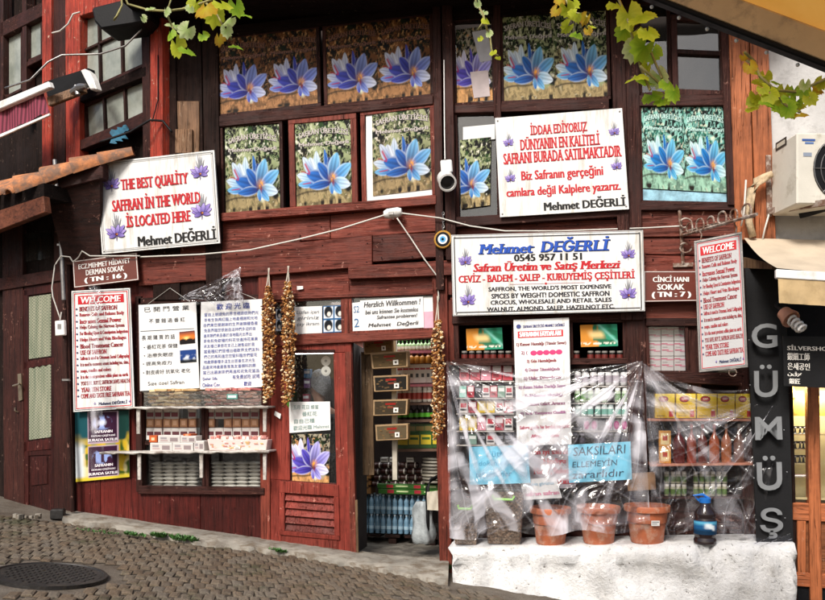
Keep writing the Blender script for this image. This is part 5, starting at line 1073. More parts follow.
# ================================================================== inside the doorway
m_pole = M('cream_pole', (.50, .46, .38), .6, .2, 8)
mb = MB(); mb.V(336, 391, 396, 480, 392.5, 397, -.34, .05); p_ = mb.build('cream_pole', m_pole, loc=W(394, 480, -.34)); tag(p_, 'narrow cream pole behind the hanging gift boxes in the doorway', 'pole')
def gift(cs, d, label, dark):
    s = sheet_px(cs, d); t = thing('gift_box', s.at(.5, 1), label, 'gift box', 'gift boxes stacked up the doorway pole'); mb = MB(); mb.prism([s.at(0, 0), s.at(1, 0), s.at(1, 1), s.at(0, 1)], s.n*-.10); mb.build('box_body', M('kraft_gift_card', (.34, .22, .11), .6, .3, 9), t, bevel=.004)
    mb = MB(); rect(mb, s, .05, .10, .95, .92, dark); w = rc.random
    for k in range(26): u, v = .06+.8*w(), .12+.7*w(); rect(mb, s, u, v, u+.07, v+.08, rc.choice([dark, '#5a4630', '#4a3a26', '#6e5636']), .0022+.00005*k)
    rect(mb, s, .36, .22, .66, .34, '#8a2018', .0042); rect(mb, s, .42, .45, .6, .55, '#7a3a2a', .0042); mb.build('window_film', m_gloss, t)
    mb = MB(); rect(mb, s, .60, .52, .74, .82, '#e8e4dc', .005); rect(mb, s, .64, .6, .70, .74, '#55504a', .0056); mb.build('price_tag', m_print, t)
for i, (cs, dk) in enumerate((([(363, 339.5), (393, 337.5), (394, 352.5), (364, 354.5)], '#6a5230'), ([(370, 353.5), (408, 350.5), (408, 367), (372, 369)], '#57462c'), ([(373, 376), (408, 374.5), (408, 390.5), (374, 392)], '#1d1a15'), ([(373, 400), (408, 399), (407, 415), (373, 416)], '#3a3022'), ([(375, 425), (408, 423.5), (408, 439.5), (376, 441)], '#5a4d38'))):
    gift(cs, -.20+.02*(i % 2), ('topmost gift box, tan, tilted under the doorway lintel', 'tan gift box second from the top of the doorway stack', 'darkest gift box, middle of the doorway stack', 'brown gift box second from the bottom of the doorway stack', 'lowest gift box of the doorway stack above the brown jars')[i], dk)
gd = 'goods on the shelves inside the doorway'
m_pinkedge = M('pink_shelf_edge', (.50, .14, .17), .5); m_shelfbr = M('dark_shelf', (.10, .05, .03), .6)
# shelves of the right inner wall
for y, m, lb in ((351, m_pinkedge, 'pink edged shelf under the green bottles in the doorway'), (384.5, m_pinkedge, 'pink edged shelf under the white boxes in the doorway'), (403, m_shelfbr, 'dark shelf under the white jars in the doorway'), (420, m_shelfbr, 'dark shelf under the green labelled bottles in the doorway'), (449.5, m_shelfbr, 'lowest dark shelf above the brown jars in the doorway')):
    mb = MB(); mb.H(394, y, y+2.6, 446, y-1, y+1.6, -.55, .40); tag(mb.build('doorway_shelf', m, loc=W(420, y, -.55)), lb, 'shelf')
dI = -.60
def R_(b, n, y0, y1, label, build): row(build(pxw(0, 45, 400, dI)/n, pxh(y0, y1, 420, dI)), 397, 443, n, y1, dI, label, gd, y1-1)
R_(0, 12, 341, 350.5, 'small green capped bottle on the top shelf inside the doorway', lambda w, h: flask(w, h, '#8aa070', '#3d7a35', '#c6c8b2'))
R_(0, 8, 353, 383.5, 'white carton behind the amber bottles inside the doorway', lambda w, h: carton(w*.95, .08, h*.62, '#d9d6ce', [(.1, .2, .9, .3, '#a83038'), (.3, .5, .7, .7, '#2c2a2a')], label='x'))
R_(0, 7, 353, 366, 'amber bottle with pale cap inside the doorway', lambda w, h: flask(w*.9, h, '#b0762a', '#d8c8a0')) if False else row(flask(pxw(0, 45, 360, -.57)/8, pxh(352.5, 364, 420, -.57), '#a86c22', '#d8c8a0'), 397, 443, 8, 364, -.57, 'amber bottle with pale cap on the white cartons inside the doorway', gd, 363)
R_(0, 9, 387, 402.5, 'white jar on the middle shelf inside the doorway', lambda w, h: jar(w*.95, h, '#d6d2c8', '#e8e6e0', '#a8463c', 'white_jar'))
R_(0, 8, 405, 419.5, 'dark bottle with green label inside the doorway', lambda w, h: flask(w, h, '#14110c', '#2a2018', '#4f9a2c'))
R_(0, 5, 424, 433, 'green and brown packet above the yellow marked boxes', lambda w, h: carton(w*.95, .08, h, '#2d4a1c', [(.1, .3, .9, .8, '#6a5a2c')], label='x'))
R_(0, 4, 433, 449, 'green box with yellow mark on the lowest doorway shelf', lambda w, h: carton(w*.96, .1, h, '#1f4a18', [(.12, .15, .88, .75, '#c8b22a'), (.2, .3, .8, .45, '#2c5a1a')], label='x'))
# pile of brown jars lying on their sides
root = None; wj = pxw(369, 425, 475, -.80)/6; hj = pxh(462, 487, 400, -.80)/4
for k in range(4):
    for i in range(6-(1 if k == 3 else 0)):
        p = W(372+(425-372)*(i+.5)/6+(2 if k % 2 else 0), 487, -.80)+Vector((0, 0, hj*k))
        if root is None:
            root = thing('date_jar', p, 'dark brown jar with white label lying in the pile on the green cartons', 'jar', 'pile of brown jars in the doorway'); mb = MB().colour('#3a1712'); ry2 = Matrix.Rotation(R(90), 3, 'Y')
            mb.lathe([(hj*.36, -wj*.44), (hj*.47, -wj*.36), (hj*.47, wj*.12)], p+Vector((0, 0, hj*.5)), 10, rot=ry2); mb.build('jar_body', m_pack, root, smooth='angle')
            mb = MB().colour('#d8d2ca'); mb.lathe([(hj*.48, wj*.12), (hj*.48, wj*.26)], p+Vector((0, 0, hj*.5)), 10, rot=ry2); mb.build('paper_label', m_pack, root, smooth='angle')
            mb = MB().colour('#2a0f0c'); mb.lathe([(hj*.46, wj*.26), (hj*.42, wj*.48)], p+Vector((0, 0, hj*.5)), 10, rot=ry2); mb.build('lid', m_pack, root, smooth='angle')
        else: dup(root, p, rz=random.uniform(-.08, .08))
for i in range(3):
    o = carton(pxw(390, 398, 462, -.78)*.9, .06, pxh(457, 462, 390, -.4), '#dcd8d0', [(.1, .3, .9, .6, '#8a8680')])(W(384+i*9+(8 if i == 2 else 0), 462.3, -.78)); tag(o, 'small white carton lying on top of the brown jar pile', 'box', gd)
for i in range(8):
    p = W(433+random.uniform(-1, 1), 483-i*3.3, -.72); mb = MB().colour(rc.choice(['#8a857a', '#a09a8c', '#716c62'])); mb.lathe([(.10, 0), (.12, .008), (.115, .026), (.06, .03)], p, 10, 1, .7); o = mb.build('grey_pouch', m_pack, loc=p, smooth='angle') if i == 0 else mb.build('grey_pouch', m_pack, loc=p, smooth='angle'); tag(o, 'flat grey pouch in the stack beside the brown jar pile', 'pouch', 'stack of grey pouches')
for i, (x0, x1, y0, y1) in enumerate(((377, 444, 484.5, 489), (378, 444, 489.5, 494.5))):
    p = W((x0+x1)/2, y1, -.72); w = pxw(x0, x1, y1, -.72); o = carton(w, .35, pxh(y0, y1, x0, -.72), '#2f6a1c', [(.14, .15, .24, .85, '#a82030'), (.55, .15, .65, .85, '#a82030'), (.28, .3, .46, .6, '#c8d8a0'), (.70, .3, .88, .6, '#c8d8a0')])(p); tag(o, ('upper green carton with red fruit mark under the brown jars', 'lower green carton with red fruit mark under the brown jars')[i], 'box', gd)
for i in range(3):
    o = carton(.17, .2, .10, '#7a5630', [(.1, .1, .9, .4, '#4a3018'), (.2, .5, .8, .9, '#a87c48')])(W(363, 494-i*6.4, -.74)); tag(o, ('bottom brown carton stacked left of the jar pile', 'middle brown carton stacked left of the jar pile', 'top brown carton stacked left of the jar pile')[i], 'box', gd)
# water bottles in two tiers
m_water = vcol('water_bottle_plastic', .12, .7); m_water2 = glass('blue_tinted_pet', (.55, .78, .92), .16, .12, .02, .3, 40)
def water(w, h):
    def b(p):
        t = thing('water_bottle', p, 'water bottle', 'bottle'); r = w*.48
        mb = MB().colour('#6d90a8'); mb.lathe([(r*.8, 0), (r*.95, h*.03), (r*.8, h*.12), (r*.95, h*.2), (r*.95, h*.42), (r*.8, h*.5), (r*.95, h*.58), (r*.85, h*.7), (r*.35, h*.86), (r*.33, h*.92)], p, 10); mb.build('bottle_body', m_water, t, smooth=True)
        mb = MB().colour('#bccfda'); mb.lathe([(r*.42, h*.91), (r*.42, h)], p, 8); mb.build('cap', m_pack, t); mb = MB().colour('#9cb8c8'); mb.lathe([(r*.98, h*.24), (r*.98, h*.40)], p, 10, caps=False); mb.build('paper_label', m_pack, t, smooth=True); return t
    return b
for d_, off, lb in ((-.80, 0, 'front'), (-.95, .5, 'rear')):
    n_ = 12; w = pxw(358, 428, 520, d_)/n_
    z0_ = W(390, 533.5, -.80).z
    for lev, lbl in ((0, 'lower'), (1, 'upper')):
        hgt = (W(390, 494.5, -.80).z-z0_)/2; root = None
        for i in range(n_):
            p = W(357+70*(i+.5+off)/n_, 530, d_); p.z = z0_+lev*hgt
            if root is None: root = water(w, hgt*.99)(p); tag(root, f'blue water bottle in the {lbl} tier, {lb} row, inside the doorway', None, 'water bottles stacked in the doorway')
            else: dup(root, p)
mb = MB(); z0_ = W(390, 533.5, -.80).z; p = W(395, 540, -.86)
for k in range(5): mb.box((p.x-.42+k*.21, p.y+.05, z0_-.02), (.16, .34, .025))
for k in (-1, 0, 1): mb.box((p.x+k*.42, p.y+.05, (z0_-.035)/2-.01), (.08, .34, max(.02, z0_-.035)))
tag(mb.build('wooden_pallet', m_dark, loc=p), 'low dark wooden pallet under the blue water bottles', 'pallet')
# bundled sack and a folding stool by the door post
t = thing('folding_stool', W(431, 545, -.12), 'dark folding stool with cream cloth beside the right door post', 'stool'); mb = MB(); mb.tube([W(427.5, 545, -.12), W(427.5, 487, -.12), W(431, 480, -.14), W(438, 476.5, -.2)], .02, 8); mb.tube([W(440, 545, -.12), W(440, 487, -.12)], .02, 8); mb.tube([W(427, 543, -.12), W(424, 541, -.3)], .018, 6); mb.build('frame', m_blackp, t, smooth=True)
mb = MB(); n_ = 8; s = Sheet(W(427, 492, -.08), W(444, 490, -.08), W(444, 511, -.06), W(427, 510, -.06)); vs = [s.at(i/n_, j/n_, .012*math.sin(i*1.7+j*.6)) for j in range(n_+1) for i in range(n_+1)]; mb.add(vs, [(j*9+i, j*9+i+1, j*9+i+10, j*9+i+9) for j in range(n_) for i in range(n_)]); mb.build('cloth', M('cream_cloth', (.46, .42, .34), .9, .2, 8), t, smooth=True)
b = W(423, 543, -.15); mb = MB(); vs = []; n1_, n2_ = 16, 9
for j in range(n2_+1):
    for i in range(n1_): a = 2*math.pi*i/n1_; rr_ = (.11+.03*math.sin(a*5+j*.4)+.012*math.sin(a*9))*(1-.45*(j/n2_)**3)*(.92+.1*math.sin(j)); vs.append(b+Vector((math.cos(a)*rr_, math.sin(a)*rr_*.7, .40*j/n2_)))
mb.add(vs, [(j*n1_+i, j*n1_+(i+1) % n1_, (j+1)*n1_+(i+1) % n1_, (j+1)*n1_+i) for j in range(n2_) for i in range(n1_)]+[tuple(range(n1_))[::-1], tuple(range(n2_*n1_, (n2_+1)*n1_))]); tag(mb.build('plastic_bag', M('grey_plastic_bag', (.30, .33, .34), .35, .3, 12, bmp=.5), loc=b, smooth=True), 'limp grey plastic bag on the floor inside the doorway', 'bag')
mb = MB(); s = sheet_px([(351.5, 339), (363, 338.5), (363, 348), (352, 342)], -.02); mb.prism([s.at(0, 0), s.at(1, 0), s.at(1, 1), s.at(0, 1)], s.n*-.004); tag(mb.build('pink_rag', M('pink_rag_cloth', (.62, .30, .28), .8), loc=s.at(.5, 1)), 'scrap of pink cloth at the top left of the doorway', 'cloth')
mb = MB(); mb.V(352, 361, 372, 475, 363, 374, -.28, .03); tag(mb.build('hanging_mat', m_brownw, loc=W(367, 475, -.28)), 'brown hanging strip in the dark left side of the doorway', 'hanging')

# ================================================================== right display behind the plastic
mb = MB(); mb.H(452, 360, 505, 646, 356, 503, -.30, .04); mb.H(646, 372, 505, 760, 372, 503, -.26, .04); B('inner_wall', mb, m_mar, 0)
rg = 'goods on the right display'
def rowR(x0, x1, n, y0, y1, d, lab, build, g=rg): row(build(pxw(x0, x1, y1, d)/n, pxh(y0, y1, (x0+x1)/2, d)), x0, x1, n, y1, d, lab, g)
for y, x0, x1, lb in ((381, 456, 514, 'first white shelf left of the banner'), (398, 456, 514, 'second white shelf left of the banner'), (413.5, 456, 514, 'third white shelf left of the banner'), (431, 456, 514, 'fourth white shelf left of the banner'), (445, 456, 630, 'lowest white shelf running behind the banner'), (386, 571, 630, 'first white shelf right of the banner'), (403, 571, 630, 'second white shelf right of the banner'), (417, 571, 630, 'third white shelf right of the banner'), (431, 571, 630, 'fourth white shelf right of the banner')):
    plank('display_board', x0, x1, y, y, -.26, -.02, .012, m_shelfw, lb)
def orangegreen(cs, d, lab):
    s = sheet_px(cs, d); t = thing('tea_box', s.at(.5, 1), lab, 'box', 'orange and green boxes in the small windows'); mb = MB().colour('#3f8a6a'); mb.prism([s.at(0, 0), s.at(1, 0), s.at(1, 1), s.at(0, 1)], s.n*-.05); mb.build('carton', m_pack, t)
    def fn(u, v):
        img = np.zeros(u.shape+(3,)); img[:] = L3('#2f9070'); blend(img, (u < .5)*1.0, L3('#d08a34')); n1 = vnoise(u, v, 5, 31); blend(img, np.clip((n1-.5)*6, 0, 1)*(u > .35), L3('#1c6a4a')); blend(img, np.clip((.25-np.abs(u-.42-.2*(v-.4)))*8, 0, 1)*np.clip((v-.2)*5, 0, 1)*np.clip((.7-v)*5, 0, 1), L3('#e8c888')); blend(img, np.exp(-((v-.86)/.05)**2)*(vnoise(u, v, 22, 4) > .4), L3('#f4f0e0')); blend(img, np.exp(-((u-v*.6-.5)/.05)**2)*.7, L3('#8fd8c8')); return img
    picture(s, 'printed_front', fn, t, 40, 26); return t
orangegreen([(466, 329), (502, 327.5), (503, 349), (467, 350.5)], .0, 'orange and green tea boxes pair in the window left of the banner'); orangegreen([(580, 325), (617, 324), (618, 346), (581, 347)], .0, 'orange and green tea boxes pair in the window right of the banner')
for x0, x1, lb in ((461, 512, 'left'), (573, 623, 'right')): rowR(x0, x1, 7, 351, 360, -.03, f'tiny dark jar on the small window sill {lb} of the banner', lambda w, h: jar(w, h, '#1a1412', '#8a8680', '#6a2620', 'tiny_jar'))
def packs(x0, x1, n, y0, y1, d, side, cols):
    for i in range(n):
        c, f = cols[i % len(cols)]; w = pxw(x0, x1, y1, d)/n; p = W(x0+(x1-x0)*(i+.5)/n, y1, d); o = carton(w*.93, .09, pxh(y0, y1, x0, d)*random.uniform(.82, 1.0), c, f)(p)
        tag(o, side, None, rg); o['name_group'] = 1; del o['name_group']
RW = ('#b02a3c', [(.1, .1, .9, .5, '#e8dede'), (.15, .6, .7, .8, '#7a1626')]); WB = ('#d8d4d0', [(.15, .2, .85, .55, '#b83040'), (.1, .65, .9, .8, '#2a2a30')]); YL = ('#d8b830', [(.2, .2, .8, .8, '#e8e0c0')]); GR = ('#7a9a8a', [(.1, .2, .9, .5, '#e0e6e0')]); PK = ('#d890a0', [(.1, .1, .9, .4, '#f0e4e6')]); BK = ('#17171b', [(.1, .2, .9, .5, '#8a8a92')]); TL = ('#8ac8b8', [(.1, .3, .9, .6, '#e4eeea')])
def one(i, x0, x1, n, y0, y1, d, kind, lab):
    c, f = kind; w = pxw(x0, x1, y1, d)/n; o = carton(w*.93, .09, pxh(y0, y1, x0, d)*.94, c, f)(W(x0+(x1-x0)*(i+.5)/n, y1, d)); tag(o, lab, None, rg)
NAME = {id(RW): 'red packet with pale front', id(WB): 'white box with red band', id(YL): 'yellow box', id(GR): 'grey green box', id(PK): 'pink box', id(BK): 'black box', id(TL): 'turquoise box'}
for sh_, (y0, y1, seq) in enumerate(((363, 380.5, [RW, RW, PK, RW, RW]), (385, 397.5, [TL, RW, BK, WB, RW, GR, WB]), (400, 413, [WB, RW, YL, YL, WB, RW]), (415, 430.5, [YL, YL, PK, WB, RW, WB]), (433, 444.5, [BK, GR, BK, WB, BK, BK]))):
    for i, k in enumerate(seq): one(i, 459, 513, len(seq), y0, y1, -.06, k, f'{NAME[id(k)]} on the {("top", "second", "third", "fourth", "lowest")[sh_]} level left of the banner')
rowR(574, 628, 7, 367, 385.5, -.06, 'white jar with black lid on the top level right of the banner', lambda w, h: jar(w, h*.9, '#d0d0d0', '#1c1c1e', '#a8a0a8', 'spice_jar')); rowR(574, 628, 8, 388, 402.5, -.06, 'clear jar with white lid and green label right of the banner', lambda w, h: jar(w, h, '#c8d8c0', '#eceae6', '#6a9a5a', 'spice_jar'))
rowR(574, 628, 8, 404, 416.5, -.06, 'white jar with turquoise label on the third level right of the banner', lambda w, h: jar(w, h, '#dce4e0', '#c8d8d4', '#8ac4b4', 'spice_jar'))
def tin(w, h):
    def b(p):
        mb = MB(); box_geo(mb, p, w*.92, .06, h, '#b8b4b8', [(.0, .0, 1, .12, '#7a7880')]); s = Sheet(p+Vector((-w*.46, 0, h)), p+Vector((w*.46, 0, h)), p+Vector((w*.46, 0, 0)), p+Vector((-w*.46, 0, 0))); disc(mb, s, .5, .55, .40, .36, '#c25a92', .002); disc(mb, s, .5, .55, .24, .22, '#dc8ab4', .003); return tag(mb.build('round_label_tin', m_pack, loc=p), 'tin', 'tin')
    return b
rowR(583, 628, 6, 418.5, 430.5, -.05, 'small tin with pink round label right of the banner', tin)
rowR(530, 628, 14, 433, 444.5, -.06, 'dark little jar on the lowest shelf above the grey notice', lambda w, h: jar(w, h, '#221d22', '#8a8690', '#4a4450', 'tiny_jar'))
# packs in the window on the right
zig = [(0, .12, .5, .2, '#d05a80'), (.4, .18, 1, .26, '#e08aa4'), (.05, .55, .6, .62, '#d05a80'), (.45, .62, .95, .70, '#e6a0b4'), (.1, .35, .5, .4, '#c0b8bc')]
for c, (xa, xb, wl) in enumerate(((648, 687, 'left'), (700, 741, 'right'))):
    for lev in range(3):
        y1 = 371-lev*15
        for i in range(3):
            x0 = xa+(xb-xa)*i/3; w = pxw(x0, x0+(xb-xa)/3, y1, -.07); o = carton(w*.96, .1, pxh(y1-15, y1, x0, -.07)*.97, '#d8d0d2', zig)(W(x0+(xb-xa)/6, y1, -.07)); tag(o, f'white box with pink zigzag in the {wl} right-hand window, {("bottom", "middle", "top")[lev]} layer', None, rg)
# yellow tea boxes and coloured bottles on orange shelves
m_oshelf = M('orange_shelf_board', (.46, .19, .12), .5, .2, 9)
plank('orange_shelf', 648, 755, 419, 417.5, -.2, .16, .02, m_oshelf, 'orange shelf board under the yellow tea boxes'); plank('orange_shelf', 650, 757, 464.5, 463, -.2, .18, .02, m_oshelf, 'orange shelf board under the red and amber bottles', yy=463)
plank('orange_shelf', 655, 745, 497, 496, -.2, .06, .02, m_mar, 'dark low shelf board under the green jars at right')
for i, (x0, x1) in enumerate(((655, 675), (676, 696), (697, 717), (717.5, 735), (735.5, 752))):
    w = pxw(x0, x1, 418, .08); p = W((x0+x1)/2, 418.3, .08); h = pxh(393.5, 418, x0, .08); t = thing('yellow_tea_box', p, ('yellow tea box at the left end, mostly under white plastic', 'second yellow tea box, partly under white plastic', 'middle yellow tea box with red oval mark', 'fourth yellow tea box with red oval mark and red glass', 'rightmost yellow tea box beside the black signboard')[i], 'box', 'yellow tea boxes on the orange shelf'); mb = MB().colour('#d8b414'); mb.box(p+Vector((0, .06, h/2)), (w*.98, .12, h)); mb.build('carton', m_pack, t, bevel=.003)
    s = Sheet(p+Vector((-w*.49, 0, h)), p+Vector((w*.49, 0, h)), p+Vector((w*.49, 0, 0)), p+Vector((-w*.49, 0, 0))); mb = MB(); rect(mb, s, .02, .02, .98, .30, '#e0c430', .001); disc(mb, s, .42, .22, .26, .13, '#7a1c1c', .002, 18); disc(mb, s, .42, .22, .20, .09, '#a8322c', .003, 18); put_text(mb, s, 'ÇAY', .30, .18, .55, .26, '#f4ecd8', .02, 0, False, .004); rect(mb, s, .24, .40, .60, .44, '#b89420', .002); rect(mb, s, .70, .70, .92, .94, '#b8201c', .002); rect(mb, s, .74, .64, .88, .70, '#e8e0c8', .002); rect(mb, s, .08, .88, .5, .92, '#a08418', .002); mb.build('print', m_print, t)
m_liq = {}
def liquid(name, c):
    m, nt, out = newmat(name); co = coords(nt); nn = noise(nt, co, 9, 3); princ(nt, out, **{'Base Color': ramp(nt, nn, [(.3, tuple(x*.7 for x in c)), (.7, c)]), 'Roughness': .10, 'Specular IOR Level': .7, 'Transmission Weight': .15}); return m
for i, (x0, x1, c, nm, cap) in enumerate(((672, 686, (.13, .012, .010), 'very dark red', '#c8c4c0'), (686, 697, (.36, .06, .025), 'brick red', '#d8342c'), (697, 708, (.16, .03, .022), 'brown red', '#c43a30'), (708.5, 720, (.50, .11, .035), 'orange red', '#d03a30'), (720.5, 732, (.50, .16, .06), 'pale orange', '#d8c8bc'), (733, 745, (.20, .075, .04), 'tea brown', '#b8aca0'))):
    w = pxw(x0, x1, 462, .06); h = pxh(424, 463.5, x0, .06); p = W((x0+x1)/2, 463.3, .06); t = flask(w*1.05, h, '#ffffff', cap, None, 'syrup_bottle', liquid('syrup_'+nm.replace(' ', '_'), c))(p); tag(t, f'glass bottle of {nm} syrup on the orange shelf', 'bottle', 'syrup bottles on the orange shelf')
for i in range(2):
    w = pxw(659, 671, 463, .10); h = pxh(430, 463, 660, .1)/2; p = W(665, 463.5, .10)+Vector((0, 0, i*h)); o = carton(w, .08, h*.98, '#c88a34', [(.15, .15, .85, .85, '#e0c890'), (.3, .3, .7, .6, '#a83a20')])(p); tag(o, ('lower amber box with cream label left of the syrup bottles', 'upper amber box with cream label left of the syrup bottles')[i], None, rg)
for lev in range(2):
    for x0, x1, n, sd_ in ((664, 687, 4, 'left'), (693, 727, 6, 'right')):
        y1 = 496-lev*12.5; rowR(x0, x1, n, y1-12, y1, .0, f'green labelled jar, {("lower", "upper")[lev]} row of {sd_} cluster under the syrup bottles', lambda w, h: jar(w, h, '#a8a68a', '#d8d4c8', '#5c7a3a', 'green_jar'))
mb = MB(); s = sheet_px([(627, 474), (655, 472), (656, 489.5), (628, 491)], .24); tag(board(s, 'cardboard_piece', M('plain_cardboard', (.30, .17, .09), .8, .2, 8), .02, None, s.at(.5, 1)), 'plain brown cardboard piece right of the Saksıları note', 'cardboard')

# ------------------------------------------------------------------ what stands on the plinth
m_sticks, nt, out = newmat('dried_bark_filling'); co = coords(nt, (1, 1, 1)); vo = N(nt, 'TexVoronoi'); vo.inputs['Scale'].default_value = 42; nt.links.new(co, vo.inputs[0]); nn = noise(nt, co, 30, 5, .7)
c = ramp(nt, nn, [(.3, (.09, .05, .03)), (.5, (.38, .24, .16)), (.72, (.68, .52, .40))]); princ(nt, out, **{'Base Color': c, 'Roughness': .9, 'Normal': bump(nt, vo.outputs['Distance'], 1, .03)})
m_handle = M('lime_green_handle', (.20, .55, .03), .4, .1, 6)
def tub(x0, x1, ytop, d, fill, lab):
    p = plinth_at((x0+x1)/2, d); w = pxw(x0, x1, 540, d); h = pxh(ytop, 552, (x0+x1)/2, d); t = thing('storage_tub', p, lab, 'tub', 'clear tubs on the plinth'); dp = .17
    def fr(k, z, g=1.0): ww, dd = w/2*k*g, dp*k*g; return [p+Vector((-ww, -dd*.5, z)), p+Vector((ww, -dd*.5, z)), p+Vector((ww, dd*.5, z)), p+Vector((-ww, dd*.5, z))]
    mb = MB(); a, b = fr(.80, .004), fr(.98, h*.94); mb.add(a+b, [(0, 1, 5, 4), (1, 2, 6, 5), (2, 3, 7, 6), (3, 0, 4, 7), (3, 2, 1, 0)]); mb.build('clear_body', m_tub, t, bevel=.012)
    mb = MB(); a, b = fr(.79, .01, .96), fr(.79+.19*fill, h*.94*fill, .96); mb.add(a+b, [(0, 1, 5, 4), (1, 2, 6, 5), (2, 3, 7, 6), (3, 0, 4, 7), (3, 2, 1, 0), (4, 5, 6, 7)])
    rr = random.Random(int(x0))
    for k in range(70):
        q = p+Vector((rr.uniform(-.42, .42)*w*(.8+.15*fill), rr.uniform(-.45, .42)*dp*.9, h*.94*fill+rr.uniform(-.01, .015))); mb.box(q, (rr.uniform(.02, .07), .012, .012), Matrix.Rotation(rr.uniform(0, 3), 3, 'Z') @ Matrix.Rotation(rr.uniform(-.5, .5), 3, 'Y'))
    f_ = mb.build('filling', m_sticks, t); f_['kind'] = 'stuff'
    mb = MB(); mb.box(p+Vector((0, 0, h*.955)), (w*1.04, dp*1.08, .022)); mb.build('lid', m_tub, t, bevel=.008)
    mb = MB(); zz = h*.80; pts = [p+Vector((-w*.26, -dp*.52, zz+.03)), p+Vector((-w*.22, -dp*.58, zz)), p+Vector((w*.22, -dp*.58, zz)), p+Vector((w*.26, -dp*.52, zz+.03))]; mb.tube(pts, .012, 6); mb.build('handle', m_handle, t)
tub(453, 480, 506, .26, .42, 'half full clear storage tub with green handle at the left end of plinth'); tub(484, 525, 495, .26, .93, 'larger clear storage tub full of dried bark with green handle')
def pot(x0, x1, lab, tagged):
    d = .27; p = plinth_at((x0+x1)/2, d); w = pxw(x0, x1, 520, d); h = pxh(516.5, 553, 560, d); r = w/2*1.12; t = thing('flower_pot', p, lab, 'flower pot', 'terracotta pots on the plinth')
    mb = MB(); mb.lathe([(r*.66, 0), (r*.70, .01), (r*.78, h*.42), (r*.88, h*.80), (r*.885, h*.83), (r*1.0, h*.845), (r*1.01, h*.97), (r*.985, h), (r*.93, h), (r*.90, h*.96), (r*.84, h*.55), (.001, h*.50)], p, 28); mb.build('pot_body', m_terra, t, smooth='angle')
    mb = MB(); mb.lathe([(r*.86, h*.55), (r*.55, h*.60), (.001, h*.62)], p, 20, caps=False); mb.build('soil', m_inner, t)
    if tagged: s = Sheet(p+Vector((.02, -r*.92, h*.66)), p+Vector((.09, -r*.86, h*.66)), p+Vector((.088, -r*.84, h*.52)), p+Vector((.02, -r*.90, h*.52))); mb = MB(); rect(mb, s, 0, 0, 1, 1, '#dcdcd8', .004); rect(mb, s, .1, .2, .9, .35, '#7a7a80', .005); rect(mb, s, .1, .55, .7, .7, '#8a8a90', .005); mb.build('price_tag', m_print, t)
pot(532, 569, 'terracotta coloured flower pot nearest the clear tubs', 0); pot(579, 618, 'middle terracotta coloured flower pot, behind crumpled plastic', 0); pot(626, 668, 'terracotta coloured flower pot with small white price tag', 1)
p = plinth_at(705, .40); w = pxw(693.5, 716.5, 540, .40); h = pxh(505, 553, 705, .40); r = w/2; t = thing('big_water_bottle', p, 'big dark water jug with blue cap and blue label on the plinth', 'bottle')
m_jug = liquid('dark_jug_water', (.030, .018, .020)); mb = MB(); mb.lathe([(r*.9, 0), (r, .01), (r, h*.10), (r*.93, h*.13), (r*.93, h*.17), (r, h*.2), (r, h*.50), (r*.92, h*.53), (r*.92, h*.57), (r*.98, h*.60), (r*.96, h*.66), (r*.5, h*.80), (r*.42, h*.84), (r*.42, h*.90)], p, 20); mb.build('jug_body', m_jug, t, smooth='angle')
mb = MB().colour('#1a6cc0'); mb.lathe([(r*.5, h*.86), (r*.52, h*.95), (r*.4, h*.965)], p, 14); mb.tube([p+Vector((-r*.5, 0, h*.90)), p+Vector((-r*1.0, -.0, h*1.0)), p+Vector((-r*.2, 0, h*1.03)), p+Vector((r*.45, 0, h*.93))], .012, 6); mb.build('cap', m_pack, t, smooth='angle')
def juglabel(u, v):
    img = np.zeros(u.shape+(3,)); img[:] = L3('#1c5a8c'); blend(img, np.clip((v-.5)*4, 0, 1), L3('#12324e')); blend(img, np.exp(-((v-.16)/.09)**2), L3('#6ac4e6')); blend(img, np.clip((.22-np.abs(v-.45-.12*np.sin(u*9)))*12, 0, 1)*np.clip((.22-np.abs(u-.62))*9, 0, 1), L3('#e8f2f6')); return img
mb = MB(); nn_ = 22; us = [-.92+1.84*i/nn_ for i in range(nn_+1)]; vs = []; cl = []
for j in range(9):
    for i, a in enumerate(us): ang = a*1.5; vs.append(p+Vector((math.sin(ang)*r*1.015, -math.cos(ang)*r*1.015, h*(.50-.28*j/8)))); cl.append((i/nn_, j/8))
mb.colour((1, 1, 1)); mb.add(vs, [(j*(nn_+1)+i, (j+1)*(nn_+1)+i, (j+1)*(nn_+1)+i+1, j*(nn_+1)+i+1) for j in range(8) for i in range(nn_)]); im = juglabel(np.array([c[0] for c in cl]), np.array([c[1] for c in cl])); mb.c = [tuple(x) for x in im]; mb.build('paper_label', m_gloss, t, smooth=True)

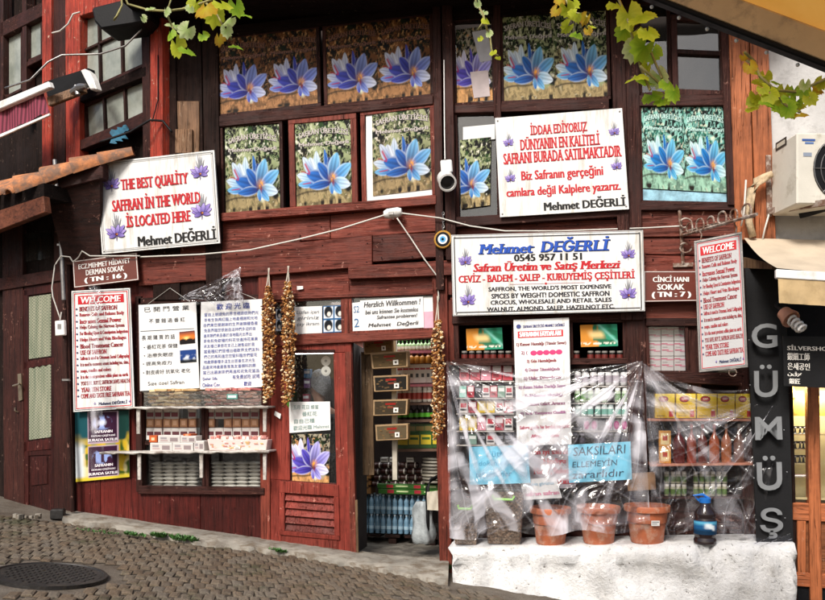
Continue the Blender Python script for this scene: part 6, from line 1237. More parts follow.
# ------------------------------------------------------------------ crumpled clear plastic over the display
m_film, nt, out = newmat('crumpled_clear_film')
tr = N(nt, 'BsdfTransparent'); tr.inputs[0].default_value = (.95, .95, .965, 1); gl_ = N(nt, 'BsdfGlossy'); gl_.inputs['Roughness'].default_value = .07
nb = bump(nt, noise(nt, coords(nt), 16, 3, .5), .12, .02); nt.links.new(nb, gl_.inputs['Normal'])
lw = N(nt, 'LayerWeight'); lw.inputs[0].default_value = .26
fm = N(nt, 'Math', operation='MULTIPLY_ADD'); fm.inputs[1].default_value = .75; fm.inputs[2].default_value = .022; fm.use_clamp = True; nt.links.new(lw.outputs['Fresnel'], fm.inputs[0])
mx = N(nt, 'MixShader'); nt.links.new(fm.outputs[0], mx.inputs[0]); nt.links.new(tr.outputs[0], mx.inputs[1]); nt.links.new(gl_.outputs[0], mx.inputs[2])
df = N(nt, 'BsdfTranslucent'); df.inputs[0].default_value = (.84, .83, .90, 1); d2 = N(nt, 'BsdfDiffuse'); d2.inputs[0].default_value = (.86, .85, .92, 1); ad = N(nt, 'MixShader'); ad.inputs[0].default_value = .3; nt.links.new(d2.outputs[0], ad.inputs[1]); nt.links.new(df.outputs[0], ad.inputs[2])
mk = N(nt, 'Attribute', attribute_name='painted_sheen'); m3 = N(nt, 'MixShader'); nt.links.new(mk.outputs['Fac'], m3.inputs[0]); nt.links.new(mx.outputs[0], m3.inputs[1]); nt.links.new(ad.outputs[0], m3.inputs[2]); nt.links.new(m3.outputs[0], out.inputs[0])  # white highlights and haze on the film are painted in through this attribute
def film(name, tl, tr_, bl, br, sag, dt, db, label, seed, nu=220, nv=170, patches=(), amt=1.0):
    """a clear sheet pinned at two top corners: pleats run out from the pins; white sheen on folds and in patches is painted in"""
    u, v = np.meshgrid(np.linspace(0, 1, nu+1), np.linspace(0, 1, nv+1)); L_ = [W(*tl, dt), W(*tr_, dt), W(*br, db), W(*bl, db)]; a, b, c, d = [np.array(p) for p in L_]
    P = a*((1-u)*(1-v))[..., None]+b*(u*(1-v))[..., None]+c*(u*v)[..., None]+d*((1-u)*v)[..., None]
    P[..., 2] -= sag*4*u*(1-u)*(1-v)**1.5; P[..., 2] += (.022*np.sin(u*17+seed)+.05*(vnoise(u, v*0, 7, seed)-.5))*v**3
    asp = np.linalg.norm(b-a)/np.linalg.norm(d-a); h = np.zeros_like(u); sheen = np.full(u.shape, .012)
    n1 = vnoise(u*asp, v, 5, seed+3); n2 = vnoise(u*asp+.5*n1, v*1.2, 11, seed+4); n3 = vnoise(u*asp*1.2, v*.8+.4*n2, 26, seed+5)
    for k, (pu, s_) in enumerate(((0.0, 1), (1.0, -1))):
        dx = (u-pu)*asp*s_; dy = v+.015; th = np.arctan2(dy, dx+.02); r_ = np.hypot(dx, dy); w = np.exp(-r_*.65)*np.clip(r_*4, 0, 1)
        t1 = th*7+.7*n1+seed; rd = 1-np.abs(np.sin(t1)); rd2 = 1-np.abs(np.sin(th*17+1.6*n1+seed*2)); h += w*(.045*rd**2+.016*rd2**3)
        sl = vnoise(th*1.0, r_*.25+.15*n1, 14, seed+20+k); sheen += amt*w*.85*np.clip((sl-.67)*8, 0, 1)*(.2+1.1*n2)*(1-.8*np.exp(-((u-.76)/.15)**2-((v-.58)/.2)**2)) + w*.30*np.clip((rd2-.90)*10, 0, 1)
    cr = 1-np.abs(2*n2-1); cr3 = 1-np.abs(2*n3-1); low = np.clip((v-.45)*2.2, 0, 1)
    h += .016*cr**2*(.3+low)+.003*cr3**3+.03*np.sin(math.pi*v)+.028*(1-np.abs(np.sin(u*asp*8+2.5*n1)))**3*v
    sheen += np.clip((cr-.93)*9, 0, 1)*.30*np.clip((v-.7)*4, 0, 1)*np.clip((n1-.4)*4, 0, 1)+np.clip((cr3-.93)*12, 0, 1)*.15*np.clip((n1-.5)*6, 0, 1)
    for (pu, pv, su, sv, am) in patches: sheen += am*np.exp(-((u-pu)/su)**2-((v-pv)/sv)**2)*np.clip(.1+1.9*(n2-.3), .0, 1.1)
    P[..., 1] -= h; P[..., 0] += .010*(n2-.5)
    ii = np.arange((nu+1)*(nv+1)).reshape(nv+1, nu+1); F = np.stack([ii[1:, :-1], ii[1:, 1:], ii[:-1, 1:], ii[:-1, :-1]], -1).reshape(-1, 4); o0 = np.array(L_[3])
    me = bpy.data.meshes.new(name); me.from_pydata((P.reshape(-1, 3)-o0).tolist(), [], F.tolist()); me.materials.append(m_film); me.polygons.foreach_set('use_smooth', [True]*len(F))
    at = me.attributes.new('painted_sheen', 'FLOAT', 'POINT'); at.data.foreach_set('value', np.clip(sheen, 0, .85).ravel().astype(np.float32))
    o = bpy.data.objects.new(name, me); COL.objects.link(o); o.location = L_[3]; ORG[o.name] = L_[3]; return tag(o, label, 'plastic sheet')
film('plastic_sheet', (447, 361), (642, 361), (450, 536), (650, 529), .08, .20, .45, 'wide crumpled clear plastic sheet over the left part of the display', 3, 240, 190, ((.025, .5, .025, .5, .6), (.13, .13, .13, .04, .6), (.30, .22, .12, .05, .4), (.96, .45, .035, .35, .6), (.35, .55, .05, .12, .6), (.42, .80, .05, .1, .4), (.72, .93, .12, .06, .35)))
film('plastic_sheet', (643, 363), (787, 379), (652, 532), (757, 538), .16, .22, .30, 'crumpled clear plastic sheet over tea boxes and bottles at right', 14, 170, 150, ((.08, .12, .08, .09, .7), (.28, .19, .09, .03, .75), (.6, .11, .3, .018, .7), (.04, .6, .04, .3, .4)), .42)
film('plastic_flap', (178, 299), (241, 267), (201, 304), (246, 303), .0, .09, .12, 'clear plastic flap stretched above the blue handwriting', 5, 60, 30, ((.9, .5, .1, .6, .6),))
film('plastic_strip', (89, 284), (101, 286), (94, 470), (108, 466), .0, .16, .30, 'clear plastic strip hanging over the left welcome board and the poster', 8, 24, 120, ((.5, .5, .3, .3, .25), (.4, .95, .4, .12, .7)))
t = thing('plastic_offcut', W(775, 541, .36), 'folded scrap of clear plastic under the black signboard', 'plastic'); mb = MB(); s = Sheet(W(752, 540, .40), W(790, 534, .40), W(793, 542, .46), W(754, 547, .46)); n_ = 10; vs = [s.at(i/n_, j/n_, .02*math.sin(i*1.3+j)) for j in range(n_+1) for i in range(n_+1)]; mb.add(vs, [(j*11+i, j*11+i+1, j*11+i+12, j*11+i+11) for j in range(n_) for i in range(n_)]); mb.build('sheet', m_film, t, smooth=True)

# ================================================================== the man seen through the door glass
def skin(name, joints, bones, mat, parent, sub=2):
    me = bpy.data.meshes.new(name); me.from_pydata([tuple(Vector(j[:3])) for j in joints], bones, []); o = bpy.data.objects.new(name, me); COL.objects.link(o)
    md = o.modifiers.new('skin', 'SKIN'); md.use_smooth_shade = True
    for vtx, j in zip(me.skin_vertices[0].data, joints): vtx.radius = (j[3], j[4] if len(j) > 4 else j[3])
    me.skin_vertices[0].data[0].use_root = True; s = o.modifiers.new('sub', 'SUBSURF'); s.levels = sub; s.render_levels = sub
    dg = bpy.context.evaluated_depsgraph_get(); m2 = bpy.data.meshes.new_from_object(o.evaluated_get(dg)); bpy.data.objects.remove(o); m2.name = name; m2.materials.clear(); m2.materials.append(mat)
    o = bpy.data.objects.new(name, m2); COL.objects.link(o); o.parent = parent; ORG[o.name] = ORG[parent.name]; return o
m_skin = M('weathered_skin', (.42, .24, .17), .55, .1, 9); m_hair = M('grey_hair', (.24, .25, .27), .6, .5, 60, bmp=.6, bscale=120); m_jacket = M('dark_jacket', (.016, .018, .022), .8, .3, 9); m_trous = M('dark_trousers', (.02, .02, .025), .9)
hc = W(320, 385, -.35); man = thing('person', (hc.x, hc.y, -.012), 'grey haired man in a dark jacket seen through the red door glass', 'person'); man.rotation_euler = (0, 0, R(-112))
hz_ = hc.z
J = [(0, 0, .98, .15, .11), (0, 0, 1.15, .15, .11), (0, .01, 1.33, .17, .12), (0, .02, hz_-.27, .14, .10), (0, .0, hz_-.20, .055), (0, -.015, hz_-.11, .058), (0, -.02, hz_-.04, .080, .092), (0, -.012, hz_+.04, .082, .098), (0, -.0, hz_+.10, .05, .06),
     (.19, .02, hz_-.30, .06), (.25, .03, 1.15, .048), (.24, -.06, .92, .038), (.24, -.09, .83, .04), (-.19, .02, hz_-.30, .06), (-.25, .03, 1.15, .048), (-.24, -.06, .92, .038), (-.24, -.09, .83, .04),
     (.10, 0, .90, .10), (.11, .0, .50, .065), (.11, .02, .09, .045), (.12, -.12, .045, .04), (-.10, 0, .90, .10), (-.11, .0, .50, .065), (-.11, .02, .09, .045), (-.12, -.12, .045, .04), (0, -.108, hz_-.035, .016), (.082, .0, hz_-.02, .018), (-.082, .0, hz_-.02, .018)]
Bn = [(0, 1), (1, 2), (2, 3), (3, 4), (4, 5), (5, 6), (6, 7), (7, 8), (3, 9), (9, 10), (10, 11), (11, 12), (3, 13), (13, 14), (14, 15), (15, 16), (0, 17), (17, 18), (18, 19), (19, 20), (0, 21), (21, 22), (22, 23), (23, 24), (6, 25), (6, 26), (6, 27)]
skin('body', J, Bn, m_skin, man)
k = 1.14; JJ = [(x, y, z, r*k+.012) if len(q) == 0 else (x, y, z, r*k+.012, q[0]*k+.012) for x, y, z, r, *q in J]
idx = [0, 1, 2, 3, 9, 10, 11, 13, 14, 15]; mp_ = {a: i for i, a in enumerate(idx)}; skin('jacket', [JJ[i] for i in idx], [(mp_[a], mp_[b]) for a, b in Bn if a in mp_ and b in mp_], m_jacket, man)
idx = [0, 17, 18, 19, 21, 22, 23]; mp_ = {a: i for i, a in enumerate(idx)}; skin('trousers', [JJ[i] for i in idx], [(mp_[a], mp_[b]) for a, b in Bn if a in mp_ and b in mp_], m_trous, man)
mb = MB(); vs = []; fs = []; nu_, nv_ = 20, 9
for j in range(nv_+1):
    ph_ = j/nv_*math.pi*.62
    for i in range(nu_):
        a = 2*math.pi*i/nu_; back = .5+.5*math.sin(a); e = ph_*(.62+.62*back); rr_ = 1+.03*math.sin(i*2.7+j*1.9); vs.append(Vector((hc.x, hc.y, 0))+Vector((.108*rr_*math.sin(e)*math.cos(a), .128*rr_*math.sin(e)*math.sin(a)-.005, hz_+.0+.160*math.cos(e)*rr_)))
fs = [(j*nu_+i, j*nu_+(i+1) % nu_, (j+1)*nu_+(i+1) % nu_, (j+1)*nu_+i) for j in range(nv_) for i in range(nu_)]; mb.add(vs, fs); mb.build('hair', m_hair, man, smooth=True)
mb = MB()
for sx_ in (-1, 1): mb.ball(Vector((hc.x+.032*sx_, hc.y-.100, hz_+.0)), .012, 8)
mb.build('eyes', m_lens, man)
t = thing('added_shop_tube', W(318, 352, -.75), 'added glowing tube at the top of the red door glass', 'lamp'); e0, e1 = W(296, 352.5, -.75), W(342, 351.5, -.75); m_tube, nt, out = newmat('added_glow_tube'); em = N(nt, 'Emission'); em.inputs[0].default_value = (.92, .97, 1, 1); em.inputs[1].default_value = 7; nt.links.new(em.outputs[0], out.inputs[0]); mb = MB(); mb.tube([e0, e1], .020, 10); mb.build('tube', m_tube, t, smooth=True); mb = MB(); mb.box((e0+e1)*.5+Vector((0, 0, .045)), ((e1-e0).length*1.05, .09, .03)); mb.build('housing', m_whitep, t)  # glowing tube added to brighten the shop interior
ll = bpy.data.lights.new('added_shop_fill', 'AREA'); ll.shape = 'RECTANGLE'; ll.size = 1.1; ll.size_y = .3; ll.energy = 16; ll.color = (.96, .98, 1); lo2 = bpy.data.objects.new('added_shop_fill', ll); COL.objects.link(lo2); lo2.location = W(385, 330, -.50)+Vector((0, 0, .10)); lo2.location.z = 2.5  # added fill light over the doorway goods, set apart from the tube
# round white plates and a blue box hung inside behind the man
for i, y in enumerate((361, 371)): 
    mb = MB().colour('#e4e2dc'); mb.lathe([(.045, -.006), (.05, .004), (.03, .008), (.001, .006)], W(326, y, -.12), 18, rot=ry); mb.colour('#8a8a8a'); mb.lathe([(.014, .006), (.012, .012), (.001, .013)], W(326, y, -.12), 10, rot=ry); tag(mb.build('wall_plate', m_pack, loc=W(326, y, -.12)), ('upper small white disc behind the red door glass', 'lower small white disc behind the red door glass')[i], 'plate')
for i, (x, y, c, lb) in enumerate(((307, 374, '#2c6a9a', 'blue box beside the man behind the door glass'), (307, 384, '#5a3a6a', 'violet box beside the man behind the door glass'), (306, 399, '#8a2a4a', 'crimson box low beside the man behind the door glass'))): o = carton(.07, .06, .09, c, [(.1, .2, .9, .5, '#cfd4da')])(W(x, y+4, -.25)); tag(o, lb, 'box')

# ================================================================== right edge: orange posts, stucco, air conditioner, silver shop
mb = MB(); mb.V(-20, 727, 747, 240, 736, 755, .09, .15); B('orange_post', mb, m_orange); mb = MB(); mb.V(-20, 748, 766, 240, 756, 776, .075, .14); B('orange_post', mb, m_orange)
m_stucco = M('pale_stucco', (.52, .51, .50), .9, .14, 2.5, bmp=.5, bscale=35, dirt=(.38, .37, .36), dirtamt=.36)
mb = MB(); mb.prism([W(764, -20, .0), W(850, -20, .0), W(850, 262, .0), W(772, 262, .0)], (0, .2, 0)); tag(mb.build('stucco_wall', m_stucco, loc=W(800, 262, 0)), 'pale stuccoed upper wall of the neighbouring silver shop, far right', 'wall')
t = thing('air_conditioner', W(800, 203, .4), 'cream air conditioner outdoor unit bracketed to the stucco wall', 'air conditioner')
BLt, BLb, FLt, FLb = W(771.5, 139, .12), W(772.5, 201, .12), W(797, 132.5, .52), W(798, 204, .52); BLb.x = BLt.x; FLb.x = FLt.x; sv = FLt-BLt; sv.z = 0; fr_ = Vector((-sv.y, sv.x, 0)).normalized(); fr_ = fr_ if fr_.x > 0 else -fr_; zt_, zb_ = FLt.z, FLb.z
A = [Vector((q.x, q.y, z)) for z in (zb_, zt_) for q in (FLt, FLt+fr_*.82, BLt+fr_*.82, BLt)]
mb = MB(); mb.add(A, [(3, 2, 1, 0), (4, 5, 6, 7), (0, 1, 5, 4), (1, 2, 6, 5), (2, 3, 7, 6), (3, 0, 4, 7)]); m_cream = M('aged_cream_metal', (.66, .63, .55), .45, .08, 4, dirt=(.42, .38, .30), dirtamt=.30); mb.build('casing', m_cream, t, bevel=.012)
nrm = sv.normalized(); ff = lambda a, z, l=0: FLt+fr_*a+nrm*l+Vector((0, 0, z-zt_)); zc = (zt_+zb_)/2
mb = MB(); Rf = .27; mb.add([ff(.40+Rf*math.cos(k*math.pi/16), zc+Rf*math.sin(k*math.pi/16), .004) for k in range(32)], [tuple(range(32))]); mb.build('fan_opening', m_blackp, t)
mb = MB()
for q in (.06, .11, .16, .21, .265): mb.tube([ff(.40+q*math.cos(k*math.pi/14), zc+q*math.sin(k*math.pi/14), .012) for k in range(29)], .004, 4)
for k in range(8): mb.tube([ff(.40+.05*math.cos(k*math.pi/4), zc+.05*math.sin(k*math.pi/4), .012), ff(.40+.27*math.cos(k*math.pi/4), zc+.27*math.sin(k*math.pi/4), .012)], .004, 4)
mb.build('fan_grille', m_metal, t)
mb = MB(); mb.prism([ff(.02, zt_-.02, .003), ff(.80, zt_-.02, .003), ff(.80, zt_-.025, .003), ff(.02, zt_-.025, .003)], -nrm*.002)
ss = Sheet(BLt+sv*.18+Vector((0, 0, -.06)), BLt+sv*.62+Vector((0, 0, -.06)), BLt+sv*.62+Vector((0, 0, -.13)), BLt+sv*.18+Vector((0, 0, -.13))); sgn = 1 if ss.n.dot(-fr_) > 0 else -1
mb = MB(); rect(mb, ss, 0, 0, 1, 1, '#3a3833', .003*sgn); rect(mb, ss, .12, .25, .88, .75, '#c8c2b2', .005*sgn); mb.build('side_grip', m_print, t)
mb = MB(); s = Sheet(ff(.04, zt_-.05), ff(.16, zt_-.05), ff(.16, zt_-.10), ff(.04, zt_-.10)); rect(mb, s, 0, 0, .9, .35, '#3c5a9a', .003); rect(mb, s, .2, .5, .8, .8, '#5c7ab0', .003); s = Sheet(ff(.05, zt_-.16), ff(.12, zt_-.16), ff(.12, zt_-.22), ff(.05, zt_-.22)); rect(mb, s, 0, 0, 1, .5, '#8a94a4', .003); mb.build('badge', m_print, t)
mb = MB(); mb.prism([W(766, 155, .1), W(771, 155, .1), W(772, 216, .1), W(767, 216, .1)], (0, .03, 0)); mb.prism([W(768, 208, .12), W(826, 199, .56), W(826, 205, .56), W(768, 214, .12)], (.0, .04, 0)); mb.build('wall_bracket', m_iron, t); mb = MB(); mb.tube([W(800, 215, .15), W(812, 212, .2), W(835, 205, .3)], .03, 8); mb.build('hose', m_blackp, t)
t = thing('insulated_pipe', W(750, 240, .14), 'beige wrapped pipes bending from the air conditioner down the orange post', 'pipe'); mb = MB(); mb.tube([W(772, 174, .18), W(764, 177, .18), W(756, 181, .18), W(751, 189, .18), W(749.5, 200, .18), W(749, 222, .17), W(753, 237, .15)], .030, 8); mb.tube([W(768, 178, .2), W(758, 184, .2), W(753, 195, .2), W(750, 215, .19)], .02, 6); mb.build('wrapped_pipe', M('beige_pipe_wrap', (.50, .38, .24), .8, .3, 30, bmp=.6, bscale=60), t, smooth=True)
mb = MB(); mb.tube([W(769, 214, .12), W(765, 228, .12), W(762, 242, .12)], .008, 5); mb.tube([W(746, 180, .16), W(744, 214, .16), W(741, 226, .14)], .008, 5); mb.build('thin_hose', m_cable, t, smooth=True)
# pale awning over the silver shop
t = thing('shop_awning', W(800, 300, .8), 'cream cloth awning with hanging valance over the silver shop', 'awning'); m_canvas = vcol('x', .8); m_canvas = M('cream_canvas', (.52, .43, .32), .9, .12, 5, bmp=.3, bscale=70)
a, b, c, d = W(744, 238, .10), W(860, 241, .10), W(860, 276, 1.0), W(777, 268, 1.0); mb = MB(); n_ = 14; s = Sheet(a, b, c, d); vs = [s.at(i/n_, j/n_, -.03*math.sin(math.pi*j/n_)) for j in range(n_+1) for i in range(n_+1)]; mb.add(vs, [(j*15+i, j*15+i+1, j*15+i+16, j*15+i+15) for j in range(n_) for i in range(n_)]); mb.build('cloth', m_canvas, t, smooth=True)
mb = MB(); mb.prism([W(776, 269, 1.02), W(860, 274, 1.02), W(860, 283, 1.02), W(776, 278, 1.02)], (0, .05, 0)); mb.build('front_bar', m_whitep, t, bevel=.006)
mb = MB(); s = Sheet(W(778, 278, 1.01), W(860, 283, 1.01), W(860, 308, 1.0), W(779, 303, 1.0)); n_ = 20; vs = [s.at(i/n_, j/4, .012*math.sin(i*1.4)*j/4) for j in range(5) for i in range(n_+1)]; mb.add(vs, [(j*21+i, j*21+i+1, j*21+i+22, j*21+i+21) for j in range(4) for i in range(n_)]); mb.build('valance', M('ochre_valance', (.50, .36, .19), .9, .2, 6, dirt=(.36, .25, .12), dirtamt=.32), t, smooth=True)
mb = MB(); mb.prism([W(742, 257, .12), W(772, 264, .60), W(772, 269, .60), W(742, 268, .12)], (.03, .02, 0)); mb.build('support_arm', m_brownw, t)
# silver shop front
shop = thing('silver_shop', W(805, 600, 0), 'orange timber silver shop front with lit jewellery case at far right', 'shop')
mb = MB(); mb.prism([W(738, 240, -.10), W(870, 240, -.10), W(870, 345, -.10), W(738, 345, -.10)], (0, .05, 0)); mb.prism([W(742, 345, -.02), W(787, 345, -.02), W(794, 640, -.02), W(754, 640, -.02)], (0, .2, 0)); mb.build('dark_wall', m_black, shop)
mb = MB(); mb.V(345, 807, 819, 640, 811, 823, .06, .1); mb.build('post', m_orange, shop, bevel=.006); mb = MB(); mb.V(345, 787, 792, 640, 794, 799, .03, .1); mb.build('post', m_dark, shop, bevel=.004)
mb = MB(); mb.H(793, 503, 520, 845, 505, 523, .05, .08); mb.H(793, 572, 586, 845, 576, 590, .05, .08); mb.build('rail', m_orangeX, shop, bevel=.004)
mb = MB(); mb.V(521, 797, 806, 573, 798, 806, .045, .06); mb.build('stile', m_orange, shop, bevel=.004); mb = MB(); mb.H(797, 520, 580, 850, 522, 580, .015, .06); mb.build('panel', m_orangeX, shop); mb = MB(); mb.H(796, 586, 640, 860, 590, 640, .02, .06); mb.build('plinth_board', m_black, shop)
m_velvet = M('cream_velvet', (.62, .52, .28), .9, .08, 9)
case = MB(); case.H(791, 345, 506, 870, 345, 508, -.42, .02); case.prism([W(791, 497, -.0), W(870, 499, -.0), W(870, 499, -.42), W(791, 497, -.42)], (0, 0, -.02)); case.build('case_lining', m_velvet, shop); mb = MB(); mb.H(791, 388, 504, 870, 388, 506, .0, .006); mb.build('pane', m_case, shop)
la = bpy.data.lights.new('case_lamp', 'AREA'); la.energy = 14; la.size = .5; la.size_y = .15; la.shape = 'RECTANGLE'; la.color = (1, .9, .68); lo_ = bpy.data.objects.new('case_lamp', la); COL.objects.link(lo_); lo_.location = W(812, 384, -.15); lo_.rotation_euler = (0, 0, 0)
for i, (x, y, sz) in enumerate(((799, 416, 1), (824, 416, 1), (790, 398, .6))):
    p = W(x, y, -.22); mb = MB().colour('#d8bc58'); h = .22*sz; mb.lathe([(.085*sz, 0), (.09*sz, h*.25), (.06*sz, h*.6), (.032*sz, h*.85), (.035*sz, h)], p, 14, 1, .45); o = mb.build('necklace_bust', m_pack, loc=p, smooth='angle'); tag(o, ('golden velvet necklace bust left of the orange post', 'golden velvet necklace bust right of the orange post', 'small necklace bust half hidden at the left of the case')[i], 'bust')
def earstand(p):
    mb = MB().colour('#101012'); mb.lathe([(.022, 0), (.010, .012), (.006, .05), (.004, .055)], p, 8); mb.box(p+Vector((0, 0, .06)), (.045, .012, .02)); mb.colour('#c8c8cc'); mb.ball(p+Vector((0, -.014, .055)), .008, 6); return tag(mb.build('ring_stand', m_pack, loc=p), 'stand', 'ring stand')
for lev, y in enumerate((434, 449, 463)): row(earstand, 793, 806, 3, y, -.20, f'black ring stand on the {("top", "middle", "bottom")[lev]} step left of the orange post', 'ring stands in the lit case'); mb = MB(); mb.prism([W(791, y, -.16), W(850, y, -.16), W(850, y, -.3), W(791, y, -.3)], (0, 0, -.012)); mb.build('case_step', m_velvet, shop)
def pearl(p): mb = MB().colour('#c8c0c4'); mb.lathe([(.028, 0), (.033, .01), (.028, .018)], p, 10); mb.colour('#7a5a6a'); mb.lathe([(.016, .018), (.012, .022)], p, 8); return tag(mb.build('bracelet_roll', m_pack, loc=p), 'roll', 'bracelet')
row(pearl, 793, 807, 4, 477, -.14, 'pale bracelet roll on the floor of the lit case', 'bracelets in the lit case')
# black vertical signboard with steel letters
s = sheet_px([(745, 268), (785, 268), (793.5, 543), (757, 545)], .36, dd=(-.12, -.12, 0, 0)); t = sign('letter_board', s, 'tall black signboard with steel letters spelling GÜMÜŞ downwards', 'sign', m_blackp, .03)
def letter3d(ch, cs):
    c = bpy.data.curves.new('letter', 'FONT'); c.body = ch; c.extrude = .5; c.offset = .014; c.resolution_u = 4; o = bpy.data.objects.new('letter', c); me = o.to_mesh(); vs = np.array([v.co[:] for v in me.vertices]); fs = [tuple(p.vertices) for p in me.polygons]; o.to_mesh_clear(); bpy.data.objects.remove(o)
    mn, mx_ = vs.min(0), vs.max(0); vs = (vs-mn)/(mx_-mn); q = sheet_px(cs, .375, dd=(-.03*(400-cs[0][1])/100,)*4 if cs[0][1] < 400 else (0,)*4); mb = MB(); mb.add([q.at(x, 1-y, .02*z) for x, y, z in vs], fs); mb.build('letter', m_steel, t)
letter3d('G', [(751, 324), (776.5, 323.5), (777, 348), (751.5, 348.5)]); letter3d('Ü', [(753.5, 365), (777, 364.5), (777.5, 397), (754, 397.5)]); letter3d('M', [(754.5, 417), (781, 416.5), (782, 439.5), (755, 440)]); letter3d('Ü', [(756, 456), (781, 455.5), (782, 490), (757, 490.5)]); letter3d('Ş', [(759.5, 508), (782, 507.5), (783, 538), (760, 538.5)])
mb = MB()
for x, y in ((749, 340), (780, 470), (787, 472), (754, 478), (785, 518), (756, 520), (750, 385), (751, 430), (784, 430)): mb.ball(s.at(.5, .5)*0+W(x, y, .375-(.03*(400-y)/100 if y < 400 else 0)), .006, 6)
mb.build('screw', m_steel, t)
# small black shop board and lamp
s = sheet_px([(783, 336), (846, 337), (847, 389), (784, 386)], .55); t = sign('name_board', s, 'small black board lettered SILVERSHOP in several scripts under the cream awning', 'sign', m_blackp, .02); mb = MB(); c = '#e8e4dc'
for q, u0, v0, u1, v1 in (('SİLVERSHOP', .06, .17, .78, .28), ('銀細工師', .06, .33, .42, .48), ('은세공인', .06, .53, .42, .67), ('نقره', .06, .71, .30, .80), ('銀匠', .08, .84, .26, .95)): put_text(mb, s, q, u0, v0, u1, v1, c, .02)
mb.build('lettering', m_print, t)
t = thing('spot_lamp', W(787, 318, .6), 'spiral white bulb in a terracotta lamp socket under the awning', 'lamp'); a, b = W(783, 312, .62), W(794, 322, .72); axn = (b-a).normalized(); rq = Vector((0, 0, 1)).rotation_difference(axn).to_matrix()
mb = MB(); mb.lathe([(.03, -.04), (.055, -.02), (.06, .02), (.075, .07), (.07, .085), (.055, .07)], a+axn*.03, 16, rot=rq); mb.build('socket', M('clay_socket', (.42, .20, .13), .6), t, smooth='angle'); mb = MB()
mb.tube([a+axn*(.10+.014*k*.35)+rq @ Vector((math.cos(k*.7)*.036, math.sin(k*.7)*.036, 0)) for k in range(34)], .012, 6); mb.build('spiral_bulb', m_whitep, t, smooth=True); mb = MB(); mb.tube([a-axn*.02, a-axn*.06+Vector((0, .1, .03)), W(778, 300, .3)], .012, 6); mb.build('bracket', m_blackp, t)

# ================================================================== big orange awning overhead, near the viewer
def near(px, py, depth): return CAM+ray(px, py)*(depth/FPX)
t = thing('orange_awning', near(760, 40, 3.4), 'orange cloth awning with beige metal edge beam hanging over the street, top right', 'awning')
p0, p1 = near(560, -30, 3.9), near(960, 129, 3.1); al = (p1-p0).normalized(); upv = Vector((0, 0, 1)); upv = (upv-al*upv.dot(al)).normalized(); bk = al.cross(upv).normalized(); bk = bk if bk.dot(FW) < 0 else -bk
m_beam = M('beige_painted_beam', (.50, .37, .21), .6, .12, 5, dirt=(.24, .18, .11), dirtamt=.34)
mb = MB(); mb.prism([p0+upv*.028, p1+upv*.028, p1+upv*.140, p0+upv*.140], bk*.06); mb.build('edge_beam', m_beam, t, bevel=.008); mb = MB(); mb.prism([p0+upv*.008, p1+upv*.008, p1+upv*.03, p0+upv*.03], bk*.075); mb.build('lower_rail', m_black, t, bevel=.006)
m_ocloth, nt, out = newmat('orange_awning_cloth'); co = coords(nt); nn = noise(nt, co, 2.5, 5, .6); c = ramp(nt, nn, [(.3, (.78, .34, .05)), (.7, (.90, .46, .10))]); b_ = N(nt, 'BsdfDiffuse'); tl_ = N(nt, 'BsdfTranslucent'); mx = N(nt, 'MixShader'); mx.inputs[0].default_value = .65; nt.links.new(c, b_.inputs[0]); nt.links.new(c, tl_.inputs[0]); nt.links.new(b_.outputs[0], mx.inputs[1]); nt.links.new(tl_.outputs[0], mx.inputs[2]); nt.links.new(mx.outputs[0], out.inputs[0])
mb = MB(); q0, q1 = p0+upv*.145+bk*.03, p1+upv*.145+bk*.03; ext = (bk*1.6+Vector((0, 0, .55))); n_ = 16; s = Sheet(q0, q1, q1+ext, q0+ext); vs = [s.at(i/n_, j/n_, .03*math.sin(i/n_*14)*(j/n_)) for j in range(n_+1) for i in range(n_+1)]; mb.add(vs, [(j*17+i, j*17+i+1, j*17+i+18, j*17+i+17) for j in range(n_) for i in range(n_)]); mb.build('cloth', m_ocloth, t, smooth=True)
mb = MB()
for k in range(9): mb.ball(p0.lerp(p1, .2+k*.075)-upv*.004+bk*.01, .009, 6)
mb.build('rain_drops', m_whitep, t, smooth=True)

# ================================================================== grape vine sprays hanging from above
def vleaf(mb, p, size, c0, c1, rr, tilt=None):
    """a five-lobed vine leaf with toothed edge, folded along its midrib"""
    lob = ((0, 1.0), (.62, .86), (1.15, .82), (1.75, .62), (2.45, .60)); pts = []
    for k in range(33):
        a = -2.75+5.5*k/32; aa = abs(a); r = .45
        for la_, lr in lob: r = max(r, lr*(1-((aa-la_)/.36)**2*.55) if abs(aa-la_) < .36 else 0)
        r = max(r, .70); r *= .975+.035*math.cos(k*math.pi); pts.append((math.sin(a)*r, math.cos(a)*r*1.0))
    ez = rr.uniform(-.8, .8); view = Matrix.Rotation(rr.uniform(-.6, .6)+YAW, 3, 'Z') @ Matrix.Rotation(rr.uniform(-1.05, .6), 3, 'X') @ Matrix.Rotation(ez+math.pi, 3, 'Y'); curl = rr.uniform(.15, .6); b = len(mb.v); vs = []; cs = []
    for ring_, sc in ((0, .0), (1, .5), (2, 1.0)):
        for (x, y) in (pts if ring_ else [(0, 0)]):
            X, Y = x*sc, y*sc; z = abs(X)*curl-.25*(X*X+Y*Y)*curl+.06*math.sin(7*X+3*Y); vs.append(p+view @ Vector((X*size, z*size, Y*size))); f = min(1, max(0, (sc*.65+rr.uniform(-.15, .25)))); cs.append(tuple(l0+(l1-l0)*f for l0, l1 in zip(lin(c0), lin(c1))))
    n = 33; fs = [(0, 1+k, 2+k) for k in range(n-1)]+[(1+k, 1+n+k, 2+n+k, 2+k) for k in range(n-1)]
    mb.colour((1, 1, 1)); mb.add(vs, fs); mb.c[b:] = cs
m_stem = M('vine_stem', (.30, .27, .10), .7, .3, 20)
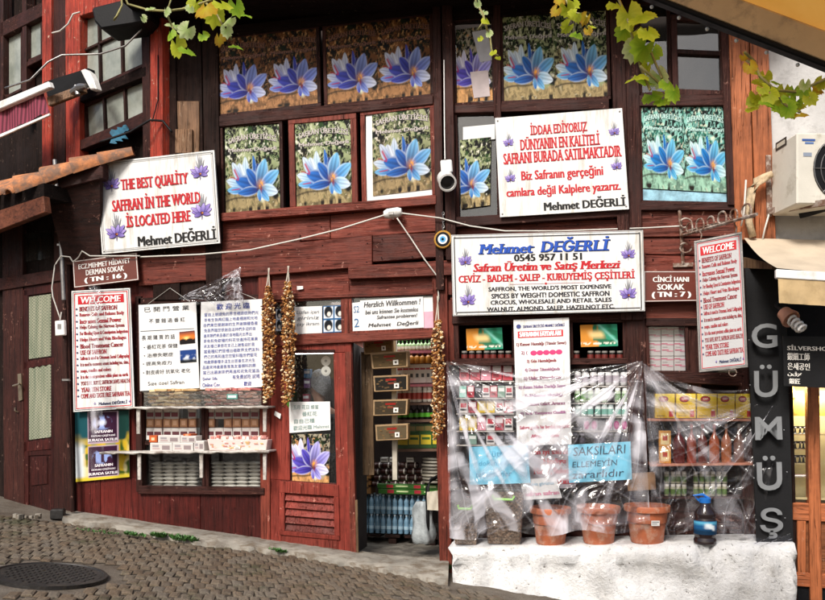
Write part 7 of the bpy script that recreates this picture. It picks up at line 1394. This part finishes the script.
GRN, YEL, PAL, BRN = ('#78a824', '#bcd844'), ('#aab822', '#dce048'), ('#a4c860', '#eef4c4'), ('#d0c034', '#c88c30')
def vine(dep, stems, leaves, label, seed):
    rr = random.Random(seed); b = near(*stems[0][0], dep); t = thing('grape_vine', b, label, 'vine', 'grape vine sprays'); mb = MB()
    for st in stems: mb.tube([near(x, y, dep+.05*math.sin(i*2)) for i, (x, y) in enumerate(st)], .004+.0006*dep, 5)
    mb.build('stem', m_stem, t, smooth=True); mb = MB()
    for x, y, s, pal in leaves: p = near(x, y, dep+rr.uniform(-.15, .15)); vleaf(mb, p, 1.1*s*dep/FPX, *pal, rr)
    o = mb.build('leaves', m_leaf, t, smooth=True); o['kind'] = 'stuff'
vine(4.6, [[(118, -18), (128, 4), (148, 10), (166, 11), (182, 9), (205, 2), (235, -10)], [(120, -16), (122, 5), (117, 16), (114, 20)], [(166, 11), (172, 26), (176, 34)], [(205, 2), (218, 16), (224, 28), (232, 40)], [(175, -20), (172, -4), (168, 10)]],
     [(150, 8, 7, PAL), (166, 11, 6, PAL), (143, 18, 5, PAL), (190, 8, 6, PAL), (175, 25, 12, PAL), (187, 29, 11, PAL), (176, 45, 14, YEL), (187, 50, 12, GRN), (203, 35, 8, GRN), (170, 34, 8, GRN), (205, 8, 15, BRN), (214, 14, 14, YEL), (222, 4, 13, YEL), (236, 6, 11, GRN), (244, 14, 10, GRN), (229, 20, 9, PAL), (219, 38, 9, BRN), (236, 46, 10, GRN), (226, 30, 8, PAL), (196, 3, 11, YEL)], 'yellow green grape vine spray hanging at the upper left in front of dark posts', 4)
vine(4.4, [[(473, -20), (476, 2), (483, 14), (486, 26), (490, 38), (492, 52), (498, 56)], [(485, 20), (478, 30)]], [(484, 12, 6, PAL), (486, 20, 6, YEL), (489, 33, 5, PAL), (480, 38, 4, YEL), (493, 52, 5, YEL), (498, 57, 4, YEL), (478, 3, 5, PAL)], 'thin trailing vine tendril over the narrow pane right of the paired posts', 6)
vine(4.2, [[(556, -20), (566, 0), (572, 12), (580, 24)], [(572, 12), (586, 16), (592, 24)]], [(556, 10, 7, BRN), (567, 8, 10, YEL), (576, 14, 10, YEL), (586, 18, 8, BRN), (568, 26, 9, YEL), (577, 34, 9, GRN), (588, 30, 6, BRN), (592, 26, 6, YEL), (560, 0, 8, BRN), (574, 2, 8, YEL)], 'small golden vine spray over the wide blue crocus poster', 8)
vine(3.3, [[(610, -25), (618, -2), (628, 20), (634, 42), (640, 66), (650, 90)], [(634, 42), (650, 50), (662, 78)], [(640, 66), (660, 84), (676, 96)]], [(616, 4, 13, YEL), (628, 14, 17, YEL), (642, 16, 18, YEL), (634, 32, 17, YEL), (624, 30, 12, GRN), (648, 32, 14, YEL), (645, 46, 18, GRN), (634, 48, 15, PAL), (652, 52, 13, GRN), (637, 76, 15, YEL), (645, 80, 12, GRN), (660, 76, 14, PAL), (652, 95, 15, GRN), (668, 84, 12, GRN), (674, 92, 11, GRN), (662, 100, 11, GRN), (648, 66, 9, YEL)], 'largest bright green and yellow vine spray hanging under the orange awning edge', 10)
vine(3.1, [[(745, 52), (755, 62), (760, 76), (775, 90), (795, 92), (815, 84), (840, 72)], [(775, 90), (785, 105), (800, 112)], [(757, 66), (746, 60)]], [(757, 72, 12, YEL), (750, 66, 9, BRN), (765, 76, 9, YEL), (772, 88, 10, GRN), (757, 96, 11, YEL), (768, 102, 11, GRN), (752, 108, 9, YEL), (782, 96, 10, PAL), (794, 90, 9, GRN), (788, 108, 11, GRN), (800, 114, 11, BRN), (810, 98, 9, YEL), (818, 88, 9, BRN), (776, 82, 7, GRN), (805, 84, 7, PAL), (778, 108, 8, GRN), (744, 56, 6, BRN), (796, 102, 9, GRN), (763, 88, 8, YEL), (760, 82, 11, YEL), (780, 100, 12, YEL), (790, 98, 11, GRN), (770, 94, 11, YEL), (798, 106, 10, YEL), (812, 92, 10, YEL), (804, 90, 9, GRN), (784, 90, 9, YEL), (754, 100, 10, YEL), (775, 106, 10, GRN), (822, 82, 9, YEL), (790, 114, 9, YEL)], 'olive and yellow vine spray in front of the stucco wall above the air conditioner', 12)
